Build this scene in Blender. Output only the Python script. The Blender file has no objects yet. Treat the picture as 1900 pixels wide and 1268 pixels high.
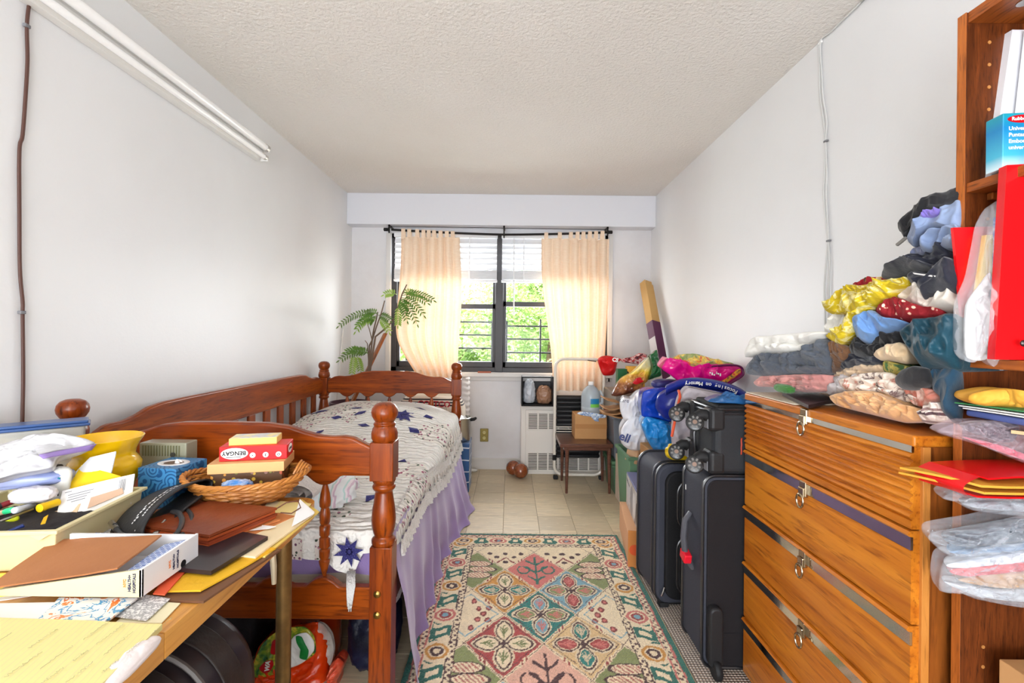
import bpy, math, random
import numpy as np
from mathutils import Vector, Matrix, noise
SC = bpy.context.scene
PI = math.pi
V = Vector
# ------------------------------------------------------------------ camera, world, lights, exposure
cam = bpy.data.cameras.new('camera'); co = bpy.data.objects.new('camera', cam); SC.collection.objects.link(co)
cam.sensor_width = 36.0; cam.lens = 870.0 / 1900.0 * 36.0
cam.shift_x = 4.0 / 1900.0; cam.shift_y = -15.0 / 1900.0; cam.clip_start = 0.02; cam.clip_end = 200
ROLL = math.radians(0.6)
co.matrix_world = Matrix.Translation((0, 0, 1.23)) @ Matrix.Rotation(PI / 2, 4, 'X') @ Matrix.Rotation(ROLL, 4, 'Z')
SC.camera = co
w = bpy.data.worlds.new('sky'); SC.world = w; w.use_nodes = True
bg = w.node_tree.nodes['Background']; bg.inputs[0].default_value = (0.86, 0.93, 1.0, 1); bg.inputs[1].default_value = 3.8
SC.view_settings.view_transform = 'Standard'; SC.view_settings.look = 'None'
SC.view_settings.gamma = 1.0; SC.view_settings.use_curve_mapping = False
SC.view_settings.exposure = 0.50
SC.cycles.use_denoising = True
SC.cycles.max_bounces = 10; SC.cycles.diffuse_bounces = 6; SC.cycles.transparent_max_bounces = 16
SC.cycles.sample_clamp_indirect = 8.0
def light(name, kind, loc, energy, col=(1, 1, 1), rot=None, **kw):
    l = bpy.data.lights.new(name, kind); l.energy = energy; l.color = col
    for k, v in kw.items(): setattr(l, k, v)
    o = bpy.data.objects.new(name, l); SC.collection.objects.link(o); o.location = loc
    if rot: o.rotation_euler = rot
    return o
light('sun', 'SUN', (0, -5, 12), 11.0, (1, .95, .86), (math.radians(42), 0, math.radians(-14)), angle=.01)
light('fill_point', 'POINT', (-.55, -1.4, 1.95), 30, (.92, .96, 1), shadow_soft_size=.32)  # added fill behind the camera to lift ceiling and walls, no fixture there
light('fill_panel', 'AREA', (-.35, -2.05, 1.2), 124, (.91, .955, 1), (math.radians(117), 0, math.radians(-6)), shape='RECTANGLE', size=2.0, size_y=2.0)  # added soft fill in front of the closed front wall, evens out the room light
light('window_daylight', 'AREA', (-.1, 4.75, 1.55), 92, (.93, .97, 1), (math.radians(-110), 0, 0), shape='RECTANGLE', size=1.9, size_y=1.2)

# ------------------------------------------------------------------ pixel helpers (point of the photograph -> point in the room at a known depth or plane)
def uv(px, py):
    u, v = px - 946.0, py - 619.0
    return u * math.cos(ROLL) + v * math.sin(ROLL), -u * math.sin(ROLL) + v * math.cos(ROLL)
def P(px, py, D):
    u, v = uv(px, py); return V((u * D / 870, D, 1.23 - v * D / 870))
def G(px, py, z):
    u, v = uv(px, py); return P(px, py, (1.23 - z) * 870 / v)
def WX(px, py, X):
    u, v = uv(px, py); return P(px, py, X * 870 / u)
# ------------------------------------------------------------------ materials
def lin(c):
    r = []
    for x in c[:3]:
        x = x / 255.0
        r.append(x / 12.92 if x <= .04045 else ((x + .055) / 1.055) ** 2.4)
    return (r[0], r[1], r[2], 1.0)
MATS = {}
class NT:
    def __init__(s, name):
        s.m = bpy.data.materials.new(name); s.m.use_nodes = True; s.t = s.m.node_tree
        s.b = s.t.nodes['Principled BSDF']; s.o = s.t.nodes['Material Output']; s._tc = None
    def n(s, typ, **kw):
        x = s.t.nodes.new(typ)
        for k, v in kw.items(): setattr(x, k, v)
        return x
    def l(s, a, b): s.t.links.new(a, b)
    def coords(s, scale=(1, 1, 1), rot=(0, 0, 0), kind='Object'):
        if s._tc is None: s._tc = s.n('ShaderNodeTexCoord')
        mp = s.n('ShaderNodeMapping'); mp.inputs['Scale'].default_value = scale; mp.inputs['Rotation'].default_value = rot
        s.l(s._tc.outputs[kind], mp.inputs['Vector']); return mp.outputs[0]
    def noise(s, vec, scale=5, detail=4, rough=.55, dist=0):
        x = s.n('ShaderNodeTexNoise'); x.inputs['Scale'].default_value = scale; x.inputs['Detail'].default_value = detail
        x.inputs['Roughness'].default_value = rough; x.inputs['Distortion'].default_value = dist; s.l(vec, x.inputs['Vector']); return x.outputs['Fac']
    def wave(s, vec, scale=10, dist=0, axis='X', prof='SIN', detail=2, dscale=1):
        x = s.n('ShaderNodeTexWave', bands_direction=axis, wave_profile=prof); x.inputs['Scale'].default_value = scale
        x.inputs['Distortion'].default_value = dist; x.inputs['Detail'].default_value = detail; x.inputs['Detail Scale'].default_value = dscale
        s.l(vec, x.inputs['Vector']); return x.outputs['Fac']
    def voro(s, vec, scale=20, feature='F1', rnd=1.0):
        x = s.n('ShaderNodeTexVoronoi', feature=feature); x.inputs['Scale'].default_value = scale
        if 'Randomness' in x.inputs: x.inputs['Randomness'].default_value = rnd
        s.l(vec, x.inputs['Vector']); return x
    def ramp(s, fac, stops, const=False):
        r = s.n('ShaderNodeValToRGB'); cr = r.color_ramp
        if const: cr.interpolation = 'CONSTANT'
        while len(cr.elements) < len(stops): cr.elements.new(.5)
        for e, (p, c) in zip(cr.elements, stops): e.position = p; e.color = lin(c)
        s.l(fac, r.inputs[0]); return r.outputs[0]
    def mix(s, fac, a, b):
        x = s.n('ShaderNodeMix', data_type='RGBA')
        if isinstance(fac, (int, float)): x.inputs[0].default_value = fac
        else: s.l(fac, x.inputs[0])
        for i, c in ((6, a), (7, b)):
            if isinstance(c, tuple): x.inputs[i].default_value = lin(c)
            else: s.l(c, x.inputs[i])
        return x.outputs[2]
    def step(s, fac, lo, hi):
        x = s.n('ShaderNodeMapRange'); x.inputs[1].default_value = lo; x.inputs[2].default_value = hi; s.l(fac, x.inputs[0]); return x.outputs[0]
    def bump(s, h, strength=.3, dist=.01):
        x = s.n('ShaderNodeBump'); x.inputs['Strength'].default_value = strength; x.inputs['Distance'].default_value = dist
        s.l(h, x.inputs['Height']); s.l(x.outputs[0], s.b.inputs['Normal'])
    def col(s, c):
        if isinstance(c, tuple): s.b.inputs['Base Color'].default_value = lin(c)
        else: s.l(c, s.b.inputs['Base Color'])
    def set(s, **kw):
        for k, v in kw.items(): s.b.inputs[k.replace('_', ' ')].default_value = v
def mat(name, col, rough=.55, metal=0, spec=.32, bump=None, col2=None, vs=6, coat=0, sheen=0, alpha=1, trans=0, stretch=(1, 1, 1)):
    if name in MATS: return MATS[name]
    n = NT(name); n.set(Roughness=rough, Metallic=metal); n.b.inputs['Specular IOR Level'].default_value = spec
    n.b.inputs['Coat Weight'].default_value = coat; n.b.inputs['Coat Roughness'].default_value = .12
    n.b.inputs['Sheen Weight'].default_value = sheen; n.b.inputs['Alpha'].default_value = alpha; n.b.inputs['Transmission Weight'].default_value = trans
    if col2 or bump: vec = n.coords(stretch)
    if col2: n.col(n.mix(n.step(n.noise(vec, vs, 5), .35, .65), col, col2))
    else: n.col(col)
    if bump: n.bump(n.noise(vec, bump[0], 5), bump[1], bump[2] if len(bump) > 2 else .01)
    MATS[name] = n.m; return n.m
def wood(name, c1, c2, axis='Y', c3=None, rough=.32, coat=.3, sc=1.0):
    if name in MATS: return MATS[name]
    n = NT(name); k = {'X': (1.2, 14, 14), 'Y': (14, 1.2, 14), 'Z': (14, 14, 1.2)}[axis]
    vec = n.coords(tuple(a * sc for a in k)); f = n.noise(vec, 1.4, 6, .6, 1.2); f2 = n.noise(n.coords(tuple(a * 7 * sc for a in k)), 1.5, 3)
    c = n.ramp(f, [(.3, c1), (.5, tuple((a + b) / 2 for a, b in zip(c1, c2))), (.68, c2)])
    n.col(n.mix(n.step(f2, .52, .75), c, c3 or tuple(x * .62 for x in c1)))
    n.set(Roughness=rough); n.b.inputs['Specular IOR Level'].default_value = .3; n.b.inputs['Coat Weight'].default_value = coat; n.b.inputs['Coat Roughness'].default_value = .15
    n.bump(f2, .05, .003); MATS[name] = n.m; return n.m
def stripes(name, stops, axis='X', scale=20, dist=0, rough=.8, sheen=.2, rot=(0, 0, 0), wr=None):
    if name in MATS: return MATS[name]
    n = NT(name); f = n.wave(n.coords(rot=rot), scale, dist, axis, 'SAW'); n.col(n.ramp(f, stops, True)); n.set(Roughness=rough)
    n.b.inputs['Sheen Weight'].default_value = sheen
    if wr: n.bump(n.noise(n.coords(), wr[0], 4), wr[1], .01)
    MATS[name] = n.m; return n.m
def spots(name, base, cols, scale=40, thr=.3, rough=.7, wr=None, warp=0, coat=0):
    if name in MATS: return MATS[name]
    n = NT(name); vec = n.coords(); v = n.voro(vec, scale)
    sep = n.n('ShaderNodeSeparateColor'); n.l(v.outputs['Color'], sep.inputs[0])
    c = n.ramp(sep.outputs[0], [(i / len(cols), k) for i, k in enumerate(cols)], True)
    d = v.outputs['Distance']
    if warp:
        ad = n.n('ShaderNodeMath', operation='MULTIPLY_ADD'); n.l(n.noise(vec, scale * 1.7, 3), ad.inputs[0]); ad.inputs[1].default_value = warp; n.l(d, ad.inputs[2]); d = ad.outputs[0]
    n.col(n.mix(n.step(d, thr, thr + .06), c, base)); n.set(Roughness=rough); n.b.inputs['Coat Weight'].default_value = coat
    if wr: n.bump(n.noise(vec, wr[0], 4), wr[1], .01)
    MATS[name] = n.m; return n.m
def blotch(name, stops, scale=6, rough=.4, dist=1.5, wr=(30, .4), coat=.2, const=False):
    if name in MATS: return MATS[name]
    n = NT(name); f = n.noise(n.coords(), scale, 4, .55, dist); n.col(n.ramp(f, stops, const)); n.set(Roughness=rough)
    n.b.inputs['Coat Weight'].default_value = coat
    if wr: n.bump(n.noise(n.coords(), wr[0], 4), wr[1], .01)
    MATS[name] = n.m; return n.m
def film(name, col=(240, 240, 245), clear=.55, rough=.18, wr=(25, .6)):
    """thin plastic film: part of the light passes straight through, the rest is glossy plastic"""
    if name in MATS: return MATS[name]
    n = NT(name); n.col(col); n.set(Roughness=rough); tr = n.n('ShaderNodeBsdfTransparent'); mx = n.n('ShaderNodeMixShader')
    f = n.noise(n.coords(), 18, 3); n.l(n.step(f, .2 + (1 - clear) * .3, .95), mx.inputs[0]) if False else None
    mx.inputs[0].default_value = clear; n.l(n.b.outputs[0], mx.inputs[1]); n.l(tr.outputs[0], mx.inputs[2]); n.l(mx.outputs[0], n.o.inputs[0])
    n.bump(n.noise(n.coords(), wr[0], 4), wr[1], .01); MATS[name] = n.m; return n.m
# ------------------------------------------------------------------ mesh builder
class MB:
    def __init__(s): s.v = []; s.f = []; s.mi = []; s.mats = []
    def add(s, vs, fs, m=None):
        if m is not None and m not in s.mats: s.mats.append(m)
        k = s.mats.index(m) if m is not None else 0
        o = len(s.v); s.v += [tuple(p) for p in vs]; s.f += [tuple(i + o for i in f) for f in fs]; s.mi += [k] * len(fs); return s
    def box(s, c, d, M=None, m=None, taper=1.0):
        x, y, z = d[0] / 2, d[1] / 2, d[2] / 2; vs = []
        for k in (-1, 1):
            t = taper if k < 0 else 1.0
            vs += [V((-x * t, -y * t, k * z)), V((x * t, -y * t, k * z)), V((x * t, y * t, k * z)), V((-x * t, y * t, k * z))]
        if M is not None: vs = [M @ p for p in vs]
        c = V(c); return s.add([p + c for p in vs], [(3, 2, 1, 0), (4, 5, 6, 7), (0, 1, 5, 4), (1, 2, 6, 5), (2, 3, 7, 6), (3, 0, 4, 7)], m)
    def bb(s, a, b, m=None):
        return s.box([(p + q) / 2 for p, q in zip(a, b)], [abs(q - p) for p, q in zip(a, b)], None, m)
    def tube(s, pts, r, seg=8, m=None, closed=False, caps=True):
        pts = [V(p) for p in pts]; n = len(pts); vs = []; up = V((0, 0, 1))
        rr = r if isinstance(r, (list, tuple)) else [r] * n; prev = None
        for i in range(n):
            a = pts[(i - 1) % n] if (i > 0 or closed) else pts[i]; b = pts[(i + 1) % n] if (i < n - 1 or closed) else pts[i]
            t = (b - a).normalized()
            if prev is None:
                q = up if abs(t.z) < .9 else V((1, 0, 0)); x = t.cross(q).normalized()
            else:
                x = prev - t * prev.dot(t)
                if x.length < 1e-6: x = t.orthogonal()
                x.normalize()
            prev = x; y = t.cross(x)
            for k in range(seg):
                g = 2 * PI * k / seg; vs.append(pts[i] + (x * math.cos(g) + y * math.sin(g)) * rr[i])
        fs = []
        for i in range(n if closed else n - 1):
            for k in range(seg):
                j = (i + 1) % n; fs.append((i * seg + k, i * seg + (k + 1) % seg, j * seg + (k + 1) % seg, j * seg + k))
        if caps and not closed: fs += [tuple(range(seg - 1, -1, -1)), tuple((n - 1) * seg + k for k in range(seg))]
        return s.add(vs, fs, m)
    def lathe(s, prof, c=(0, 0, 0), seg=24, M=None, m=None, sx=1, sy=1, open_=False):
        vs = []; c = V(c)
        for r, z in prof:
            for k in range(seg):
                g = 2 * PI * k / seg; p = V((r * math.cos(g) * sx, r * math.sin(g) * sy, z)); vs.append((M @ p if M is not None else p) + c)
        fs = []; n = len(prof)
        for i in range(n - 1):
            for k in range(seg): fs.append((i * seg + k, i * seg + (k + 1) % seg, (i + 1) * seg + (k + 1) % seg, (i + 1) * seg + k))
        if not open_: fs += [tuple(range(seg - 1, -1, -1)), tuple((n - 1) * seg + k for k in range(seg))]
        return s.add(vs, fs, m)
    def prism(s, poly, t0, t1, axes='XZY', m=None, off=(0, 0, 0)):
        """2-D polygon in the first two axes, extruded along the third from t0 to t1"""
        ix = ['XYZ'.index(a) for a in axes]; n = len(poly); vs = []
        for t in (t0, t1):
            for a, b in poly:
                p = [0, 0, 0]; p[ix[0]] = a; p[ix[1]] = b; p[ix[2]] = t; vs.append(V(p) + V(off))
        fs = [tuple(range(n - 1, -1, -1)), tuple(range(n, 2 * n))] + [(i, (i + 1) % n, n + (i + 1) % n, n + i) for i in range(n)]
        return s.add(vs, fs, m)
    def grid(s, fn, nu, nv, m=None, wu=False):
        vs = [fn(i / (nu if wu else nu - 1), j / (nv - 1)) for j in range(nv) for i in range(nu)]; fs = []
        for j in range(nv - 1):
            for i in range(nu if wu else nu - 1):
                i2 = (i + 1) % nu; fs.append((j * nu + i, j * nu + i2, (j + 1) * nu + i2, (j + 1) * nu + i))
        return s.add(vs, fs, m)
    def slab(s, q, t, n=8, curl=.002, seed=0, m=None):
        """sheet on four corner points (p00,p10,p11,p01), thickness t downwards, slightly wavy"""
        q = [V(p) for p in q]; nrm = (q[1] - q[0]).cross(q[3] - q[0]).normalized()
        if nrm.z < 0 and abs(nrm.z) > .05: nrm = -nrm
        def top(u, v):
            p = q[0] * (1 - u) * (1 - v) + q[1] * u * (1 - v) + q[2] * u * v + q[3] * (1 - u) * v
            return p + nrm * (abs(noise.noise(p * 7 + V((seed * 3.1, 0, 0)))) * curl)
        vs = []
        for k in (0, 1):
            for j in range(n):
                for i in range(n): vs.append(top(i / (n - 1), j / (n - 1)) - nrm * (t * k))
        fs = []; N = n * n
        for j in range(n - 1):
            for i in range(n - 1):
                a = j * n + i; fs.append((a, a + 1, a + n + 1, a + n)); fs.append((N + a + n, N + a + n + 1, N + a + 1, N + a))
        rim = [i for i in range(n)] + [j * n + n - 1 for j in range(1, n)] + [(n - 1) * n + i for i in range(n - 2, -1, -1)] + [j * n for j in range(n - 2, 0, -1)]
        for a, b in zip(rim, rim[1:] + rim[:1]): fs.append((a, N + a, N + b, b))
        return s.add(vs, fs, m)
    def build(s, name, m=None, parent=None, smooth=35, bevel=0, seg=2, world=False, sub=0):
        me = bpy.data.meshes.new(name); vs = s.v
        if world and parent is not None:
            l = parent_loc(parent); vs = [(a - l.x, b - l.y, c - l.z) for a, b, c in vs]
        me.from_pydata(vs, [], s.f)
        if s.mats:
            for k in s.mats: me.materials.append(k)
            me.polygons.foreach_set('material_index', s.mi)
        elif m: me.materials.append(m)
        if smooth:
            me.polygons.foreach_set('use_smooth', [True] * len(me.polygons))
            if smooth < 180: me.set_sharp_from_angle(angle=math.radians(smooth))
        me.update(); o = bpy.data.objects.new(name, me); SC.collection.objects.link(o)
        if parent is not None: o.parent = parent
        if bevel:
            b = o.modifiers.new('b', 'BEVEL'); b.width = bevel; b.segments = seg; b.limit_method = 'ANGLE'; b.harden_normals = False
        if sub:
            b = o.modifiers.new('s', 'SUBSURF'); b.levels = sub; b.render_levels = sub
        return o
def parent_loc(p):
    l = V((0, 0, 0))
    while p is not None: l += p.location; p = p.parent
    return l
def tag(o, label, cat, group=None, kind=None):
    if label: o['label'] = label
    if cat: o['category'] = cat
    if group: o['group'] = group
    if kind: o['kind'] = kind
    return o
def thing(name, label, cat, loc=(0, 0, 0), rz=0, group=None, rot=None):
    o = bpy.data.objects.new(name, None); SC.collection.objects.link(o); o.empty_display_size = .05
    o.location = loc; o.rotation_euler = rot or (0, 0, rz); return tag(o, label, cat, group)
def struct(o): o['kind'] = 'structure'; return o
def stuff(o): o['kind'] = 'stuff'; return o
def frame(o, x, y):
    x = V(x).normalized(); y = V(y); y = (y - x * x.dot(y)).normalized(); z = x.cross(y)
    M = Matrix((x, y, z)).transposed().to_4x4(); M.translation = V(o); return M
def text(parent, body, size, M, m, name='lettering', align='CENTER', bold=0, world=False, wide=1):
    cu = bpy.data.curves.new(name, 'FONT'); cu.body = body; cu.size = size; cu.align_x = align; cu.align_y = 'CENTER'
    cu.extrude = .0002; cu.offset = bold; cu.resolution_u = 3; cu.materials.append(m)
    o = bpy.data.objects.new(name, cu); SC.collection.objects.link(o)
    M = M.copy()
    if world and parent is not None: M.translation = M.translation - parent_loc(parent)
    if wide != 1: M = M @ Matrix.Diagonal((wide, 1, 1, 1))
    if parent is not None: o.parent = parent
    o.matrix_local = M; return o
def N(p, s, seed=0): return noise.noise(V((p[0] * s + seed * 7.3, p[1] * s - seed * 3.7, p[2] * s + seed * 1.9)))
def sm(t): t = max(0., min(1., t)); return t * t * (3 - 2 * t)
def lump(name, m, c, h, seed=0, amp=.15, freq=4, nu=56, nv=36, pw=2.6, ridge=True, flat=.0, parent=None, rz=0, lean=(0, 0), topx=1.0, world=True):
    """soft crumpled body: superellipsoid of half sizes h about c with ridged folds; flat: share of the bottom pressed flat"""
    mb = MB(); c = V(c); e = 2.0 / pw; R = Matrix.Rotation(rz, 3, 'Z')
    def sg(x, p): return math.copysign(abs(x) ** p, x)
    def fn(u, v):
        a = u * 2 * PI; b = (v - .5) * PI
        d = V((sg(math.cos(b), e) * sg(math.cos(a), e), sg(math.cos(b), e) * sg(math.sin(a), e), sg(math.sin(b), e)))
        q = d * freq / 2
        k = (1 - 2 * abs(N(q, 1, seed))) * .6 + N(q, 2.3, seed + 5) * .5 if ridge else N(q, 1, seed) + .4 * N(q, 2.5, seed + 3)
        r = 1 + amp * k
        p = V((d.x * h[0] * r, d.y * h[1] * r, d.z * h[2] * r)); t = (d.z + 1) / 2
        s = 1 + (topx - 1) * t; p.x *= s; p.y *= s; p.x += lean[0] * t; p.y += lean[1] * t
        if flat: p.z = max(p.z, -h[2] * (1 - flat))
        return R @ p + c
    mb.grid(fn, nu, nv, wu=True)
    return mb.build(name, m, parent, 180, world=world and parent is not None)
def folded(name, m, loc, L, W, H, n=3, seed=0, amp=.012, rz=-PI / 2, tilt=0, nx=22, sag=.0, parent=None, roll=0, gap=.93):
    """a garment folded into n layers: local x = length, y = 0 at the front fold .. W, z up"""
    t = H / n; cl = []; K = 12
    for i in range(n):
        z = (i + .5) * t; ys = [W * (1 - k / K) for k in range(K + 1)]
        if i % 2: ys = ys[::-1]
        for y in ys: cl.append((y, z))
        if i < n - 1:
            fr = (i % 2 == 0); y0 = 0 if fr else W
            for k in range(1, 5):
                g = PI * k / 5; cl.append((y0 + (-1 if fr else 1) * math.sin(g) * t / 2, z + t / 2 - math.cos(g) * t / 2))
    A, B = [], []
    for i in range(len(cl)):
        a = cl[max(0, i - 1)]; b = cl[min(len(cl) - 1, i + 1)]; dy, dz = b[0] - a[0], b[1] - a[1]; l = math.hypot(dy, dz) or 1
        ny, nz = -dz / l * t / 2 * gap, dy / l * t / 2 * gap
        A.append((cl[i][0] + ny, cl[i][1] + nz)); B.append((cl[i][0] - ny, cl[i][1] - nz))
    poly = A + B[::-1]; mb = MB(); vs = []; np_ = len(poly)
    for i in range(nx + 1):
        u = i / nx; x = (u - .5) * L; e = 1 - max(0, abs(u - .5) * 2 - .86) / .14
        e = .80 + .20 * math.sqrt(max(0, 1 - (1 - e) ** 2))
        for y, z in poly:
            zz = H / 2 + (z - H / 2) * e if z > t * .6 else z
            k = min(1, z / (H * .3) + .15)
            p = V((x, y, zz)); d = V((N(p, 14, seed), N(p, 14, seed + 9), N(p, 11, seed + 17)))
            d2 = V((0, N(p, 40, seed + 2), N(p, 40, seed + 4))) * .3
            p = p + (d + d2) * amp; p.z = p.z * (1 + .18 * N((x, y, 0), 7, seed + 3)) - sag * abs(u - .5) * k * H
            p.z = max(p.z, 0.0005); vs.append(p)
    fs = []
    for i in range(nx):
        for k in range(np_):
            a = i * np_ + k; b = i * np_ + (k + 1) % np_; fs.append((a, b, b + np_, a + np_))
    fs += [tuple(range(np_ - 1, -1, -1)), tuple(nx * np_ + k for k in range(np_))]
    mb.add(vs, fs); o = mb.build(name, m, parent, 70); o.location = loc; o.rotation_euler = (roll, tilt, rz); return o

def pad(name, m, pts, n=(-.2, -1, .15), bulge=.03, back=(0, .08, 0), seed=0, amp=.012, freq=14, K=26, sub=12, parent=None, stretch=(1, 1, 1), layers=None, edge=2.4, sharp=1.0):
    """soft closed body over a spatial outline: front swells along n, the back is pushed along back; creased by ridged noise"""
    pts = [V(p) for p in pts]; n = V(n).normalized(); back = V(back); L = len(pts); b = []
    for i in range(L):
        p0, p1, p2, p3 = pts[i - 1], pts[i], pts[(i + 1) % L], pts[(i + 2) % L]
        for j in range(sub):
            t = j / sub; q = .5 * ((2 * p1) + (p2 - p0) * t + (2 * p0 - 5 * p1 + 4 * p2 - p3) * t ** 2 + (3 * p1 - p0 - 3 * p2 + p3) * t ** 3)
            b.append(q.lerp(p1.lerp(p2, t), .35))
    c = sum(b, V((0, 0, 0))) / len(b); M_ = len(b); vs = []; fs = []
    if layers: d_ = V(layers[0]); lo = min(p.dot(d_) for p in b); hi = max(p.dot(d_) for p in b)
    def crease(p):
        q = V((p.x * stretch[0], p.y * stretch[1], p.z * stretch[2]))
        w0 = N(q, freq * .6, seed + 11) * .05; q = q + V((w0, -w0, w0)); k1 = 1 - 3.2 * abs(N(q, freq, seed)) ** .8; k2 = 1 - 3.0 * abs(N(q, freq * 2.1, seed + 4)) ** .8; k3 = 1 - 2.6 * abs(N(q, freq * 4.4, seed + 8)); return 1.5 * (k1 * .75 + k2 * .5 * sharp + k3 * .22 * sharp)
    def pt(i, r, fr):
        p = c + (b[i] - c) * r; h = max(0, 1 - r ** edge) ** .5; w = max(0, 1 - r ** 5)
        if fr:
            k = 1.0
            if layers: v = (p.dot(d_) - lo) / (hi - lo); k = .45 + .55 * abs(math.sin(PI * layers[1] * v + .6 * N(p, 6, seed))) ** .6
            return p + n * (bulge * h * k + amp * w * crease(p))
        return p + back * min(1, h * 1.6) + V((0, 0, 0))
    for fr in (True, False):
        o = len(vs); vs.append(pt(0, 0, fr))
        for k in range(1, K + 1):
            r = (k / K) ** .85
            for i in range(M_): vs.append(pt(i, r, fr))
        for i in range(M_):
            j = (i + 1) % M_; fs.append((o, o + 1 + i, o + 1 + j) if fr else (o, o + 1 + j, o + 1 + i))
            for k in range(K - 1):
                a0 = o + 1 + k * M_; f_ = (a0 + i, a0 + M_ + i, a0 + M_ + j, a0 + j); fs.append(f_ if fr else f_[::-1])
    o2 = 1 + K * M_; e1 = 1 + (K - 1) * M_
    for i in range(M_):
        j = (i + 1) % M_; fs.append((e1 + j, e1 + i, o2 + e1 + i, o2 + e1 + j))
    mb = MB(); mb.add(vs, fs); return mb.build(name, m, parent, 180, world=parent is not None)

def smooth_pts(pts, k_=6):
    out = []; n_ = len(pts)
    for i in range(n_ - 1):
        p0, p1, p2, p3 = pts[max(0, i - 1)], pts[i], pts[i + 1], pts[min(n_ - 1, i + 2)]
        for j in range(k_):
            t_ = j / k_; out.append(.5 * ((2 * p1) + (p2 - p0) * t_ + (2 * p0 - 5 * p1 + 4 * p2 - p3) * t_ ** 2 + (3 * p1 - p0 - 3 * p2 + p3) * t_ ** 3))
    return out + [pts[-1]]
# ================================================================== ROOM SHELL
XL, XR, YB, YF, ZC = -1.44, 1.27, 4.25, -2.2, 2.45
n = NT('wall paint'); vc = n.coords(); n.col(n.mix(n.step(n.noise(vc, 1.3, 4), .3, .75), (230, 231, 232), (224, 224, 225))); n.set(Roughness=.42)
n.bump(n.noise(vc, 70, 3), .10, .004); WALL = n.m
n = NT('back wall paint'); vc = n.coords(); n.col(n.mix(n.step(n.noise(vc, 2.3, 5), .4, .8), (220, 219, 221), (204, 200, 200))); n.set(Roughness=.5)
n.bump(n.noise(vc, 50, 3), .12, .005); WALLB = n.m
n = NT('popcorn ceiling'); vc = n.coords(); n.col(n.mix(n.step(n.noise(vc, 1.0, 3), .3, .7), (233, 229, 224), (227, 222, 215))); n.set(Roughness=.9)
n.bump(n.noise(vc, 62, 4, .6), .75, .012); CEIL = n.m
TRIM = mat('trim paint', (212, 209, 206), .4, bump=(40, .1, .004)); BEAM = mat('beam paint', (221, 222, 228), .45, bump=(40, .06, .004))
def tilemat(name, base, rot):
    n = NT(name); vec = n.coords((5, 60, 5), rot); f = n.noise(vec, 1.2, 5, .65, .6); f2 = n.noise(n.coords((9, 130, 9), rot), .8, 2)
    oi = n.n('ShaderNodeObjectInfo'); c = n.mix(oi.outputs['Random'], tuple(x * .90 for x in base), tuple(min(255, x * 1.03) for x in base))
    c = n.mix(n.step(f, .45, .75), c, tuple(x * .84 for x in base)); c = n.mix(n.step(f2, .64, .70), c, (240, 226, 196))
    n.col(c); n.set(Roughness=.38); n.bump(f, .04, .003); return n.m
TB = (215, 197, 164)
MB().bb((XL - .1, YF - .1, -.1), (XR + .1, YB + .1, -.003)).build('floor', mat('floor slab', (120, 104, 82), .8), smooth=0)
FLOOR = struct(bpy.data.objects['floor'])
TM = []
for k in (0, 1):
    mb = MB(); h = .2286 / 2 - .0007; hh = h - .0012
    mb.add([(-h, -h, -.003), (h, -h, -.003), (h, h, -.003), (-h, h, -.003), (-hh, -hh, 0), (hh, -hh, 0), (hh, hh, 0), (-hh, hh, 0)],
           [(4, 5, 6, 7), (0, 1, 5, 4), (1, 2, 6, 5), (2, 3, 7, 6), (3, 0, 4, 7)])
    me = bpy.data.meshes.new('tile'); me.from_pydata(mb.v, [], mb.f); me.materials.append(tilemat('vinyl tile %d' % k, TB, (0, 0, k * PI / 2))); TM.append(me)
for j in range(14):
    for i in range(-6, 7):
        x = -.03 + (i + .5) * .2286; y = 3.963 + .2286 * 1.5 - .2286 * (j + .5)
        if x < XL - .05 or x > XR + .05 or y > 4.3: continue
        o = bpy.data.objects.new('tile', TM[(i + j) % 2]); SC.collection.objects.link(o); o.parent = FLOOR; o.location = (x, y, 0)
struct(MB().bb((XL - .1, YF - .1, ZC), (XR + .1, YB + .1, ZC + .1)).build('ceiling', CEIL, smooth=0))
struct(MB().bb((XL - .1, YF, 0), (XL, YB, ZC)).build('wall_left', WALL, smooth=0))
struct(MB().bb((XR, YF, 0), (XR + .1, YB, ZC)).build('wall_right', WALL, smooth=0))
struct(MB().bb((XL, YF - .1, 0), (XR, YF, ZC)).build('wall_front', WALL, smooth=0))
WX0, WX1, WZ0, WZ1 = -1.08, .885, .875, 2.13
wb = MB(); T = YB + .22
for a, b in (((XL, YB, 0), (WX0, T, ZC)), ((WX1, YB, 0), (XR, T, ZC)), ((WX0, YB, 0), (WX1, T, WZ0)), ((WX0, YB, WZ1), (WX1, T, ZC))): wb.bb(a, b)
struct(wb.build('wall_back', WALLB, smooth=0))
o = struct(MB().bb((XL, 4.11, 2.176), (XR, YB, ZC)).build('trim_1', BEAM, smooth=0, bevel=.004)); o['label'] = 'boxed beam across the top of the window wall'
sl = MB().bb((-1.12, 4.195, .838), (.93, 4.31, .872)); sl.bb((-1.10, 4.232, .80), (.91, 4.25, .838)); struct(sl.build('trim_2', TRIM, smooth=0, bevel=.004))
bbm = MB().bb((XL, 4.233, 0), (.12, YB, .085)); bbm.bb((XL, 4.225, .085), (.12, YB, .1)); struct(bbm.build('baseboard_back', TRIM, smooth=0, bevel=.002))
struct(MB().bb((XL, YF, 0), (XL + .012, 4.22, .09)).build('baseboard_left', TRIM, smooth=0)); struct(MB().bb((XR - .012, 1.75, 0), (XR, 4.22, .09)).build('baseboard_right', TRIM, smooth=0))
rv = MB()
for x0, x1 in ((-1.125, -1.083), (.888, .925)): rv.bb((x0, 4.232, .80), (x1, YB, 2.13))
struct(rv.build('trim_3', TRIM, smooth=0, bevel=.003))
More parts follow.
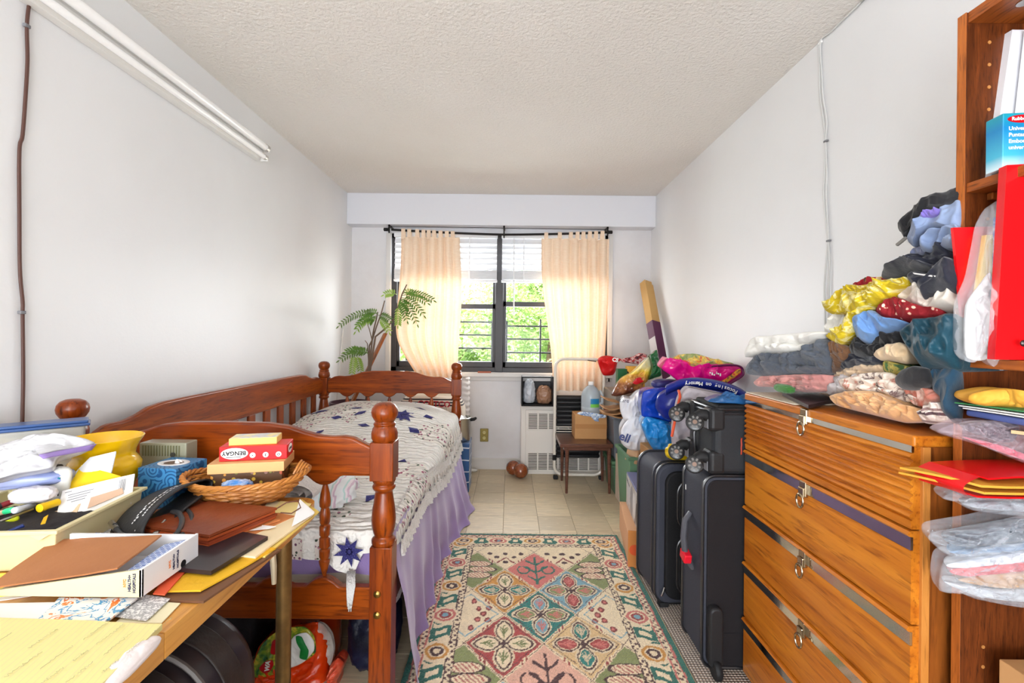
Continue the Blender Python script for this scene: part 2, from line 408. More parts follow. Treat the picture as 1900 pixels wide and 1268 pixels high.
# ------------------------------------------------------------------ window
BRZ = mat('dark bronze aluminium', (46, 43, 45), .4, spec=.4)
n = NT('window glass'); gl = n.n('ShaderNodeBsdfGlossy'); gl.inputs['Roughness'].default_value = .02; tr = n.n('ShaderNodeBsdfTransparent'); mx = n.n('ShaderNodeMixShader')
fr = n.n('ShaderNodeFresnel'); fr.inputs[0].default_value = 1.18; n.l(fr.outputs[0], mx.inputs[0]); n.l(tr.outputs[0], mx.inputs[1]); n.l(gl.outputs[0], mx.inputs[2]); n.l(mx.outputs[0], n.o.inputs[0]); GLASS = n.m
W1 = bpy.data.objects.new('window_1', None); SC.collection.objects.link(W1); struct(W1); W1.location = (-.1, 4.25, WZ0)
fm = MB(); Y0, Y1 = 4.262, 4.36
fm.bb((WX0, Y0, WZ0), (WX0 + .05, Y1, WZ1)); fm.bb((WX1 - .05, Y0, WZ0), (WX1, Y1, WZ1)); fm.bb((WX0, Y0, WZ0), (WX1, Y1, WZ0 + .045)); fm.bb((WX0, Y0, WZ1 - .045), (WX1, Y1, WZ1))
fm.build('window_frame', BRZ, W1, 0, .004, world=True)
MB().bb((-.135, Y0 - .01, WZ0), (-.062, Y1, WZ1)).build('mullion', BRZ, W1, 0, .004, world=True)
for x0, x1, zr in ((WX0 + .05, -.135, 1.475), (-.062, WX1 - .05, 1.50)):
    for z0, z1, ya, nm in ((WZ0 + .045, zr + .02, 4.275, 'lower_sash'), (zr - .02, WZ1 - .045, 4.315, 'upper_sash')):
        lo = nm == 'lower_sash'; s_ = MB(); w_ = .026
        s_.bb((x0, ya, z0), (x0 + w_, ya + .03, z1)); s_.bb((x1 - w_, ya, z0), (x1, ya + .03, z1))
        s_.bb((x0, ya, z0), (x1, ya + .03, z0 + (.05 if lo else .035))); s_.bb((x0, ya, z1 - .045), (x1, ya + .03, z1))
        if lo: s_.bb(((x0 + x1) / 2 - .06, ya - .012, z1 - .005), ((x0 + x1) / 2 + .06, ya + .02, z1 + .008))
        so = s_.build(nm, BRZ, W1, 0, .003, world=True)
        MB().bb((x0 + w_, ya + .013, z0 + .035), (x1 - w_, ya + .017, z1 - .045)).build('pane', GLASS, so, 0, world=True)
# guards outside
GI = mat('black painted iron', (30, 34, 36), .5)
for (x0, x1, zs, vx, lab) in ((-1.02, -.14, (1.335, 1.212, 1.086, .955), (-.98, -.58, -.17), 'black iron safety bars outside the left window half'), (-.06, .84, (1.30, 1.177, 1.048, .93), (-.03, .29, .80), 'black iron safety bars outside the right window half')):
    g = thing('window_guard', lab, 'window guard', ((x0 + x1) / 2, 4.46, .86))
    for z in zs: MB().bb((x0, 4.452, z - .008), (x1, 4.468, z + .008)).build('bar', GI, g, 0, .003, world=True)
    for x in vx: MB().bb((x - .008, 4.446, .86), (x + .008, 4.474, 1.37 if x == vx[1] else 1.35)).build('post', GI, g, 0, .003, world=True)
    mbk = MB()
    for x in (vx[0], vx[2]): mbk.bb((x - .01, 4.36, .90), (x + .01, 4.452, .925))
    mbk.build('bracket', GI, g, 0, world=True)
# blinds
BL = mat('white blind slat', (236, 238, 242), .45)
for x0, x1, lab in ((-1.045, -.118, 'white slatted blind half raised on the left half of the window'), (-.082, .845, 'white slatted blind half raised on the right half of the window')):
    b = thing('window_blind', lab, 'blind', ((x0 + x1) / 2, 4.215, 2.1))
    MB().bb((x0, 4.19, 2.085), (x1, 4.245, 2.125)).build('headrail', BL, b, 0, .003, world=True)
    for k in range(6):
        z = 2.058 - k * .0475; s_ = MB(); R = Matrix.Rotation(math.radians(63), 3, 'X'); s_.box(((x0 + x1) / 2, 4.215, z), (x1 - x0 - .01, .055, .003), R); s_.build('slat', BL, b, 0, world=True)
    s_ = MB()
    for k in range(14): s_.box(((x0 + x1) / 2, 4.215 + (k % 3 - 1) * .001, 1.79 - k * .0058), (x1 - x0 - .01, .048, .0036))
    stuff(s_.build('stacked_slats', BL, b, 0, world=True))
    MB().bb((x0, 4.192, 1.688), (x1, 4.24, 1.708)).build('bottom_rail', BL, b, 0, .003, world=True)
    c_ = MB()
    for x in (x0 + .2, x1 - .25): c_.bb((x - .006, 4.188, 1.70), (x + .006, 4.189, 2.09))
    c_.build('ladder_tape', BL, b, 0, world=True)
    if x0 > -.5: MB().tube([(x0 + .11, 4.18, 2.08), (x0 + .115, 4.175, 1.40)], .006).build('wand', BL, b, world=True)
# outside: trees beyond the window
n = NT('leaf green'); oi = n.noise(n.coords(), 1.1, 3); n.col(n.ramp(oi, [(.3, (104, 132, 92)), (.5, (160, 182, 120)), (.68, (214, 226, 160))])); n.set(Roughness=.5)
trl = n.n('ShaderNodeBsdfTranslucent'); trl.inputs[0].default_value = lin((150, 185, 80)); mx = n.n('ShaderNodeMixShader'); mx.inputs[0].default_value = .4
n.l(n.b.outputs[0], mx.inputs[1]); n.l(trl.outputs[0], mx.inputs[2]); n.l(mx.outputs[0], n.o.inputs[0]); LEAF = n.m
BARK = mat('bark', (92, 76, 58), .9, bump=(30, .5))
def tree(c, r, h, seed, lab, nleaf=5200, ls=.13):
    rnd = random.Random(seed); c = V(c); t = thing('tree', lab, 'tree', (c.x, c.y, -6))
    trk = MB(); trk.tube([(c.x, c.y, -6), (c.x + .1, c.y, -3), (c.x - .05, c.y + .05, c.z - r * .3), (c.x, c.y, c.z + h * .4)], [.16, .12, .08, .02])
    for k in range(5):
        a = rnd.uniform(0, 6.28); z = c.z - r * .6 + k * r * .14; trk.tube([(c.x, c.y, z), (c.x + math.cos(a) * r * .6, c.y + math.sin(a) * r * .5, z + r * .45)], [.03, .012], 5)
    trk.build('trunk', BARK, t, world=True)
    cl = [(V((rnd.gauss(0, .45) * r, rnd.gauss(0, .4) * r, rnd.uniform(-.8, .8) * h)), rnd.uniform(.22, .42) * r) for _ in range(26)]
    vs = []; fs = []
    for k in range(nleaf):
        b, rr = cl[k % len(cl)]; d = V((rnd.gauss(0, 1), rnd.gauss(0, 1), rnd.gauss(0, 1))).normalized() * rr * rnd.uniform(.55, 1.05)
        p = c + b + d; x = V((rnd.gauss(0, 1), rnd.gauss(0, 1), rnd.gauss(0, .6))).normalized(); y = x.orthogonal().normalized(); y = Matrix.Rotation(rnd.uniform(0, 6.28), 3, x) @ y
        s_ = ls * rnd.uniform(.6, 1.2); o = len(vs); vs += [p - x * s_, p + y * s_ * .45, p + x * s_, p - y * s_ * .45]; fs.append((o, o + 1, o + 2, o + 3))
    m_ = MB(); m_.add(vs, fs); m_.build('crown', LEAF, t, 0, world=True)
tree((-1.3, 9.2, .95), 1.5, 1.35, 1, 'leafy green tree behind the left window pane', 17000, .05)
tree((.75, 8.6, .75), 1.4, 1.3, 2, 'bright green tree filling the right window pane', 17000, .045)
tree((-.3, 12.5, .8), 2.0, 2.2, 3, 'taller tree farther off behind the window mullion', 15000, .065)
tree((2.6, 13.0, 1.6), 2.1, 2.0, 4, 'distant tree at the far right of the window', 5000, .15)
tree((-4.0, 13.5, 1.2), 2.1, 2.2, 5, 'distant tree behind the left curtain', 4500, .15)
tree((.3, 7.0, -.75), 1.5, .7, 6, 'low yellow green bush tops below the window', 9000, .05)
struct(MB().bb((-60, 5.2, -6.2), (60, 90, -6.0)).build('ground', mat('lawn', (110, 130, 70), .9), smooth=0))
# curtain rod and curtains
IRON = mat('black iron rod', (36, 32, 30), .45, .4); STEEL = mat('brushed steel', (190, 188, 184), .28, 1.0); CHROME = mat('chrome', (214, 212, 206), .12, 1.0, bump=(3, .15, .01))
r = thing('curtain_rod', 'dark sagging curtain rod on brackets below the beam', 'curtain rod', (-.1, 4.13, 2.1))
def rodz(x): return 2.098 + .034 * min(1, abs((x + .06) / 1.0)) ** 1.5
MB().tube([(x / 20, 4.12, rodz(x / 20)) for x in range(-21, 18)], .010).build('rod', IRON, r, world=True)
for x in (-1.07, -.06, .85):
    k = MB(); k.bb((x - .006, 4.115, rodz(x) - .03), (x + .006, 4.125, 2.178)); k.tube([(x, 4.12, rodz(x) - .022), (x, 4.10, rodz(x) - .02), (x, 4.095, rodz(x) + .012)], .005); k.bb((x - .008, 4.115, 2.16), (x + .008, 4.25, 2.172)); k.build('bracket', IRON, r, world=True)
MB().tube([(-1.06, 4.14, 2.166), (.86, 4.14, 2.155)], .0025).build('wire', IRON, r, world=True)
for x in (-1.1, .875): MB().lathe([(.004, -.02), (.015, -.015), (.015, .015), (.004, .02)], (x, 4.12, rodz(x)), 12, Matrix.Rotation(PI / 2, 3, 'Y')).build('finial', IRON, r, world=True)
def curtainmat(nm, rel):
    n = NT(nm); vec = n.coords(); wv = n.wave(n.coords((1, 1, 1)), 42, .6, 'Z', detail=2, dscale=3); c = n.mix(n.step(wv, .78, .95), (248, 228, 206), (228, 190, 152)); c = n.mix(n.step(n.noise(n.coords((30, 30, 400)), 1, 2), .4, .7), c, (242, 214, 184))
    n.col(c); n.set(Roughness=.9); tl = n.n('ShaderNodeBsdfTranslucent'); n.l(c, tl.inputs[0]); mx = n.n('ShaderNodeMixShader'); mx.inputs[0].default_value = .13
    n.l(n.b.outputs[0], mx.inputs[1]); n.l(tl.outputs[0], mx.inputs[2]); n.l(mx.outputs[0], n.o.inputs[0]); n.bump(wv, .3, .002); return n.m
CUR = curtainmat('peach woven cotton', 1)
def curtain(lab, x0, x1, z0, lfun, rfun, tabs, seed, nf):
    c = thing('curtain', lab, 'curtain', ((x0 + x1) / 2, 4.11, z0))
    zt = 2.065
    def fn(u, v):
        z = zt + (z0 - zt) * v; a, b = lfun(z), rfun(z); x = a + (b - a) * u; am = .022 + .022 * v
        ph = u * nf * 2 * PI + .8 * N((u * 3, v * .7, 0), 1, seed)
        y = 4.105 + am * math.sin(ph) * (.7 + .5 * N((u * 5, 0, 0), 1, seed + 1)) + .014 * N((u * 9, v * 2, 0), 1, seed + 2) - .01 * v
        return V((x + .006 * math.cos(ph), y, z - .004 * math.sin(ph * .5)))
    MB().grid(fn, 150, 44).build('panel', CUR, c, 180, world=True)
    for t in tabs:
        tm = MB(); xm = t + .016; zr = rodz(xm)
        tm.grid(lambda u, v: V((t + .034 * u, 4.12 - .0135 * math.cos((v - .5) * PI * 1.0) if .3 < v < .7 else 4.12 + (-.0135 if v <= .3 else .0135), zr + .0135 if .3 < v < .7 else (zt - .015 + (zr + .012 - zt + .015) * ((v / .3) if v <= .3 else (1 - v) / .3)))), 3, 12)
        tm.build('tab', CUR, c, 60, world=True)
xs = [(600 + a / 3.016 - 946) * 4.12 / 870 for a in (432, 465, 510, 545, 574, 604, 640, 675, 708)]
curtain('peach tab-top curtain on the left, its lower edge swept aside', -.985, -.455, .72, lambda z: -.985 + .02 * math.sin(z * 4) + .2 * sm((1.35 - z) / .6) ** 1.6, lambda z: -.445 + .012 * math.sin(z * 5), xs, 1, 7)
xs = [(600 + a / 3.016 - 946) * 4.12 / 870 for a in (1230, 1306, 1368, 1405, 1438, 1474, 1508, 1544)]
curtain('peach tab-top curtain on the right, hanging behind the white metal frame', .26, .87, .735, lambda z: .262 + .11 * sm((1.9 - z) / 1.1), lambda z: .868 - .035 * sm((1.7 - z) / .9), xs, 5, 7.5)
# ================================================================== BED
PINE = wood('stained pine', (116, 46, 6), (168, 82, 14), 'Y', (82, 30, 4), .3, .18, .8)
PINEX = wood('stained pine across', (114, 44, 6), (166, 78, 12), 'X', (80, 28, 4), .3, .18, .8)
PINEZ = wood('stained pine upright', (108, 40, 6), (158, 72, 12), 'Z', (76, 26, 4), .3, .2, .8)
BRASS = mat('aged brass', (176, 140, 74), .3, 1.0)
BX0, BX1, BY0, BY1 = -1.375, -.388, 1.465, 3.45; BXC = (BX0 + BX1) / 2
bed = thing('daybed', 'orange-brown stained pine daybed with ball-topped turned posts', 'bed', (BXC, (BY0 + BY1) / 2, 0))
def post(x, y):
    mb = MB(); h = .034
    mb.box((x, y, .285), (2 * h, 2 * h, .57)); mb.box((x, y, .832), (2 * h + .004, 2 * h + .004, .118))
    mb.lathe([(.03, .568), (.036, .572), (.037, .586), (.031, .592), (.027, .597), (.031, .605), (.036, .625), (.0375, .648), (.0345, .68), (.029, .715), (.026, .735), (.029, .738), (.035, .744), (.036, .752), (.030, .758), (.033, .762), (.036, .768), (.036, .776), (.03, .78)], (x, y, 0), 20)
    mb.lathe([(.03, .885), (.036, .893), (.040, .90), (.0405, .915), (.036, .932), (.031, .938), (.035, .943), (.033, .948), (.028, .951), (.033, .957), (.039, .968), (.041, .980), (.0385, .993), (.031, 1.004), (.018, 1.010), (.004, 1.0115)], (x, y, 0), 24)
    return mb.build('post', PINEZ, bed, 40, .006, 2, world=True)
posts = [post(x, y) for x in (BX0 + .012, BX1) for y in (BY0, BY1)]
SPX = [BXC + (k - 2) * .155 for k in range(5)]
def ptop(d):
    xs = [0, .13, .20, .25, .295, .33, .37, .40, .425, .46]; zs = [.946, .944, .935, .918, .907, .904, .906, .901, .888, .872]
    return float(np.interp(d, xs, zs))
def lobe(x): 
    m = min(abs(x - s) for s in SPX); return max(0, 1 - (m / .052) ** 2)
for y, nm in ((BY0, 'footboard'), (BY1, 'headboard')):
    X = np.linspace(BX0 + .03, BX1 - .03, 90)
    poly = [(x, ptop(abs(x - BXC))) for x in X] + [(x, .783 - .03 * lobe(x)) for x in X[::-1]]
    MB().prism(poly, y - .016, y + .016, 'XZY').build(nm, PINEX, bed, 40, .007, 3, world=True)
    poly = [(x, .438 + .028 * lobe(x)) for x in X] + [(BX1 - .03, .338), (BX0 + .03, .338)]
    MB().prism(poly, y - .015, y + .015, 'XZY').build('lower_rail', PINEX, bed, 40, .004, 2, world=True)
    for x in SPX:
        MB().lathe([(.003, .46), (.008, .478), (.016, .507), (.017, .515), (.012, .52), (.016, .527), (.0165, .548), (.011, .553), (.0165, .558), (.0165, .585), (.0115, .59), (.0165, .596), (.0165, .622), (.012, .628), (.0155, .634), (.0165, .66), (.012, .68), (.0165, .685), (.0175, .70), (.014, .725), (.006, .757)], (x, y, 0), 14).build('spindle', PINEZ, bed, 40, world=True)
YC = (BY0 + BY1) / 2
def btop(y): return ptop(abs(y - YC) * .92 / (BY1 - BY0) * .99) if abs(y - YC) > .0 else .946
Yl = np.linspace(BY0 + .03, BY1 - .03, 90)
poly = [(y, ptop(max(0, abs(y - YC) - .48)) + .002) for y in Yl] + [(y, .782) for y in Yl[::-1]]
MB().prism(poly, BX0 - .008, BX0 + .018, 'YZX').build('back_panel', PINE, bed, 40, .007, 3, world=True)
MB().bb((BX0 - .008, BY0 + .03, .40), (BX0 + .018, BY1 - .03, .48)).build('back_lower_rail', PINE, bed, 0, .004, world=True)
for k in range(11):
    y = 1.70 + k * .158; MB().bb((BX0 - .002, y - .03, .478), (BX0 + .014, y + .03, .784)).build('slat', PINEZ, bed, 0, .003, world=True)
MB().bb((BX1 - .013, BY0 + .03, .33), (BX1 + .013, BY1 - .03, .47)).build('side_rail', PINE, bed, 0, .004, world=True)
for z in (.43, .366):
    MB().lathe([(.011, 0), (.011, .004), (.007, .008), (.002, .0085)], (BX1 - .008, BY0 - .034, z), 14, Matrix.Rotation(PI / 2, 3, 'X')).build('bolt', BRASS, bed, 40, world=True)
# mattress and bedding
mt = MB().bb((BX0 + .03, BY0 + .080, .36), (BX1 - .03, BY1 - .03, .585)).build('mattress', mat('mattress ticking', (222, 214, 200), .8, bump=(40, .2)), smooth=0, bevel=.05, seg=4)
tag(mt, 'white mattress lying in the daybed under the quilt', 'mattress')
def ztop(x, y):
    m = sm((y - 2.50) / .55) * max(0, 1 - abs((x + .90) / .56) ** 3.2) * .135
    r = .008 * N((x, y * 2.2, 0), 5, 3) + .005 * math.sin((y + .05 * N((x, y, 0), 4, 1)) * 105) * (.4 + .6 * sm((x + 1.0) / .5)) * (1 - .7 * sm((y - 2.9) / .4))
    return .598 + m + r + .014 * N((x, y, 0), 2.2, 8)
XE, RR = -.425, .06
def hem(y): return .565 - .135 * sm((y - 1.55) / 1.3) + .012 * N((0, y, 0), 6, 2)
def quilt(a, y, off=0):
    """a = distance across the bed from the wall side, over the edge and down; y along the bed"""
    x = -1.33 + a
    if x < XE: return V((x, y, ztop(x, y) + off))
    zt = ztop(XE, y); g = (x - XE) / RR
    if g < PI / 2: return V((XE + math.sin(g) * (RR + off), y, zt - RR + math.cos(g) * (RR + off)))
    d = (g - PI / 2) * RR; wv = .010 * math.sin(y * 60 + 2 * N((0, y, 0), 4, 6)) * min(1, d / .05)
    return V((XE + RR + wv + off + .01 * min(1, d / .1), y, zt - RR - d))
n = NT('quilt cotton'); vec = n.coords(); big = n.noise(vec, 2.2, 2)
v1 = n.voro(vec, 46); patch = n.voro(n.coords((3.2, 3.2, 3.2)), 1.0, 'F1'); ps = n.n('ShaderNodeSeparateColor'); n.l(patch.outputs['Color'], ps.inputs[0])
fl = n.mix(n.step(v1.outputs['Distance'], .30, .36), n.ramp(n.noise(vec, 30, 1), [(0, (170, 96, 120)), (.47, (190, 130, 150)), (.52, (96, 110, 90))], True), (244, 238, 228))
c = n.mix(n.step(ps.outputs[0], .56, .58), (247, 243, 236), fl); n.col(c); n.set(Roughness=.85); n.b.inputs['Sheen Weight'].default_value = .2
wv = n.wave(vec, 16, 6, 'Y', detail=3, dscale=1.2); n.bump(wv, .9, .012); QUILT = n.m
NAVY = spots('navy speckled cotton', (44, 42, 104), [(120, 120, 190), (80, 80, 150)], 220, .22, .85); LACE = mat('white lace', (240, 238, 235), .9, bump=(160, .9, .01)); 
q = thing('quilt', 'cream patchwork quilt with navy stars and lace edge spread over the daybed', 'quilt', (BXC, YC, .6))
QY0, QY1 = 1.545, 3.40
def atot(y): return (XE + 1.33) + RR * PI / 2 + max(.01, ztop(XE, y) - RR - hem(y))
mb = MB(); mb.grid(lambda u, v: quilt(u * atot(QY0 + (QY1 - QY0) * v), QY0 + (QY1 - QY0) * v), 110, 190)
def foot(u, v):
    x = -1.33 + u * (XE + 1.33 + .03); z0 = ztop(min(x, XE), QY0) - (.01 if x > XE else 0)
    hz = float(np.interp(x, [-1.33, -1.0, -.80, -.69, -.61, -.58, -.55, -.52, -.49, -.468, -.455, -.39], [.50, .47, .52, .50, .488, .482, .458, .447, .460, .515, .56, .575])); dep = max(.03, z0 - .04 - hz)
    a = v * (dep + .04); g = a / .04
    if g < PI / 2: return V((x, QY0 - math.sin(g) * .03, z0 - .04 + math.cos(g) * .04))
    return V((x, QY0 - .03 + .004 * math.sin(x * 70) + .006 * N((x, a, 0), 12, 4), z0 - .04 - (a - .04 * PI / 2) * (dep / (dep + .04 - .04 * PI / 2))))
mb.grid(foot, 120, 26); mb.build('cover', QUILT, q, 180, world=True)
lm = MB()
def lace(u, v):
    y = QY0 + .02 + (QY1 - QY0 - .03) * u; a = atot(y) - .012; p = quilt(a, y, .006); k = v * (.050 + .010 * abs(math.sin(u * 210)))
    return V((p.x + .004 + .010 * v * math.sin(u * 620), p.y, p.z - k))
lm.grid(lace, 900, 5)
def lace2(u, v):
    y = QY0 + .02 + (QY1 - QY0 - .03) * u; a = atot(y) - .085; p = quilt(a, y, .010); k = v * .05
    return V((p.x + .006 * math.sin(u * 430) * v, p.y, p.z - k))
lm.grid(lace2, 700, 4); lm.build('lace_trim', LACE, q, 180, world=True)
def star(cx, cy, r, n8=8, fun=None, rot=0, name='star_patch', inner=.48):
    m_ = MB(); pts = []
    for k in range(2 * n8):
        rr = r if k % 2 == 0 else r * inner; g = rot + PI * k / n8; pts.append((cx + rr * math.cos(g), cy + rr * math.sin(g)))
    rings = [[fun(cx, cy)]]; vs = [fun(cx, cy)]; S = 4
    for s in range(1, S + 1): vs += [fun(cx + (a - cx) * s / S, cy + (b - cy) * s / S) for a, b in pts]
    n_ = len(pts); fs = [(0, 1 + k, 1 + (k + 1) % n_) for k in range(n_)]
    for s in range(S - 1):
        for k in range(n_): a = 1 + s * n_ + k; b = 1 + s * n_ + (k + 1) % n_; fs.append((a, b, b + n_, a + n_))
    m_.add(vs, fs); return m_.build(name, NAVY, q, 180, world=True)
qf = lambda a, y: quilt(a + 1.33, y, .004)
def diamond(x, y, L, W, rot):
    m_ = MB(); vs = []
    for i in range(7):
        for j in range(7):
            s_, t_ = i / 6 - .5, j / 6 - .5; dx = (s_ + t_) * L; dy = (s_ - t_) * W; c_, sn = math.cos(rot), math.sin(rot); vs.append(qf(x + dx * c_ - dy * sn, y + dx * sn + dy * c_))
    m_.add(vs, [(i * 7 + j, i * 7 + j + 1, (i + 1) * 7 + j + 1, (i + 1) * 7 + j) for i in range(6) for j in range(6)]); m_.build('diamond_patch', NAVY, q, 180, world=True)
star(-.66, 2.92, .085, fun=qf)
for x, y, L, W, r_ in ((-1.22, 3.02, .10, .05, .5), (-1.10, 2.72, .05, .035, .9), (-1.00, 3.06, .085, .045, -.3), (-1.06, 2.88, .06, .04, 0), (-.93, 2.93, .07, .04, .7), (-.86, 2.78, .07, .035, -.2), (-.50, 2.98, .085, .04, .5), (-.56, 2.76, .08, .05, -.6), (-.66, 2.60, .05, .05, .2), (-.62, 2.42, .07, .045, .2),
                        (-.52, 2.28, .055, .05, -.3), (-.55, 2.12, .10, .045, -.1), (-.70, 1.95, .07, .05, .4), (-.52, 1.80, .07, .05, 1.2), (-.74, 1.72, .07, .05, -.4), (-.60, 3.16, .07, .03, 0), (-.86, 2.35, .08, .05, .2), (-1.15, 2.45, .08, .05, .8), (-.98, 2.10, .08, .05, -.5), (-.95, 1.75, .08, .05, .1), (-1.2, 1.95, .08, .05, .6)):
    diamond(x, y, L * .6, W * .6, r_)
def footf(x, z): return V((x, QY0 - .041 + .004 * math.sin(x * 70), z))
star(-.508, .524, .050, fun=lambda x, z: footf(x, z) + V((0, -.004, 0)), rot=.2)
n = NT('floral patch'); v1 = n.voro(n.coords(), 75); c = n.mix(n.step(v1.outputs['Distance'], .32, .40), n.ramp(n.noise(n.coords(), 40, 1), [(0, (120, 70, 100)), (.45, (190, 130, 150)), (.55, (70, 84, 66))], True), (236, 226, 216)); n.col(c); n.set(Roughness=.85); FLOR = n.m
for x0, x1 in ((-.80, -.66), (-.62, -.575)):
    m_ = MB(); m_.grid(lambda u, v: footf(x0 + (x1 - x0) * u, (.56 - .065 * v)) + V((0, .002, 0)), 12, 8); m_.build('floral_patch', FLOR, q, 180, world=True)
tm = MB()
for k in range(7):
    x = -.512 + .004 * k; tm.tube([(x, 1.503, .462), (x + .008, 1.475, .458), (x + .018, 1.446, .446), (x + .020 - .001 * k, 1.443, .415), (x + .022 - .002 * k, 1.442, .385 - .008 * (k % 3))], .0022, 5)
tm.build('loose_threads', LACE, q, 180, world=True)
n = NT('purple fleece'); vec = n.coords(); n.col(n.mix(n.step(n.noise(vec, 3, 3), .3, .7), (142, 118, 172), (158, 134, 186))); n.set(Roughness=.95); n.b.inputs['Sheen Weight'].default_value = .4; n.bump(n.noise(vec, 220, 2), .25, .003); PURP = n.m
pb = thing('blanket', 'lavender purple blanket hanging from the side of the bed to the floor', 'blanket', (-.36, 2.4, 0))
PY0, PY1 = 1.505, 3.50
def purp(u, v):
    y = PY0 + (PY1 - PY0) * u; top = .575 - .13 * sm((y - 1.6) / 1.4); z = top * (1 - v) + .006 * v; b = v ** 1.2
    fl = .095 * math.exp(-((y - 3.12) / .34) ** 2) + .085 * math.exp(-((y - 1.53) / .13) ** 2) + .012
    ph = y * 30 + 2.2 * N((0, y, v * .5), 2.5, 4); am = (.001 + .022 * b) * (.5 + .8 * abs(N((0, y, 0), 3, 9)))
    x = -.374 + fl * b + am * math.sin(ph) + .010 * b * N((0, y * 2, v * 2), 3, 5) + .012 * min(1, v * 3); yy = y + .012 * b * math.cos(ph) + (.05 * b * sm((y - 3.0) / .4))
    if v > .93: x += .012 * (v - .93) / .07
    return V((x, yy, max(.004, z)))
mb = MB(); mb.grid(purp, 420, 40); mb.build('drape', PURP, pb, 180, world=True)
mb = MB(); mb.grid(lambda u, v: V((-1.30 + u * .86, 1.534 + .004 * math.sin(u * 30), .53 - .098 * v + .008 * math.sin(u * 9))), 60, 8); mb.build('foot_end', PURP, pb, 180, world=True)
# pajama cloth at the foot of the bed
pj = stripes('pastel striped cotton', [(0, (232, 236, 238)), (.55, (190, 220, 216)), (.68, (236, 226, 232)), (.84, (214, 190, 208))], 'X', 9, 1.5, wr=(12, .4))
o = lump('pajama_shirt', pj, (-.73, 1.70, .655), (.17, .11, .06), 4, .14, 5, 60, 30, flat=.2); tag(o, 'pastel striped cotton shirt bunched on the quilt behind the footboard', 'shirt')
o = MB().grid(lambda u, v: V((-.69 + .075 * math.cos(v * 2 * PI * 2.6) * (.25 + .75 * v) , 1.575 + .14 * u - .07, .70 + .04 * math.sin(v * 2 * PI * 2.6) * (.25 + .75 * v))), 12, 90).build('rolled_towel', mat('white terry', (238, 234, 230), .9, bump=(120, .6, .006)), smooth=180)
tag(o, 'white rolled towel on the bed beside the wicker basket', 'towel')
# ---- under the bed
wal = blotch('printed orange green bag', [(0, (40, 120, 40)), (.36, (120, 150, 40)), (.47, (235, 80, 20)), (.8, (240, 100, 30))], 5, .25, 1.2, (14, .5), .5)
b = thing('produce_bag', 'orange and green printed plastic bag under the footboard', 'bag', (-.70, 1.74, 0))
C4 = lambda x, y, D=1.66: P(460 + x / 10.556, 1150 + y / 10.556, D)
ORG = mat('orange film', (240, 78, 14), .22, bump=(22, .5), coat=.4, col2=(226, 56, 10), vs=14)
pad('bag_body', ORG, [C4(30, 1300), C4(60, 1050), C4(250, 480), C4(640, 180), C4(1000, 100), C4(1420, 60), C4(1560, 400), C4(1590, 900), C4(1560, 1300), C4(1500, 1800), C4(700, 1900), C4(100, 1800)], bulge=.05, back=(0, .2, 0), seed=11, amp=.014, freq=13, parent=b)
def inset(nm, m, pts, off, parent, seed=0, amp=.004, bulge=.006): return pad(nm, m, [C4(x, y, 1.60 + off) for x, y in pts], bulge=bulge, back=(0, .006, 0), seed=seed, amp=amp, parent=parent)
inset('green_field', blotch('green yellow print', [(.38, (24, 92, 40)), (.5, (120, 150, 40)), (.6, (214, 196, 60)), (.7, (60, 130, 50))], 26, .25, .6, None, .4), [(60, 1100), (260, 500), (640, 200), (1100, 140), (1300, 330), (1330, 640), (1150, 800), (700, 1000), (350, 1130)], 0, b, 3)
inset('white_panel', mat('white print', (244, 244, 242), .4), [(700, 700), (900, 330), (1150, 260), (1290, 420), (1290, 620), (1100, 830), (900, 930), (720, 960)], -.010, b, 4, .002)
inset('leaf_print', mat('green print', (20, 130, 56), .4), [(940, 330), (1040, 340), (1120, 480), (1190, 620), (1150, 790), (1020, 760), (1040, 600), (960, 450)], -.018, b, 5, .002)
inset('red_label', mat('red print', (196, 14, 26), .35), [(220, 960), (330, 830), (470, 800), (500, 900), (420, 1030), (300, 1050)], -.012, b, 6, .001, .004); REDP = MATS['red print']; inset('red_label', REDP, [(440, 650), (480, 430), (560, 400), (610, 560), (590, 670), (500, 690)], -.012, b, 7, .001, .004)
WHITEP = MATS['white print']; BLACKP = mat('black print', (24, 24, 26), .5)
text(b, 'WA', .020, frame(C4(385, 915, 1.575), (.12, 0, 1), (-1, 0, .12)), WHITEP, world=True, bold=.0012)
o = pad('mesh_bag', blotch('orange net bag', [(0, (180, 40, 24)), (.5, (222, 80, 50)), (1, (240, 160, 120))], 24, .3, 1, (40, .5), .3), [C4(1600, 1250, 1.62), C4(1620, 900, 1.62), C4(1760, 750, 1.62), C4(1880, 850, 1.62), C4(1850, 1010, 1.62), C4(1760, 1180, 1.62), C4(1740, 1400, 1.62)], bulge=.03, back=(0, .06, 0), seed=13, amp=.01, freq=22); tag(o, 'small orange red plastic bundle beside the bed post', 'bag')
o = pad('clear_wrap', film('clear wrap film', (220, 214, 206), .6), [C4(1380, 60, 1.60), C4(1500, 120, 1.60), C4(1640, 330, 1.60), C4(1690, 640, 1.60), C4(1620, 900, 1.60), C4(1600, 600, 1.60), C4(1520, 250, 1.60)], bulge=.015, back=(0, .02, 0), seed=14, amp=.01); tag(o, 'crinkled clear plastic wrap at the side of the orange bag', 'plastic wrap')
o = lump('floral_cloth', FLOR, (-.54, 1.68, .315), (.16, .14, .05), 15, .1, 4); tag(o, 'pale floral cloth bundle hanging below the foot rail', 'cloth')
o = lump('navy_garment', mat('navy nylon', (24, 30, 62), .4, bump=(20, .5), col2=(14, 16, 30)), (-.49, 1.76, .13), (.085, .12, .13), 17, .16, 5); tag(o, 'dark navy garment stuffed under the bed behind the post', 'garment')
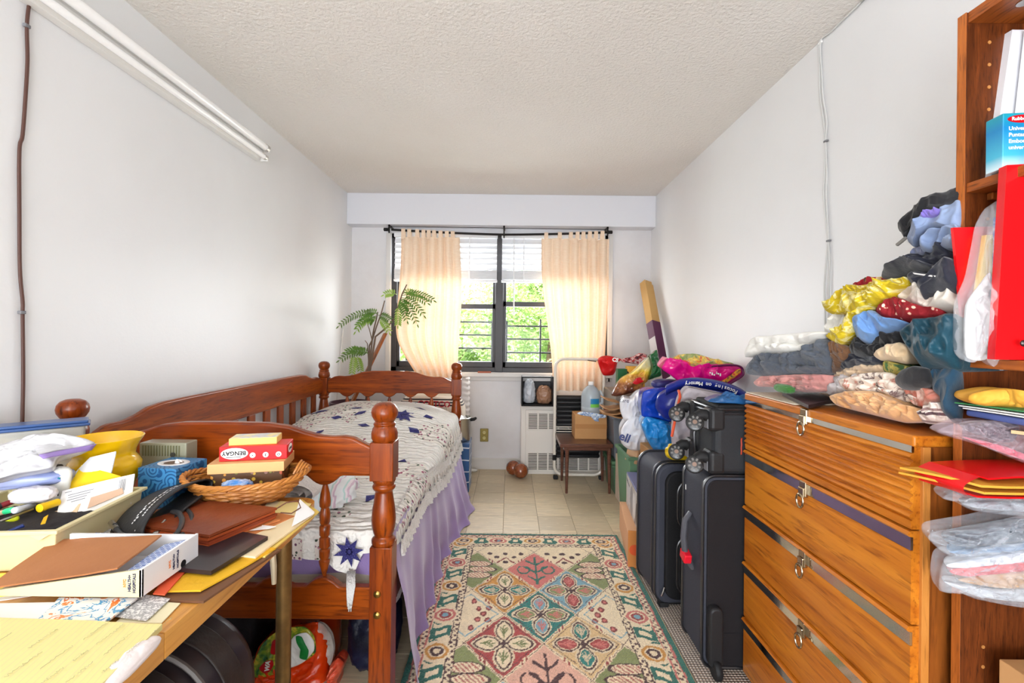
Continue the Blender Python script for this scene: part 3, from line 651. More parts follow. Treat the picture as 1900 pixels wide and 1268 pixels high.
o = lump('dark_bundle', mat('dark cloth', (30, 28, 34), .8, bump=(20, .4)), (-1.02, 1.85, .14), (.12, .2, .14), 18, .15, 4); tag(o, 'black cloth bundle in the shade under the bed', 'bundle')
o = lump('quilt_roll', FLOR, (-.82, 1.98, .25), (.2, .12, .08), 19, .12, 4); tag(o, 'floral comforter pushed under the mattress behind the orange bag', 'comforter')
# ================================================================== RUG
RX0, RX1, RY1, RY0 = -.367, .663, 2.85, 1.08; dx = .004
nx, ny = int((RX1 - RX0) / dx), int((RY1 - RY0) / dx)
gx, gy = np.meshgrid(np.linspace(RX0, RX1, nx + 1), np.linspace(RY0, RY1, ny + 1)); rng = np.random.RandomState(3)
def snoise(freq, seed):
    r = np.random.RandomState(seed); ph = r.rand(6, 3) * 6.28; o = 0
    for k in range(6):
        a = ph[k, 2]; o = o + np.sin((gx * math.cos(a) + gy * math.sin(a)) * freq * (1 + .4 * k) + ph[k, 0])
    return o / 6
x = gx + .004 * snoise(60, 1) + .003 * snoise(160, 2); y = gy + .004 * snoise(60, 3) + .003 * snoise(160, 4)
col = np.zeros((ny + 1, nx + 1, 3))
CR, GR, PK, AM, BLU, RD, TN, OL, DK, TL = [np.array(lin(c)[:3]) for c in ((231, 212, 178), (42, 104, 90), (204, 116, 106), (206, 146, 66), (122, 164, 178), (170, 70, 66), (214, 182, 132), (132, 140, 88), (74, 44, 44), (38, 120, 112))]
col[:] = CR
def put(mask, c): col[mask] = c
ex = np.minimum(x - RX0, RX1 - x); ey = RY1 - y; e = np.minimum(ex, ey)
# outer border: green edge, guard band, vine ground
put(e < .022, GR)
gb = (e > .022) & (e < .052); put(gb, CR * .96); put(gb & (np.abs(np.sin((x + y) * 130) * np.sin((x - y) * 95)) > .55), DK * 1.3); put((np.abs(e - .024) < .003) | (np.abs(e - .051) < .003), PK * .9)
IN = .170
gi = (e > IN - .028) & (e < IN); put(gi, CR); put(gi & (np.abs(np.sin((x + y) * 130) * np.sin((x - y) * 95)) > .55), DK * 1.3); put((np.abs(e - IN + .027) < .0028) | (np.abs(e - IN) < .003), DK)
def ell(cx, cy, a, b, c, ring=None, rw=.012):
    d = np.sqrt(((x - cx) / a) ** 2 + ((y - cy) / b) ** 2)
    if ring is not None: put(d < 1, ring); put(d < 1 - rw / min(a, b), c)
    else: put(d < 1, c)
    return d
xL, xR, yT = RX0 + .100, RX1 - .100, RY1 - .095
vine = (e > .056) & (e < .138)
for sx, xm in ((-1, xL), (1, xR)):
    t = (y - 2.49) / .232; ph = t * PI; dxx = (x - xm) * sx
    for k in range(-8, 3):
        yc = 2.49 + (k + .5) * .232; w_ = np.abs(y - yc + .012 * np.sin(dxx * 60))
        m = vine & (((w_ < .034) & (np.abs(dxx) < .046 + .008 * np.sin(y * 150))) & ~((np.abs(w_) < .014) & (np.abs(dxx) < .022))); put(m, GR); put(vine & (w_ < .006) & (np.abs(np.abs(dxx) - .01) < .005), CR); put(vine & (w_ < .055) & (np.abs(dxx - .045) < .008), GR)
        put(vine & (np.abs(np.abs(y - yc) - .05 - .6 * np.abs(dxx - .02)) < .005) & (np.abs(dxx) < .04), GR)
    for k in range(-8, 3):
        yc = 2.49 + k * .232; a = k % 2 == 0
        ell(xm, yc, .052, .062, CR); ell(xm, yc, .046, .046, (PK if a else AM) * .95); ell(xm, yc, .034, .032, CR); ell(xm, yc, .028, .026, (RD * .8 if a else DK)); ell(xm, yc, .013, .014, BLU if a else CR)
for k in range(-2, 3):
    xc = .146 + (k + .5) * .2
    m = vine & (np.abs(x - xc) < .034 + .01 * np.sin(y * 90)) & (np.abs(y - yT) < .038) & ~((np.abs(x - xc) < .014) & (np.abs(y - yT) < .016)) & (ey < .14) & (ex > .06); put(m, GR)
for k in range(-2, 3):
    xc = .146 + k * .2; a = k % 2 != 0
    ell(xc, yT, .06, .044, CR); ell(xc, yT, .050, .036, (PK if a else AM) * .95); ell(xc, yT, .036, .026, CR); ell(xc, yT, .028, .019, RD * .8 if a else DK); ell(xc, yT, .012, .01, BLU if a else CR)
# inner field of lozenges
fld = e > IN; A, B, CX_, CY_ = .157, .1925, .146, 2.42
i_ = np.floor(((x - CX_) / A + (y - CY_) / B) / 2 + .5).astype(int); j_ = np.floor(((x - CX_) / A - (y - CY_) / B) / 2 + .5).astype(int)
cx = CX_ + (i_ + j_) * A; cy = CY_ + (i_ - j_) * B; lx = (x - cx) / A; ly = (y - cy) / B; dd = np.abs(lx) + np.abs(ly)
table = {(0, 0): PK, (-1, -1): AM, (1, -1): BLU, (0, -2): TL, (-1, -3): RD, (1, -3): TN, (0, -4): np.array(lin((220, 172, 150))[:3]), (-1, -5): BLU, (1, -5): AM, (0, -6): RD, (-1, 1): CR, (1, 1): CR, (-2, 0): OL, (2, 0): OL, (-2, -2): CR, (2, -2): CR, (-2, -4): OL, (2, -4): OL, (-2, -6): CR, (2, -6): CR}
ci = (i_ + j_); cj = (i_ - j_)
for (a, b_), c in table.items():
    m = fld & (ci == a) & (cj == b_); put(m, c * (1 + .06 * snoise(90, 8)[m])[:, None])
    kind = 'tree' if (a, b_) in ((0, 0), (0, -4)) else 'edge' if abs(a) == 2 else 'top' if b_ == 1 else 'flower'
    if kind == 'flower':
        sets = {(-1, -1): (CR, DK, TL), (1, -1): (RD * .9, DK, OL), (0, -2): (BLU, DK, OL), (-1, -3): (CR, DK, CR), (1, -3): (TL, DK, RD * .9)}.get((a, b_), (CR, DK, TL))
        for (ox, oy, rx, ry, cc) in ((0, .41, .20, .30, sets[0]), (0, -.41, .20, .30, sets[0]), (-.41, 0, .30, .20, sets[2]), (.41, 0, .30, .20, sets[2])):
            u_, v_ = np.abs(lx - ox) / rx, np.abs(ly - oy) / ry; d = (u_ ** 1.6 + v_ ** 1.6)
            put(m & (d < 1.55), CR * .9); put(m & (d < 1.22), DK); put(m & (d < .92), CR * .95); put(m & (d < .74), cc)
            ll, ss = (ly - oy, lx - ox) if rx < ry else (lx - ox, ly - oy); vc_ = OL * .8 if cc is CR else (CR * .8 if cc is TL else PK)
            put(m & (d < .5) & (np.abs(ss) < .018), vc_); put(m & (d < .55) & (np.abs(np.abs(ss) - (ll + .12) * .6) < .02) & (ll > -.14), vc_); put(m & (d < .55) & (np.abs(np.abs(ss) - (ll + .02) * .6) < .02) & (ll > -.04), vc_)
        put(m & (np.abs(lx) + np.abs(ly) < .10), DK); put(m & (np.abs(np.abs(lx) + np.abs(ly) - .86) < .012), DK * 1.5)
    elif kind == 'tree':
        tc = GR if b_ == 0 else DK
        put(m & (np.abs(lx) < .035) & (np.abs(ly) < .72), tc)
        for s_, yy in ((1, .35), (1, -.05), (1, -.45)):
            r_ = np.sqrt((np.abs(lx) - .30) ** 2 + (ly - yy) ** 2 * .7); put(m & (np.abs(np.abs(lx) * .8 - (ly - yy + .1)) < .05) & (np.abs(lx) < .42 - .3 * abs(yy)), tc)
        r_ = np.sqrt((np.abs(lx) - .40) ** 2 + ly ** 2); put(m & (np.abs(r_ - .2) < .03) & (ly < .18), tc)
    elif kind == 'edge' and c is OL:
        for oy in (-.3, 0, .3):
            sgn = np.sign(a); px_ = -lx * sgn; d = ((px_ - .25 + abs(oy) * .5) / .42) ** 2 + ((ly - oy) / .14) ** 2
            put(m & (d < 1.35), DK); put(m & (d < .95), CR); put(m & (d < .8) & (np.abs(np.sin((lx + ly) * 26)) > .8), PK * .7)
    elif kind == 'edge':
        sgn = np.sign(a)
        for ox, oy in ((-.28, .2), (-.55, .22), (-.28, -.2), (-.55, -.22), (-.12, 0.5), (-.12, -.5), (-.42, 0)):
            d = ((lx * sgn - ox) / .085) ** 2 + ((ly - oy) / .10) ** 2; put(m & (d < 1), RD * .55); put(m & (d < .25), PK)
        put(m & (np.abs(dd - .80) < .022), BLU)
    else:
        for ox, oy in ((0, -.1), (-.3, -.3), (.3, -.3), (0, -.6), (-.55, -.1), (.55, -.1)):
            d = ((lx - ox) / .09) ** 2 + ((ly - oy) / .08) ** 2; put(m & (d < 1), DK)
        put(m & (np.abs(np.abs(lx) + ly + .35) < .04) & (ly > -.75), RD * .6)
put(fld & (np.abs(dd - 1) < .05), CR); put(fld & (np.abs(dd - 1) < .012), DK * 1.4)
put(fld & (np.abs(dd - 1) < .075) & (np.abs(np.abs(lx) - .5) < .11), CR); put(fld & (np.abs(dd - 1) < .06) & (np.abs(np.abs(lx) - .5) < .075) & (np.abs(np.abs(lx) - .5) > .025), RD * .7)
col *= (1 + .07 * rng.randn(ny + 1, nx + 1))[..., None] * (1 + .05 * snoise(25, 6))[..., None]; col = np.clip(col, 0, 1)
zz = .011 + .0012 * snoise(40, 7) + .0008 * rng.randn(ny + 1, nx + 1)
vv = np.stack([gx, gy, zz], -1).reshape(-1, 3); idx = np.arange((ny + 1) * (nx + 1)).reshape(ny + 1, nx + 1)
fc = np.stack([idx[:-1, :-1], idx[:-1, 1:], idx[1:, 1:], idx[1:, :-1]], -1).reshape(-1, 4)
me = bpy.data.meshes.new('pile'); me.from_pydata(vv.tolist(), [], fc.tolist())
ca = me.color_attributes.new('dye', 'FLOAT_COLOR', 'POINT'); ca.data.foreach_set('color', np.concatenate([col.reshape(-1, 3), np.ones((len(vv), 1))], 1).astype(np.float32).ravel())
n = NT('wool pile'); at = n.n('ShaderNodeAttribute', attribute_name='dye'); n.col(at.outputs['Color']); n.set(Roughness=.95); n.b.inputs['Sheen Weight'].default_value = .25; n.bump(n.noise(n.coords(), 500, 2), .4, .003); me.materials.append(n.m)
rug = thing('oriental_rug', 'green bordered oriental rug with coloured diamond panels on the floor', 'rug', (.148, 1.97, 0))
o = bpy.data.objects.new('pile', me); SC.collection.objects.link(o); o.parent = rug; o.location = (-.148, -1.97, 0); o['kind'] = 'stuff'
MB().bb((RX0, RY0, .001), (RX1, RY1, .009)).build('backing', mat('rug backing', (176, 160, 130), .95), rug, 0, world=True)
fm = MB(); rnd = random.Random(5)
for k in range(230):
    x0 = RX0 + (RX1 - RX0) * rnd.random(); L = rnd.uniform(.010, .03); fm.tube([(x0, RY1 - .004, .009), (x0 + rnd.uniform(-.008, .008), RY1 + L * .6, .006), (x0 + rnd.uniform(-.014, .014), RY1 + L, .003)], .0016, 4)
stuff(fm.build('fringe', mat('cream wool', (228, 212, 186), .95), rug, 0, world=True))
n = NT('braided mat'); ck = n.wave(n.coords(), 26, 1, 'X'); ck2 = n.wave(n.coords(), 26, 1, 'Y'); n.col(n.mix(n.step(ck, .4, .6), n.mix(n.step(ck2, .3, .7), (150, 130, 112), (214, 204, 192)), (120, 106, 98))); n.set(Roughness=.95); n.bump(ck2, .6, .006)
o = MB().bb((.672, 1.30, .001), (1.2, 2.42, .010)).build('woven_mat', n.m, smooth=0, bevel=.003); tag(o, 'grey beige woven mat under the suitcases along the rug', 'mat')
# ================================================================== FAR WALL: radiator, crate, frame, table, plant
ENAM = mat('cream enamel', (222, 217, 210), .4, bump=(30, .05)); DARKV = mat('dark slot', (60, 52, 46), .8)
rad = thing('radiator', 'cream convector radiator cabinet with louvred grilles under the window', 'radiator', (.455, 4.17, 0))
MB().bb((.105, 4.10, 0), (.83, 4.25, .60)).build('cabinet', ENAM, rad, 0, .006, world=True)
MB().bb((.145, 4.088, .03), (.80, 4.10, .565)).build('front_panel', ENAM, rad, 0, .004, world=True)
for z0, z1 in ((.40, .535), (.045, .19)):
    MB().bb((.165, 4.0865, z0), (.785, 4.0875, z1)).build('grille_backing', DARKV, rad, 0, world=True)
    g = MB()
    for k in range(12): z = z0 + (z1 - z0) * k / 11; g.bb((.165, 4.080, z - .0028), (.785, 4.0866, z + .0028))
    for k in range(8): x = .165 + .62 * k / 7; g.bb((x - .006, 4.079, z0 - .004), (x + .006, 4.0866, z1 + .004))
    stuff(g.build('grille', ENAM, rad, 0, world=True))
BLK = mat('black plastic', (34, 34, 36), .45, bump=(60, .1)); BLK2 = mat('black rubber', (28, 28, 30), .6); GRYP = mat('grey plastic', (120, 120, 124), .4)
cr = thing('crate', 'black open crate holding plastic bags on top of the radiator', 'crate', (.245, 4.17, .6))
for a, b in (((.105, 4.05, .602), (.118, 4.24, .855)), ((.372, 4.05, .602), (.385, 4.24, .855)), ((.105, 4.05, .602), (.385, 4.24, .615)), ((.105, 4.225, .602), (.385, 4.24, .80))):
    MB().bb(a, b).build('side_panel', BLK, cr, 0, .004, world=True)
rm = MB(); rm.tube([(.112, 4.05, .608), (.378, 4.05, .608), (.378, 4.05, .855), (.112, 4.05, .855)], .009, 8, closed=True); rm.build('rim', BLK, cr, world=True)
o = lump('grey_bag', film('grey film', (206, 212, 220), .25), (.175, 4.135, .72), (.055, .065, .10), 21, .22, 6, flat=.04, topx=.8); tag(o, 'grey plastic bag bunched in the black crate', 'plastic bag')
o = lump('brown_bag', film('brown film', (168, 126, 98), .2), (.305, 4.135, .69), (.062, .06, .075), 22, .22, 6, flat=.04); tag(o, 'brown plastic bag bunched in the black crate', 'plastic bag')
outl = thing('wall_outlet', 'brass wall outlet plate on the panel below the window', 'outlet', (-.222, 4.245, .307))
MB().bb((-.259, 4.238, .248), (-.185, 4.25, .366)).build('plate', mat('antique brass plate', (138, 122, 66), .4, .6), outl, 0, .004, world=True)
for z in (.282, .332):
    so = MB().lathe([(.014, 0), (.014, .005)], (-.222, 4.2395, z), 16, Matrix.Rotation(PI / 2, 3, 'X')).build('socket', mat('socket face', (206, 196, 140), .4), outl, world=True)
    sl = MB()
    for dx_ in (-.005, .005): sl.bb((-.2235 + dx_, 4.2335, z - .002), (-.2205 + dx_, 4.2350, z + .006))
    sl.build('slot', DARKV, so, 0, world=True)
COP = wood('varnished brown', (120, 58, 26), (160, 84, 42), 'Y', None, .18, .8)
d = thing('dumbbell', 'brown varnished wooden dumbbell shape lying at the foot of the radiator', 'dumbbell', (.08, 4.02, 0))
Ra = Matrix.Rotation(math.radians(-52), 3, 'Z') @ Matrix.Rotation(PI / 2, 3, 'X')
for c_ in ((.042, 4.075, .063), (.105, 3.985, .063)):
    MB().lathe([(.012, -.062), (.02, -.06), (.045, -.046), (.060, -.018), (.063, .0), (.060, .018), (.046, .044), (.025, .057), (.022, .054), (.012, .056), (.004, .056)], c_, 28, Ra).build('ball', COP, d, 50, world=True)
MB().tube([(.042, 4.075, .063), (.105, 3.985, .063)], .018).build('handle', COP, d, world=True)
o = lump('paper_scrap', mat('crumpled tissue', (232, 228, 222), .9), (-.335, 4.16, .012), (.055, .02, .011), 23, .25, 6, 24, 14); tag(o, 'crumpled white paper scrap at the foot of the wall', 'scrap')
o = MB().bb((-.285, 4.20, .8725), (-.165, 4.23, .886)).build('wood_scrap', mat('brick red stick', (166, 92, 70), .7), smooth=0, bevel=.003); tag(o, 'reddish wooden bar lying on the window sill', 'bar')
# white tube frame with black ribbed pads
CRM = mat('cream tube', (228, 222, 210), .35, coat=.3)
f = thing('folding_cot', 'folded cot with a cream tube frame and black ribbed pads', 'cot', (.59, 3.985, 0))
def loop(x0, x1, z0, z1, y, r, n_=6):
    pts = []
    for cx_, cz_, a0 in ((x1 - r, z1 - r, 0), (x0 + r, z1 - r, PI / 2), (x0 + r, z0 + r, PI), (x1 - r, z0 + r, 1.5 * PI)):
        for k in range(n_ + 1): a = a0 + PI / 2 * k / n_; pts.append((cx_ + r * math.cos(a), y, cz_ + r * math.sin(a)))
    return pts
MB().tube(loop(.388, .80, .038, 1.018, 3.975, .075), .0125, 10, closed=True).build('tube_frame', CRM, f, world=True)
hb = MB(); hb.tube([(.388, 3.975, .20), (.386, 3.955, .165)], .016, 8); hb.build('clamp', BLK2, f, world=True)
for x in (.40, .785): MB().bb((x - .02, 3.955, 0), (x + .02, 3.995, .03)).build('foot', BLK2, f, 0, .006, world=True)
for z0, z1, nr in ((.435, .70, 7), (.165, .405, 6)):
    for k in range(nr):
        z = z0 + (k + .5) * (z1 - z0) / nr; h = (z1 - z0) / nr * .46; m_ = MB()
        m_.tube([(.405, 4.03, z), (.42, 4.03, z), (.765, 4.03, z), (.78, 4.03, z)], [.6 * h, h, h, .6 * h], 12); m_.v = [(x, 4.03 + (y - 4.03) * 1.4, zz_) for x, y, zz_ in m_.v]
        m_.build('pad_rib', BLK, f, 60, world=True)
    b_ = MB(); b_.bb((.41, 4.03, z0), (.775, 4.055, z1)); b_.build('pad_back', BLK2, f, 0, world=True)
rk = MB()
for z in (.40, .42, .44): rk.tube([(.40, 3.99, z), (.79, 3.99, z)], .004, 6)
rk.build('wire_rack', CRM, f, world=True)
# side table
DKW = wood('dark walnut', (84, 50, 38), (112, 70, 54), 'X', None, .3, .3)
t = thing('side_table', 'small dark walnut side table with tapered round legs', 'table', (.595, 3.77, 0))
MB().bb((.392, 3.575, .362), (.798, 3.965, .392)).build('tabletop', DKW, t, 0, .006, 3, world=True)
MB().bb((.425, 3.605, .335), (.765, 3.935, .362)).build('apron', DKW, t, 0, world=True)
for x, y in ((.452, 3.62), (.775, 3.62), (.45, 3.93), (.782, 3.93)):
    MB().tube([(x, y, .364), (x + (.006 if x > .6 else -.002), y, .001)], [.017, .010], 12).build('leg', DKW, t, 50, world=True)
CARD = mat('cardboard', (196, 148, 98), .85, bump=(60, .1), col2=(186, 138, 88), vs=3); TAPE = mat('packing tape', (176, 124, 72), .35)
b = thing('cardboard_box', 'small taped cardboard box on the walnut side table', 'box', (.655, 3.84, .3925))
MB().bb((.528, 3.742, .3925), (.782, 3.94, .585)).build('carton', CARD, b, 0, .003, world=True)
MB().bb((.528, 3.7405, .475), (.782, 3.742, .512)).build('tape', TAPE, b, 0, world=True)
j = thing('water_jug', 'translucent gallon water jug with blue label on the small box', 'jug', (.668, 3.835, .586))
n = NT('milky plastic'); n.col((214, 226, 234)); n.set(Roughness=.3); n.b.inputs['Transmission Weight'].default_value = .45; n.b.inputs['Alpha'].default_value = .9; JUG = n.m
MB().lathe([(.01, 0), (.070, .001), (.078, .012), (.079, .05), (.077, .055), (.079, .06), (.079, .13), (.075, .155), (.064, .185), (.044, .21), (.024, .225), (.021, .228), (.021, .236)], (.668, 3.835, .586), 28, sx=1.0, sy=.9, m=None).build('bottle', JUG, j, 40, world=True)
MB().lathe([(.022, .232), (.023, .236), (.023, .255), (.018, .258), (.002, .258)], (.668, 3.835, .586), 20).build('cap', WHITEP, j, 40, world=True)
MB().tube([(.728, 3.80, .66), (.752, 3.79, .68), (.755, 3.79, .74), (.735, 3.80, .775)], .010, 8).build('handle', JUG, j, world=True)
def arcpatch(c, r, a0, a1, z0, z1, m, nm, parent, sy=.9):
    g = MB(); g.grid(lambda u, v: V((c[0] + r * math.cos(a0 + (a1 - a0) * u), c[1] + sy * r * math.sin(a0 + (a1 - a0) * u), c[2] + z0 + (z1 - z0) * v)), 14, 4); return g.build(nm, m, parent, 180, world=True)
lab = arcpatch((.668, 3.835, .586), .0800, -1.75, -.75, .055, .125, mat('blue label', (40, 130, 180), .35), 'label', j)
arcpatch((.668, 3.835, .586), .0806, -1.75, -.75, .055, .082, mat('green label band', (120, 200, 80), .35), 'label_band', j)
o = pad('plastic_wrap', blotch('blue white film', [(.4, (232, 238, 244)), (.52, (90, 140, 200)), (.58, (230, 238, 244))], 30, .2, .5, (30, .5), .4), [P(1010 + x / 7.925, 640 + y / 7.925, 3.725) for x, y in ((480, 1010), (540, 985), (700, 1000), (900, 1035), (900, 1075), (800, 1085), (800, 1130), (740, 1120), (680, 1060), (560, 1040))], bulge=.008, back=(0, .006, 0), seed=24, amp=.008, freq=40); tag(o, 'crumpled blue white plastic wrap at the foot of the jug', 'plastic wrap')
# plant behind the headboard
POTM = mat('plum glazed planter', (96, 70, 76), .35, bump=(8, .1), col2=(80, 56, 62)); 
p = thing('potted_plant', 'leggy potted plant with feathery compound leaves in a plum planter', 'plant', (-1.245, 3.66, 0))
MB().lathe([(.105, 0), (.11, .01), (.145, .62), (.152, .64), (.152, .685), (.140, .685), (.138, .64)], (-1.245, 3.66, 0), 28, open_=True).build('planter', POTM, p, 40, world=True)
MB().lathe([(.002, .645), (.139, .645)], (-1.245, 3.66, 0), 20, open_=True).build('soil', mat('soil', (60, 46, 36), .95, bump=(60, .8)), p, 0, world=True)
STEM = mat('woody stem', (112, 92, 76), .8, bump=(60, .3))
def Q(x, y, D=3.70): return P(600 + x / 7.043, 520 + y / 7.043, D)
for pts, r in (([(560, 1560), (590, 1180), (600, 960), (600, 860), (640, 780), (690, 620), (760, 420), (800, 270)], .008), ([(580, 1560), (610, 1180), (680, 740), (840, 610), (930, 500), (985, 320), (1030, 180), (1090, 60)], .009), ([(570, 1560), (600, 1150), (640, 760), (660, 640), (690, 520), (710, 420)], .008), ([(590, 1560), (560, 1190), (690, 970)], .006), ([(640, 800), (600, 640), (580, 590)], .004), ([(590, 1050), (575, 830), (545, 790)], .004)):
    pp = [Q(*a, D=3.68 - .05 * math.sin(i * 1.3)) for i, a in enumerate(pts)]; pp = [V((max(-1.42, a.x), a.y, a.z)) for a in pp]; MB().tube(pp, [r * (1 - .55 * i / len(pp)) for i in range(len(pp))], 7).build('stem', STEM, p, world=True)
LF = [mat('leaf %d' % i, c, .45, col2=c2, vs=14) for i, (c, c2) in enumerate((((116, 152, 66), (92, 130, 54)), ((168, 194, 96), (140, 172, 78)), ((92, 118, 66), (112, 138, 76))))]
fr_i = 0
for (a, b_, sag, k, mi) in (((1050, 165), (1435, 265), -60, 12, 0), ((1030, 200), (1360, 300), -70, 10, 0), ((1010, 230), (1310, 460), -90, 10, 0), ((1000, 260), (1225, 575), -110, 10, 0), ((990, 280), (1095, 530), -60, 9, 0), ((985, 300), (975, 585), 40, 9, 1), ((1040, 180), (1180, 150), -30, 6, 1), ((1010, 230), (1080, 420), -30, 7, 0), ((960, 190), (800, 190), -40, 7, 1),
                            ((710, 440), (205, 600), -130, 14, 2), ((690, 500), (440, 600), -90, 10, 0), ((680, 520), (425, 670), -110, 9, 1), ((710, 440), (540, 445), -50, 8, 0), ((720, 460), (870, 530), -40, 7, 2), ((720, 520), (860, 680), -70, 8, 1), ((690, 500), (600, 560), -30, 6, 0),
                            ((590, 960), (215, 1045), -90, 10, 2), ((410, 960), (375, 1225), -20, 9, 1), ((440, 980), (490, 1190), -20, 8, 1), ((590, 960), (295, 940), -60, 9, 0), ((590, 960), (450, 930), -30, 6, 2), ((420, 940), (370, 900), -20, 5, 0)):
    fr_i += 1; D0 = 3.66; D1 = 3.66 + .10 * math.sin(fr_i * 2.1); m_ = MB(); pts = []
    for i in range(9):
        u = i / 8; x = a[0] + (b_[0] - a[0]) * u; y = a[1] + (b_[1] - a[1]) * u + sag * 4 * u * (1 - u) * .6; q_ = Q(x, y, D0 + (D1 - D0) * u); q_.x = max(q_.x, -1.425); pts.append(q_)
    m_.tube(pts, [.0022 * (1 - .6 * i / 8) + .0006 for i in range(9)], 5)
    for i in range(k):
        u = .18 + .82 * i / (k - 1); f_ = u * 8; i0 = min(7, int(f_)); c_ = pts[i0].lerp(pts[i0 + 1], f_ - i0); tdir = (pts[i0 + 1] - pts[i0]).normalized(); sd = tdir.cross(V((0, -1, .35))).normalized()
        for s_ in ((1, -1) if i < k - 1 else (0,)):
            d_ = (tdir * .55 + sd * s_ + V((0, 0, -.28))).normalized() if s_ else tdir; L = .046 * (1 - .35 * abs(u - .5)); wv_ = d_.cross(V((0, -1, .2))).normalized() * L * .17
            m_.add([c_, c_ + d_ * L * .3 + wv_ * .85 + V((0, -.003, 0)), c_ + d_ * L * .62 + wv_ * .8, c_ + d_ * L, c_ + d_ * L * .62 - wv_ * .8, c_ + d_ * L * .3 - wv_ * .85 + V((0, -.003, 0)), c_ + d_ * L * .5 + V((0, .004, -.002))], [(0, 1, 6), (1, 2, 6), (2, 3, 6), (3, 4, 6), (4, 5, 6), (5, 0, 6)])
    m_.build('leaf', LF[mi], p, 0, world=True)
a, b_ = P(715, 619, 3.95), P(680, 692, 3.80); dr = (a - b_).normalized(); a2 = a - dr * .85
mb = MB(); M = frame((a + a2) / 2, dr, (.6, -.8, .1)); mb.box((0, 0, 0), ((a - a2).length, .048, .02), None); mb.v = [tuple(M @ V(p_)) for p_ in mb.v]
o = mb.build('wooden_plank', wood('orange plank', (150, 80, 34), (184, 106, 52), 'Z', None, .4, .2), None, 0, .002); tag(o, 'orange brown wooden plank leaning among the plant stems', 'plank')
o = MB().tube([(-1.428, 4.02, 1.255), (-1.42, 3.72, .0)], .005, 6).build('white_pole', mat('white pole', (224, 222, 218), .5)); tag(o, 'thin white pole leaning in the left corner of the room', 'pole')
# bags behind the headboard
STR = stripes('beige striped canvas', [(0, (226, 214, 196)), (.64, (40, 40, 44)), (.70, (226, 214, 196)), (.76, (40, 40, 44)), (.82, (226, 214, 196)), (.88, (40, 40, 44)), (.94, (226, 214, 196))], 'Z', 1.75, .25, .8, wr=(14, .3))
b = thing('tote_bag', 'beige tote bag with thin black stripes behind the headboard', 'bag', (-.62, 3.80, 0))
lump('bag_body', STR, (-.62, 3.80, .365), (.27, .14, .365), 31, .035, 3, pw=5, parent=b, flat=.02)
text(b, 'COSTCO', .062, frame((-.585, 3.652, .672), (1, 0, -.03), (0, .1, 1)), mat('red lettering', (176, 40, 52), .6), world=True, bold=.0015)
hm = MB()
for x in (-.83, -.49): hm.tube([(x, 3.66, .68), (x + .03, 3.655, .52), (x + .02, 3.655, .30)], .011, 6)
hm.build('strap', mat('beige strap', (216, 204, 186), .8), b, world=True)
o = MB().grid(lambda u, v: V((-.435 + .098 * math.cos(u * 2 * PI) + .006 * math.sin(v * 70), 3.95 + .09 * math.sin(u * 2 * PI), .35 + .50 * v + .008 * math.sin(u * 25))), 40, 90, wu=True).build('pleated_bag', mat('white pleated cloth', (232, 228, 226), .8, bump=(30, .3)), smooth=180); tag(o, 'white pleated cloth bundle standing behind the right headboard post', 'cloth bundle')
k = thing('stock_pot', 'steel stock pot with black handles beside the headboard post', 'pot', (-.40, 3.73, .38))
MB().lathe([(.002, .0), (.098, .0), (.104, .008), (.104, .17), (.109, .176), (.104, .18), (.098, .176), (.096, .02)], (-.405, 3.72, .385), 32, open_=True).build('vessel', STEEL, k, 40, world=True)
MB().tube([(-.305, 3.70, .545), (-.275, 3.70, .55), (-.262, 3.70, .558), (-.258, 3.70, .565)], [.012, .013, .011, .006], 10).build('handle', BLK2, k, world=True)
MB().lathe([(.106, .0), (.10, .012), (.05, .03), (.004, .036)], (-.405, 3.72, .565), 28, Matrix.Rotation(.5, 3, 'Y')).build('lid', STEEL, k, 40, world=True)
BLUW = stripes('blue white print', [(0, (40, 88, 142)), (.82, (220, 228, 236)), (.92, (40, 88, 142))], 'Z', 3.5, 2.0, .4)
o = MB().bb((-.56, 3.60, .002), (-.302, 3.84, .38)).build('printed_carton', BLUW, smooth=0, bevel=.006); tag(o, 'blue and white printed carton under the steel pot', 'carton')
# ================================================================== RIGHT STACK
MAR = mat('purple printed cardboard', (92, 44, 76), .5); KR = mat('kraft face', (196, 156, 98), .8, bump=(50, .1)); GRW = mat('grey white cardboard', (206, 200, 200), .6)
b = thing('tall_box', 'tall purple and brown cardboard box leaning in the right corner', 'box', (1.165, 3.55, 0))
tp, bt = V((1.185, 4.08, 1.655)), V((1.190, 3.10, .02)); ax = (tp - bt).normalized(); L = (tp - bt).length; M = frame(bt, ax, V((1, .55, 0)))
def lb(a, b_, nm, m, par):
    mb = MB().bb(a, b_); mb.v = [tuple(M @ V(q_)) for q_ in mb.v]; return mb.build(nm, m, par, 0, .0015, world=True)
lb((0, -.042, -.038), (L * .80, .042, .038), 'purple_section', MAR, b); lb((L * .80, -.041, -.037), (L, .041, .037), 'kraft_section', KR, b)
lb((0, -.0432, -.037), (L * .72, -.0422, .037), 'side_print', GRW, b)
lb((L * .735, .008, .0382), (L * .765, .038, .0388), 'barcode_label', WHITEP, b)
fl = MB().bb((L, -.041, -.034), (L + .035, -.037, .034)); fl.bb((L, -.034, -.036), (L + .03, .03, -.033)); fl.v = [tuple(M @ V(q_)) for q_ in fl.v]; fl.build('flap', KR, b, 0, world=True)
mk = MB(); rnd = random.Random(4)
for i in range(7): mk.bb((L * .70 - .030 * i - .020, .010 - .004 * (i % 2), .0382), (L * .70 - .030 * i, .022, .0387))
for i in range(4): mk.bb((L * .63 - .025 * i - .02, -.006, .0382), (L * .63 - .025 * i, -.001, .0387))
mk.v = [tuple(M @ V(q_)) for q_ in mk.v]; stuff(mk.build('printed_marks', WHITEP, b, 0, world=True))
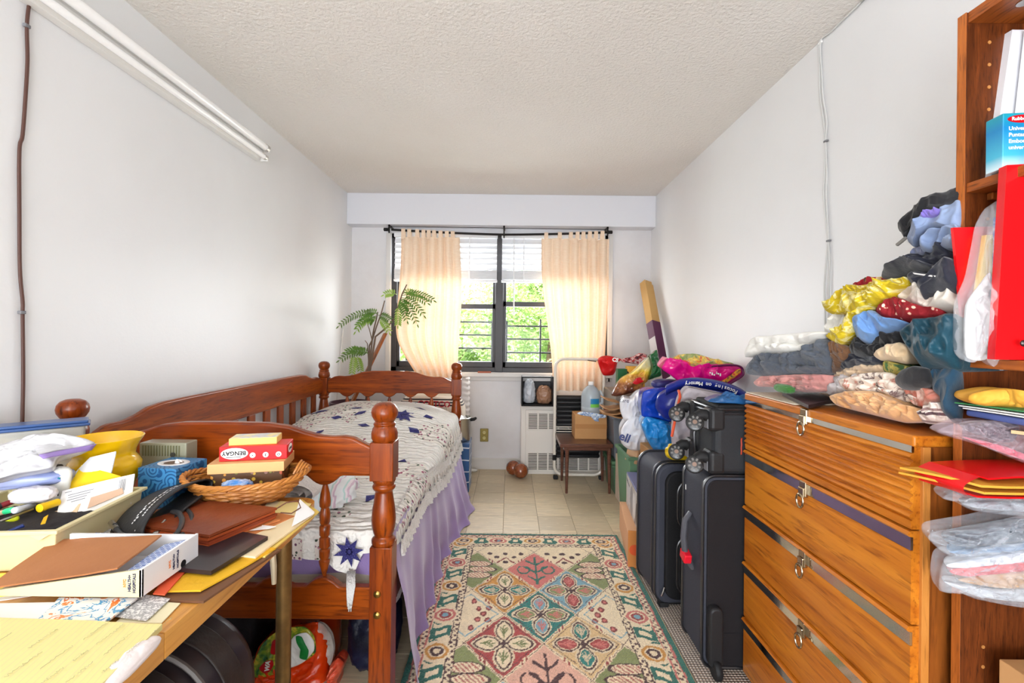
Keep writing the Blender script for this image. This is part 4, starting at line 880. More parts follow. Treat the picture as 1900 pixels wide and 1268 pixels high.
GRB = mat('grey bin plastic', (116, 120, 128), .4, bump=(50, .06)); GREENB = mat('green bin plastic', (74, 112, 82), .4, bump=(50, .06)); GREENC = mat('sage bin plastic', (98, 136, 104), .4, bump=(50, .06)); DRED = mat('dark red plastic', (134, 40, 58), .4)
def tub(name, lab, a, b_, m, lid=None, rimh=.02, open_=True):
    t = thing(name, lab, 'bin', ((a[0] + b_[0]) / 2, (a[1] + b_[1]) / 2, a[2])); w_ = .008; cx_, cy_ = (a[0] + b_[0]) / 2, (a[1] + b_[1]) / 2; sx, sy = b_[0] - a[0], b_[1] - a[1]; h = b_[2] - a[2]
    mb = MB(); tp_ = .88
    o = [(-1, -1), (1, -1), (1, 1), (-1, 1)]
    vs = [(cx_ + x * sx / 2 * tp_, cy_ + y * sy / 2 * tp_, a[2]) for x, y in o] + [(cx_ + x * sx / 2, cy_ + y * sy / 2, b_[2]) for x, y in o] + [(cx_ + x * (sx / 2 - w_), cy_ + y * (sy / 2 - w_), b_[2]) for x, y in o] + [(cx_ + x * (sx / 2 - w_) * tp_, cy_ + y * (sy / 2 - w_) * tp_, a[2] + .01) for x, y in o]
    fs = [(3, 2, 1, 0)] + [(i, (i + 1) % 4, 4 + (i + 1) % 4, 4 + i) for i in range(4)] + [(4 + i, 4 + (i + 1) % 4, 8 + (i + 1) % 4, 8 + i) for i in range(4)] + [(8 + i, 8 + (i + 1) % 4, 12 + (i + 1) % 4, 12 + i) for i in range(4)] + [(12, 13, 14, 15)]
    mb.add(vs, fs).build('tub', m, t, 0, .012, 3, world=True)
    r_ = MB()
    for q1, q2 in (((a[0] - .012, a[1] - .012), (b_[0] + .012, a[1])), ((a[0] - .012, b_[1]), (b_[0] + .012, b_[1] + .012)), ((a[0] - .012, a[1]), (a[0], b_[1])), ((b_[0], a[1]), (b_[0] + .012, b_[1]))): r_.bb((q1[0], q1[1], b_[2] - rimh), (q2[0], q2[1], b_[2]))
    r_.build('rim', m, t, 0, .003, world=True)
    if lid: MB().bb((a[0] - .015, a[1] - .015, b_[2] + .001), (b_[0] + .015, b_[1] + .015, b_[2] + .03)).build('lid', lid, t, 0, .01, 3, world=True)
    return t
tub('storage_bin', 'dark green storage bin on the floor beneath the grey bin', (.80, 3.58, 0), (1.13, 3.93, .235), GREENB, GREENB)
tub('trash_bin', 'grey bin with a dark red lid stacked on the green bin', (.80, 3.60, .268), (1.12, 3.90, .60), GRB, DRED)
tub('storage_tub', 'sage green open tub full of papers behind the appliance box', (.765, 2.97, 0), (1.15, 3.32, .455), GREENC)
o = MB().bb((.812, 3.44, 0), (.842, 3.56, .33)).build('board', mat('pale board', (214, 196, 176), .8), smooth=0, bevel=.002); tag(o, 'pale narrow board standing on the floor before the dark green bin', 'board')
bt_ = thing('tub_papers', 'brown paper packets and envelopes standing in the sage green tub', 'papers', (.90, 3.05, .35))
for i, (x, y, h, c, rz_) in enumerate(((.80, 3.02, .12, (196, 156, 118), .3), (.83, 3.06, .14, (170, 120, 80), -.1), (.87, 3.03, .10, (206, 110, 50), .2), (.90, 3.1, .15, (220, 200, 176), 0), (.96, 3.05, .11, (180, 140, 100), .2))):
    m_ = MB(); m_.box((x, y, .41 + h / 2), (.012, .12, h), Matrix.Rotation(rz_, 3, 'Z') @ Matrix.Rotation(.25, 3, 'Y')); m_.build('packet', mat('packet %d' % i, c, .8), bt_, 0, world=True)
WPL = film('white bag film', (238, 238, 242), .12, .22, (16, .7))
b = thing('white_bag', 'big white plastic shopping bag standing in the sage green tub', 'plastic bag', (.87, 3.0, .4))
C3 = lambda x, y, D: P(1080 + x / 4.228, 700 + y / 4.228, D)
pad('bag_body', WPL, [C3(300, 430, 2.92), C3(330, 365, 2.92), C3(400, 300, 2.92), C3(478, 330, 2.92), C3(525, 510, 2.92), C3(450, 575, 2.92), C3(370, 570, 2.92), C3(308, 520, 2.92)], bulge=.05, back=(.03, .22, 0), seed=33, amp=.020, freq=9, stretch=(1, 1, .5), parent=b)
pad('bag_top', WPL, [C3(295, 200, 2.96), C3(320, 155, 2.96), C3(385, 165, 2.96), C3(440, 112, 2.96), C3(490, 105, 2.96), C3(485, 320, 2.96), C3(400, 400, 2.94), C3(335, 350, 2.96), C3(300, 270, 2.96)], bulge=.04, back=(.03, .16, 0), seed=34, amp=.024, freq=10, stretch=(1, 1, .5), parent=b)
text(b, 'ell', .07, frame(C3(335, 475, 2.84), (.9, -.25, -.35), (.25, .05, .9)), mat('navy lettering', (36, 52, 110), .5), world=True, bold=.002); text(b, 'care', .035, frame(C3(330, 185, 2.89), (1, -.1, -.1), (.1, .2, .9)), mat('grey lettering', (80, 80, 90), .5), world=True)
APPL = blotch('appliance print', [(.3, (70, 70, 76)), (.45, (214, 210, 204)), (.6, (176, 168, 160)), (.75, (120, 116, 114))], 9, .35, .8, None)
b = thing('appliance_box', 'printed appliance box with grey photo side on the low cardboard box', 'box', (.85, 2.67, .172)); b.rotation_euler.z = -.10
MB().bb((.715, 2.455, .172), (1.08, 2.93, .37)).build('carton', mat('blue grey carton', (112, 116, 152), .5), b, 0, .003, world=True)
MB().bb((.7138, 2.46, .176), (.7148, 2.925, .362)).build('photo_side', APPL, b, 0, world=True)
for i, (y, z, w_, h_, c) in enumerate(((2.83, .275, .05, .075, (196, 194, 196)), (2.72, .26, .045, .085, (150, 148, 150)), (2.63, .265, .05, .07, (216, 214, 212)), (2.54, .25, .035, .06, (90, 84, 84)))):
    mb = MB(); mb.lathe([(.001, .0008), (1, .0006), (1, 0)], (0, 0, 0), 20, None); mb.v = [(.7137 - q_[2], y + q_[0] * w_, z + q_[1] * h_) for q_ in mb.v]; mb.build('kettle_print', mat('kettle print %d' % i, c, .4), b, 0, world=True)
mk = MB()
for i in range(5): mk.bb((.7130, 2.90 - .022 * i - .014, .325 - .003 * i), (.7136, 2.90 - .022 * i, .340 - .003 * i))
stuff(mk.build('printed_marks', BLACKP, b, 0, world=True))
b = thing('low_box', 'orange tan open cardboard box on the floor at the rug edge', 'box', (.87, 2.7, 0)); b.rotation_euler.z = -.14
MB().bb((.672, 2.44, .001), (1.10, 2.96, .168)).build('carton', mat('tan cardboard', (214, 164, 124), .8, bump=(50, .1)), b, 0, .003, world=True)
MB().bb((.668, 2.432, .004), (.80, 2.438, .20)).build('flap', mat('orange cardboard', (190, 122, 62), .8, bump=(50, .1)), b, 0, .001, world=True)
mb = MB(); mb.lathe([(.028, 0), (.028, .001)], (0, 0, 0), 22); mb.lathe([(.020, .0012), (.020, .0016)], (0, 0, 0), 22, None); M3 = Matrix.Rotation(PI / 2, 3, 'X'); mb.v = [tuple(V((.702, 2.4315, .10)) + M3 @ V(q_)) for q_ in mb.v]; mb.build('round_mark', mat('orange mark', (206, 84, 40), .6), b, 0, world=True)
o = MB().bb((.872, 2.985, .30), (1.10, 3.12, .525)).build('white_box', mat('white glossy box', (232, 232, 234), .35), smooth=0, bevel=.004); tag(o, 'plain white box sticking out of the sage green tub below the sky blue bag', 'box')
o = MB().bb((.80, 2.47, .372), (1.08, 2.86, .575)).build('plain_carton', CARD, smooth=0, bevel=.004); tag(o, 'plain brown carton under the sky blue bag behind the pocketed suitcase', 'carton')
BLUE1 = mat('shiny royal blue bag', (22, 70, 190), .22, bump=(12, .5, .02), col2=(16, 50, 160), vs=4, coat=.5); BLUE2 = mat('shiny sky blue bag', (30, 130, 206), .22, bump=(12, .5, .02), col2=(50, 156, 226), vs=6, coat=.5)
o = pad('blue_tote', BLUE1, [C3(478, 118, 2.62), C3(620, 82, 2.62), C3(745, 88, 2.62), C3(750, 170, 2.62), C3(745, 270, 2.62), C3(690, 355, 2.62), C3(590, 325, 2.62), C3(468, 302, 2.62)], bulge=.03, back=(.03, .22, 0), seed=36, amp=.022, freq=6, edge=4, sharp=.6); tag(o, 'shiny royal blue tote bag with pale creases above the sky blue bag', 'bag')
o = pad('sky_bag', BLUE2, [C3(463, 372, 2.6), C3(500, 312, 2.6), C3(600, 330, 2.6), C3(692, 360, 2.6), C3(718, 470, 2.6), C3(712, 580, 2.6), C3(620, 612, 2.6), C3(555, 565, 2.6), C3(500, 480, 2.6)], bulge=.03, back=(.03, .2, 0), seed=37, amp=.020, freq=8, edge=4); tag(o, 'shiny sky blue plastic bag hanging below the royal blue tote', 'bag')
o = MB().slab([P(1192, 727, 2.86), P(1204, 735, 2.70), P(1262, 706, 2.70), P(1247, 697, 2.9)], .03, 6, .003, 3).build('photo_frame', mat('white grey board', (206, 200, 200), .5)); tag(o, 'white grey flat board tilted above the royal blue tote', 'board')
o = lump('navy_pouch', mat('navy vinyl', (56, 56, 112), .35, bump=(20, .3)), P(1236, 712, 2.72), (.085, .05, .026), 38, .1, 4, 40, 24, rz=.3); tag(o, 'dark blue vinyl pouch lying on the white grey board', 'pouch')
# food bags on top
n = NT('snack print'); sp_ = n.n('ShaderNodeSeparateXYZ'); vec = n.coords(); n.l(vec, sp_.inputs[0]); ad = n.n('ShaderNodeMath', operation='MULTIPLY_ADD'); n.l(n.noise(vec, 14, 3), ad.inputs[0]); ad.inputs[1].default_value = .16; n.l(sp_.outputs[2], ad.inputs[2])
n.col(n.ramp(n.step(ad.outputs[0], .86 + .06, 1.06 + .10), [(.05, (92, 44, 30)), (.25, (170, 108, 56)), (.42, (224, 168, 66)), (.55, (246, 214, 76)), (.75, (240, 226, 170)), (.95, (206, 214, 196))])); n.set(Roughness=.25); n.b.inputs['Coat Weight'].default_value = .3; n.bump(n.noise(vec, 20, 3), .3, .01); SNK = n.m; SNK2 = n.m
CB = lambda x, y, D=3.2: P(1100 + x / 10.57, 640 + y / 10.57, D)
b = thing('snack_bag', 'yellow and brown snack bag tilted on the white plastic bag', 'bag', (.86, 3.2, 0))
pad('bag_body', SNK, [CB(360, 985), CB(430, 830), CB(560, 660), CB(750, 560), CB(880, 450), CB(1100, 240), CB(1150, 420), CB(1105, 620), CB(1070, 720), CB(980, 790), CB(960, 900), CB(800, 935), CB(600, 990), CB(460, 1015)], bulge=.04, back=(.02, .14, 0), seed=41, amp=.012, freq=12, parent=b)
pad('brand_mark', REDP, [CB(780, 750, 3.135), CB(850, 660, 3.135), CB(940, 640, 3.135), CB(960, 690, 3.135), CB(1000, 720, 3.135), CB(860, 780, 3.135)], bulge=.003, back=(0, .004, 0), amp=.001, parent=b)
o = pad('green_bag', mat('green foil', (16, 92, 44), .22, bump=(16, .5), coat=.4), [CB(1110, 215, 3.17), CB(1180, 160, 3.17), CB(1255, 100, 3.17), CB(1300, 290, 3.17), CB(1325, 420, 3.17), CB(1345, 600, 3.17), CB(1220, 650, 3.17), CB(1090, 690, 3.17), CB(1105, 600, 3.17), CB(1155, 430, 3.17)], bulge=.03, back=(0, .07, 0), seed=42, amp=.016, freq=10); tag(o, 'dark green foil bag standing behind the yellow snack bag', 'bag')
b = thing('red_pouch', 'bright red cloth pouch hanging from the cot frame', 'pouch', (.76, 3.72, .9))
pad('pouch_body', mat('red nylon', (214, 14, 18), .5, bump=(20, .3), col2=(186, 8, 14)), [CB(95, 290, 3.7), CB(180, 225, 3.7), CB(320, 215, 3.7), CB(560, 285, 3.7), CB(480, 360, 3.7), CB(445, 520, 3.7), CB(380, 600, 3.7), CB(205, 598, 3.7), CB(130, 430, 3.7)], bulge=.05, back=(0, .06, 0), seed=43, amp=.010, freq=9, parent=b)
MB().tube([(.66, 3.95, 1.01), (.70, 3.8, 1.01)], .004).build('cord', BLK2, b, world=True); pad('pouch_tail', blotch('red navy print', [(.36, (190, 20, 30)), (.46, (230, 214, 210)), (.52, (190, 20, 30)), (.62, (40, 50, 60)), (.75, (170, 30, 40))], 22, .5, .8, (30, .3), 0), [CB(540, 285, 3.68), CB(800, 232, 3.68), CB(920, 165, 3.68), CB(1065, 205, 3.68), CB(1000, 420, 3.68), CB(850, 380, 3.68), CB(600, 345, 3.68)], bulge=.03, back=(0, .05, 0), seed=44, amp=.014, parent=b)
text(b, 'CS', .04, frame(CB(440, 300, 3.60), (1, 0, -.2), (.2, 0, 1)), WHITEP, world=True, bold=.002)
o = MB().bb((.80, 3.46, .80), (.868, 3.53, .975)).build('green_carton', mat('green carton', (20, 92, 52), .45), smooth=0, bevel=.003); tag(o, 'small dark green carton below the red pouch', 'carton')
b = thing('orange_carton', 'orange yellow carton with a black letter between red pouch and green bag', 'carton', (.93, 3.5, .8)); MB().bb((.872, 3.46, .80), (1.0, 3.53, .995)).build('carton', mat('amber carton', (228, 168, 62), .5), b, 0, .003, world=True); text(b, 'W', .07, frame((.905, 3.4585, .93), (1, 0, 0), (0, 0, 1)), BLACKP, world=True, bold=.002)
o = MB().bb((.78, 3.44, .632), (1.12, 3.88, .798)).build('mixed_box', mat('dull grey box', (150, 140, 130), .7), smooth=0, bevel=.01); tag(o, 'dull grey carton on the red bin lid under the small cartons', 'carton')
KRB = mat('kraft paper bag', (176, 132, 90), .8, bump=(25, .3), col2=(150, 108, 70))
b = thing('paper_bags', 'folded brown kraft paper bags fanned out beside the jug', 'paper bag', (.80, 3.45, .63))
for i, (z, a) in enumerate(((.655, .1), (.685, .25), (.71, .05), (.735, -.35))):
    mb = MB(); R = Matrix.Rotation(.12 - a, 3, 'Y')
    mb.grid(lambda u, v: V((.79, 3.39, z)) + R @ V(((u - .5) * .24, (v - .5) * .16, .012 * math.cos(u * 6 + i) )), 16, 8); mb.build('folded_bag', KRB, b, 60, world=True).modifiers.new('t', 'SOLIDIFY').thickness = .008
PKM = mat('magenta vinyl bag', (232, 16, 138), .25, bump=(14, .4), coat=.3, col2=(206, 8, 116)); CP = lambda x, y, D=2.5: P(1225 + x / 11.875, 650 + y / 11.875, D)
b = thing('pink_bag', 'shiny magenta shopping bag with food print lying on top of the pile', 'bag', (1.03, 2.62, .96))
pad('bag_body', PKM, [CP(30, 400), CP(180, 180), CP(330, 300), CP(560, 400), CP(850, 395), CP(1200, 360), CP(1700, 335), CP(1810, 430), CP(1790, 560), CP(1430, 785), CP(1240, 740), CP(900, 692), CP(470, 715), CP(240, 560)], n=(-.2, -.8, .5), bulge=.03, back=(.02, .22, .01), seed=46, amp=.022, freq=7, edge=4, parent=b)
PKT = blotch('food print', [(.30, (214, 216, 120)), (.40, (120, 150, 80)), (.47, (176, 170, 110)), (.54, (240, 206, 80)), (.60, (200, 40, 50)), (.66, (236, 226, 210)), (.76, (120, 180, 80))], 16, .25, 1.0, (14, .2), .3)
pad('printed_top', PKT, [CP(250, 215, 2.6), CP(440, 100, 2.6), CP(770, 85, 2.6), CP(1040, 160, 2.6), CP(1240, 220, 2.6), CP(1480, 270, 2.6), CP(1640, 330, 2.6), CP(1200, 400, 2.58), CP(800, 420, 2.58), CP(500, 420, 2.58), CP(330, 330, 2.58)], n=(-.2, -.8, .5), bulge=.025, back=(.02, .15, 0), seed=47, amp=.010, freq=9, parent=b)
pad('round_label', mat('coral red print', (222, 70, 66), .35), [CP(330, 290, 2.505), CP(430, 225, 2.51), CP(560, 225, 2.51), CP(670, 300, 2.505), CP(620, 380, 2.49), CP(480, 400, 2.485), CP(370, 350, 2.49)], n=(-.2, -.8, .5), bulge=.012, back=(0, .01, 0), amp=.002, parent=b)
pad('opening', blotch('amber red print', [(.4, (60, 20, 50)), (.5, (226, 160, 40)), (.6, (200, 30, 50))], 30, .4, .5, None, 0), [CP(1260, 745, 2.46), CP(1500, 590, 2.46), CP(1720, 420, 2.46), CP(1780, 440, 2.46), CP(1740, 540, 2.46), CP(1420, 740, 2.46)], n=(-.2, -.9, .3), bulge=.006, back=(0, .02, 0), amp=.002, parent=b)
mb = MB(); mb.tube(smooth_pts([CP(850, 385, 2.465), CP(1200, 352, 2.465), CP(1600, 330, 2.465), CP(1770, 370, 2.465), CP(1820, 460, 2.465), CP(1790, 580, 2.46), CP(1430, 800, 2.455)]), .006, 6); mb.build('hem', mat('plum hem', (96, 16, 70), .4), b, world=True)
mk = MB()
for i in range(6): q_ = CP(1100 + 45 * i, 500 + 22 * (i % 3), 2.452); mk.box(q_, (.006, .004, .008 + .006 * (i % 2)))
stuff(mk.build('printed_marks', WHITEP, b, 0, world=True))
NVB = mat('navy tote', (14, 34, 130), .3, bump=(16, .3), coat=.2)
b = thing('navy_tote', 'navy blue tote with white lettering draped behind the grey bag', 'bag', (1.0, 2.36, .7))
lump('bag_body', NVB, (1.03, 2.50, .86), (.24, .08, .10), 48, .06, 3, parent=b)
bp = smooth_pts([V((a_, b_, 0)) for a_, b_ in ((1236, 717), (1262, 706), (1290, 703), (1320, 706), (1350, 713), (1375, 724), (1394, 738))], 8)
def band(u, v):
    f_ = u * (len(bp) - 1); i0 = min(len(bp) - 2, int(f_)); q_ = bp[i0].lerp(bp[i0 + 1], f_ - i0); return P(q_.x - 2 * v, q_.y + 15 * v, 2.30 - .03 * math.sin(v * PI))
mb = MB(); mb.grid(band, 48, 8); o = mb.build('strap', NVB, b, 180, world=True); o.modifiers.new('t', 'SOLIDIFY').thickness = .006
s_ = 'Focusing on Memory'
for i, ch in enumerate(reversed(s_)):
    if ch == ' ': continue
    u = .235 + .53 * i / (len(s_) - 1); q0, q1, q2 = band(u, .55), band(u + .02, .55), band(u, .2); qq = V((q0.x, q0.y - .008, q0.z))
    text(b, ch, .026, frame(qq, q0 - q1, V((0, 0, -1))), WHITEP, world=True, bold=.0005)
GNW = mat('grey nonwoven fabric', (182, 174, 180), .85, bump=(200, .2)); CG = lambda x, y, D=2.08: P(1230 + x / 6.34, 700 + y / 6.34, D)
b = thing('grey_bag', 'pale grey fabric bag with an orange edge behind the wheeled case', 'bag', (.92, 2.12, .65))
pad('bag_body', GNW, [CG(165, 325), CG(215, 205), CG(300, 125), CG(520, 165), CG(760, 225), CG(780, 420), CG(600, 900), CG(150, 910), CG(105, 650)], bulge=.03, back=(.05, .18, 0), seed=49, amp=.022, freq=6, edge=5, parent=b); mb = MB(); mb.tube(smooth_pts([CG(185, 160, 2.10), CG(200, 230, 2.06), CG(185, 300, 2.06), CG(120, 620, 2.05), CG(105, 700, 2.05)]), .006, 8); mb.build('piping', mat('orange piping', (214, 84, 50), .6), b, world=True)
o = lump('yellow_tool', mat('yellow plastic', (226, 190, 24), .35, coat=.4), (.785, 2.17, .690), (.055, .03, .036), 50, .18, 3, 36, 22); tag(o, 'yellow plastic tool lying on the pocketed suitcase', 'tool')
# ================================================================== SUITCASES
SFAB = mat('black suitcase fabric', (20, 20, 22), .75, bump=(300, .3, .003)); SFAB2 = mat('charcoal suitcase side', (54, 56, 66), .7, bump=(300, .3, .003)); SPIP = mat('black piping', (30, 30, 33), .28, spec=.7); DFAB = mat('deep black fabric', (24, 21, 24), .8, bump=(300, .3, .003)); ZIP = mat('zipper', (60, 60, 64), .35, .6)
def rrect(x0, x1, z0, z1, r, n_=6):
    pts = []
    for cx_, cz_, a0 in ((x1 - r, z1 - r, 0), (x0 + r, z1 - r, PI / 2), (x0 + r, z0 + r, PI), (x1 - r, z0 + r, 1.5 * PI)):
        for k_ in range(n_ + 1): a = a0 + PI / 2 * k_ / n_; pts.append((cx_ + r * math.cos(a), cz_ + r * math.sin(a)))
    return pts
s = thing('suitcase', 'black fabric suitcase with two outer pockets on the woven mat', 'suitcase', (.90, 2.24, .011), math.radians(4)); X0_, X1_, D_, H_ = -.245, .245, .13, .64
MB().prism(rrect(X0_, X1_, 0.015, H_, .06), -D_, D_, 'XZY').build('shell', SFAB2, s, 40, .012, 3)
MB().prism(rrect(X0_ + .035, X1_ - .035, .04, H_ - .03, .055), -D_ - .018, -D_ + .01, 'XZY').build('front_panel', SFAB, s, 40, .008, 3)
for z0, z1 in ((.36, .575), (.07, .33)):
    pk = MB().prism(rrect(X0_ + .085, X1_ - .05, z0, z1, .06), -D_ - .034, -D_ - .012, 'XZY').build('pocket', SFAB, s, 40, .01, 3)
    mb = MB(); mb.tube([(a, -D_ - .026, b2) for a, b2 in rrect(X0_ + .083, X1_ - .048, z0 - .002, z1 + .002, .06)], .005, 6, closed=True); mb.build('pocket_piping', SPIP, pk)
for yy in (-D_ + .012, -D_ + .05, D_ - .02):
    mb = MB(); mb.tube([(a, yy, b2) for a, b2 in rrect(X0_ - .002, X1_ + .002, .013, H_ + .002, .06)], .005 if yy < 0 else .006, 6, closed=True); mb.build('piping', SPIP if yy != -D_ + .05 else ZIP, s)
for x in (X0_ + .04, X1_ - .04): MB().bb((x - .02, -D_, -.008), (x + .02, -D_ + .04, .02)).build('foot', BLK2, s, 0, .004)
MB().tube([(X0_ + .03, -D_ - .02, .10), (X0_ + .02, -D_ - .03, .085), (X0_ + .012, -D_ - .032, .07)], .004, 6).build('zip_pull', STEEL, s)
s = thing('suitcase', 'tall charcoal suitcase standing on end with a red tag on its handle', 'suitcase', (.985, 1.82, .011)); X0_, X1_, D_, H_ = -.272, .25, .112, .705
MB().prism(rrect(X0_, X1_, .01, H_, .045), -D_, D_, 'XZY').build('shell', SFAB2, s, 40, .010, 3)
MB().prism(rrect(X0_ + .012, X1_ - .02, .02, H_ - .012, .035), -D_ - .006, -D_ + .01, 'XZY').build('front_panel', DFAB, s, 40, .004, 2)
MB().bb((X0_ + .02, -D_ - .009, .02), (X1_ - .02, -D_ - .004, .14)).build('kick_panel', DFAB, s, 0, .003)
for yy in (-D_ + .002, D_ - .03):
    mb = MB(); mb.tube([(a, yy, b2) for a, b2 in rrect(X0_ - .002, X1_, .008, H_ + .002, .045)], .0055, 6, closed=True); mb.build('piping', SPIP, s)
hd = MB(); hd.tube([(X0_ - .002, .005, .53), (X0_ - .026, .0, .50), (X0_ - .034, -.008, .44), (X0_ - .030, -.016, .38), (X0_ - .010, -.02, .34), (X0_, -.02, .325)], [.010, .012, .012, .012, .012, .010], 10); h_ = hd.build('carry_handle', mat('grey handle', (76, 76, 82), .35), s)
tg = MB(); tg.box((X0_ - .028, -.018, .372), (.030, .050, .036), Matrix.Rotation(.25, 3, 'X')); tg.box((X0_ - .030, .0, .40), (.012, .022, .045), Matrix.Rotation(-.5, 3, 'X')); tg.build('luggage_tag', mat('red tag', (214, 24, 44), .4), s, 0, .005)
mb = MB(); mb.bb((X0_ - .001, .06, .60), (X0_ + .003, .066, .62)); mb.build('label', WHITEP, s, 0)
cv = MB(); cv.prism(rrect(-.262, -.212, .03, .245, .022), -D_ - .04, -D_ - .004, 'XZY'); cv.build('wheel_housing', BLK, s, 40, .008, 3)
wh = MB(); wh.lathe([(.006, -.012), (.03, -.012), (.034, -.006), (.034, .006), (.03, .012), (.006, .012)], (-.237, -D_ - .038, .026), 20, Matrix.Rotation(PI / 2, 3, 'Y')); wh.build('wheel', BLK2, s, 40)
s = thing('cabin_case', 'small black four-wheeled cabin case lying on the tall charcoal suitcase', 'suitcase', (.97, 1.825, .722)); X0_, X1_, D_, H_ = -.225, .25, .125, .235
mb = MB(); mb.box((0.0125, 0, H_ / 2), (X1_ - X0_, 2 * D_, H_)); mb.build('shell', mat('black cabin fabric', (36, 38, 42), .6, bump=(250, .25, .003)), s, 0, .025, 4)
mb = MB(); mb.box((.02, 0, H_ + .006), (X1_ - X0_ - .03, 2 * D_ - .03, .03)); mb.build('expander', SFAB, s, 0, .01, 3)
for z in (H_ - .012, H_ + .004):
    mb = MB(); q_ = rrect(X0_ + .004, X1_, -D_ + .004, D_ - .004, .03); mb.tube([(a, b2, z) for a, b2 in q_], .005, 6, closed=True); mb.build('zipper', SPIP if z > H_ else ZIP, s)
mb = MB(); mb.tube([(X0_ - .001, .03, .19), (X0_ - .012, .03, .12), (X0_ - .008, .03, .06), (X0_ - .002, .03, .04)], .007, 8); mb.build('base_groove', SPIP, s)
PLB = mat('glossy black wheel', (30, 30, 32), .3, coat=.3); RIM = mat('grey wheel spokes', (112, 110, 108), .45)
for y in (-D_ + .035, D_ - .03):
    for z in (.045, H_ - .035):
        cg = MB(); cg.box((X0_ + .014, y, z), (.06, .075, .085)); g_ = cg.build('corner_guard', BLK, s, 0, .015, 3)
        MB().bb((X0_ - .018, y - .02, z - .034), (X0_ - .014, y + .02, z + .002)).build('guard_cap', GRYP, g_, 0, .003)
        wz = z - .012
        c_ = MB(); c_.tube([(X0_ - .012, y, z + .012), (X0_ - .035, y, z + .016), (X0_ - .052, y, z + .008)], [.022, .021, .017], 12); c_.build('caster_arm', BLK2, s, 60)
        w_ = MB(); MW = Matrix.Rotation(math.radians(68), 3, 'X') @ Matrix.Rotation(math.radians(-18), 3, 'Y'); cw = (X0_ - .062, y - .012, wz)
        w_.lathe([(.008, -.009), (.026, -.009), (.0315, -.006), (.0325, 0), (.0315, .006), (.026, .009), (.008, .009)], cw, 24, MW); w_ = w_.build('wheel', PLB, s, 50)
        sp = MB()
        for q_ in range(8):
            a = 2 * PI * q_ / 8 + .2; R_ = MW @ Matrix.Rotation(a, 3, 'Z')
            for sd in (-1, 1): sp.box(V(cw) + R_ @ V((.0185, 0, sd * .0092)), (.009, .007, .001), R_)
        sp.build('spokes', RIM, w_, 0); hb_ = MB(); hb_.lathe([(.008, -.011), (.008, .011)], cw, 14, MW); hb_.build('hub', mat('bronze hub', (120, 98, 86), .4, .5), w_, 40)
BLJ = mat('blue nylon', (34, 88, 140), .3, bump=(20, .4), col2=(24, 66, 112), coat=.2)
b = thing('blue_jacket', 'folded blue nylon jacket with a hanging strap on the cabin case', 'jacket', (1.05, 1.80, .98))
pad('jacket_body', BLJ, [CG(530, 285, 1.74), CG(600, 250, 1.78), CG(730, 218, 1.8), CG(900, 240, 1.8), CG(1100, 260, 1.8), CG(1100, 340, 1.74), CG(860, 312, 1.72), CG(650, 305, 1.72)], n=(0, -.4, 1), bulge=.012, back=(.02, .12, -.005), seed=52, amp=.012, freq=14, parent=b)
mb = MB(); mb.grid(lambda u, v: V((.885 + .05 * math.sin(v * 2.6) + .03 * u, 1.715 - .055 * math.sin(v * 1.7) , .995 - .115 * v * v)), 4, 16); o = mb.build('strap', mat('blue strap', (32, 116, 190), .35), b, 180, world=True); o.modifiers.new('t', 'SOLIDIFY').thickness = .004
# ================================================================== DRESSER
AMB = wood('amber teak veneer', (172, 90, 18), (212, 132, 38), 'Y', (136, 66, 10), .34, .18, .7); AMBZ = wood('amber side veneer', (112, 58, 18), (152, 84, 30), 'Z', (88, 44, 14), .4, .15, .7); AMBL = wood('light amber edge', (184, 116, 48), (206, 138, 66), 'Z', None, .35, .3)
dr = thing('chest_of_drawers', 'amber wood chest of drawers with chrome strips and ring pulls', 'dresser', (1.05, 1.335, 0)); DX, DY0, DY1, DZ = .845, .985, 1.69, 1.024
MB().bb((DX + .03, DY0, .0), (1.255, DY1, DZ - .024)).build('carcass', AMBZ, dr, 0, .002, world=True)
MB().bb((DX + .004, DY0 - .002, DZ - .024), (1.258, DY1 + .002, DZ)).build('top', AMB, dr, 0, .004, 2, world=True)
MB().bb((DX + .024, DY0 - .003, .0), (DX + .040, DY0 + .012, DZ - .024)).build('front_stile', AMBL, dr, 0, .001, world=True)
PULL = mat('brushed pewter pull', (176, 160, 134), .25, 1.0)
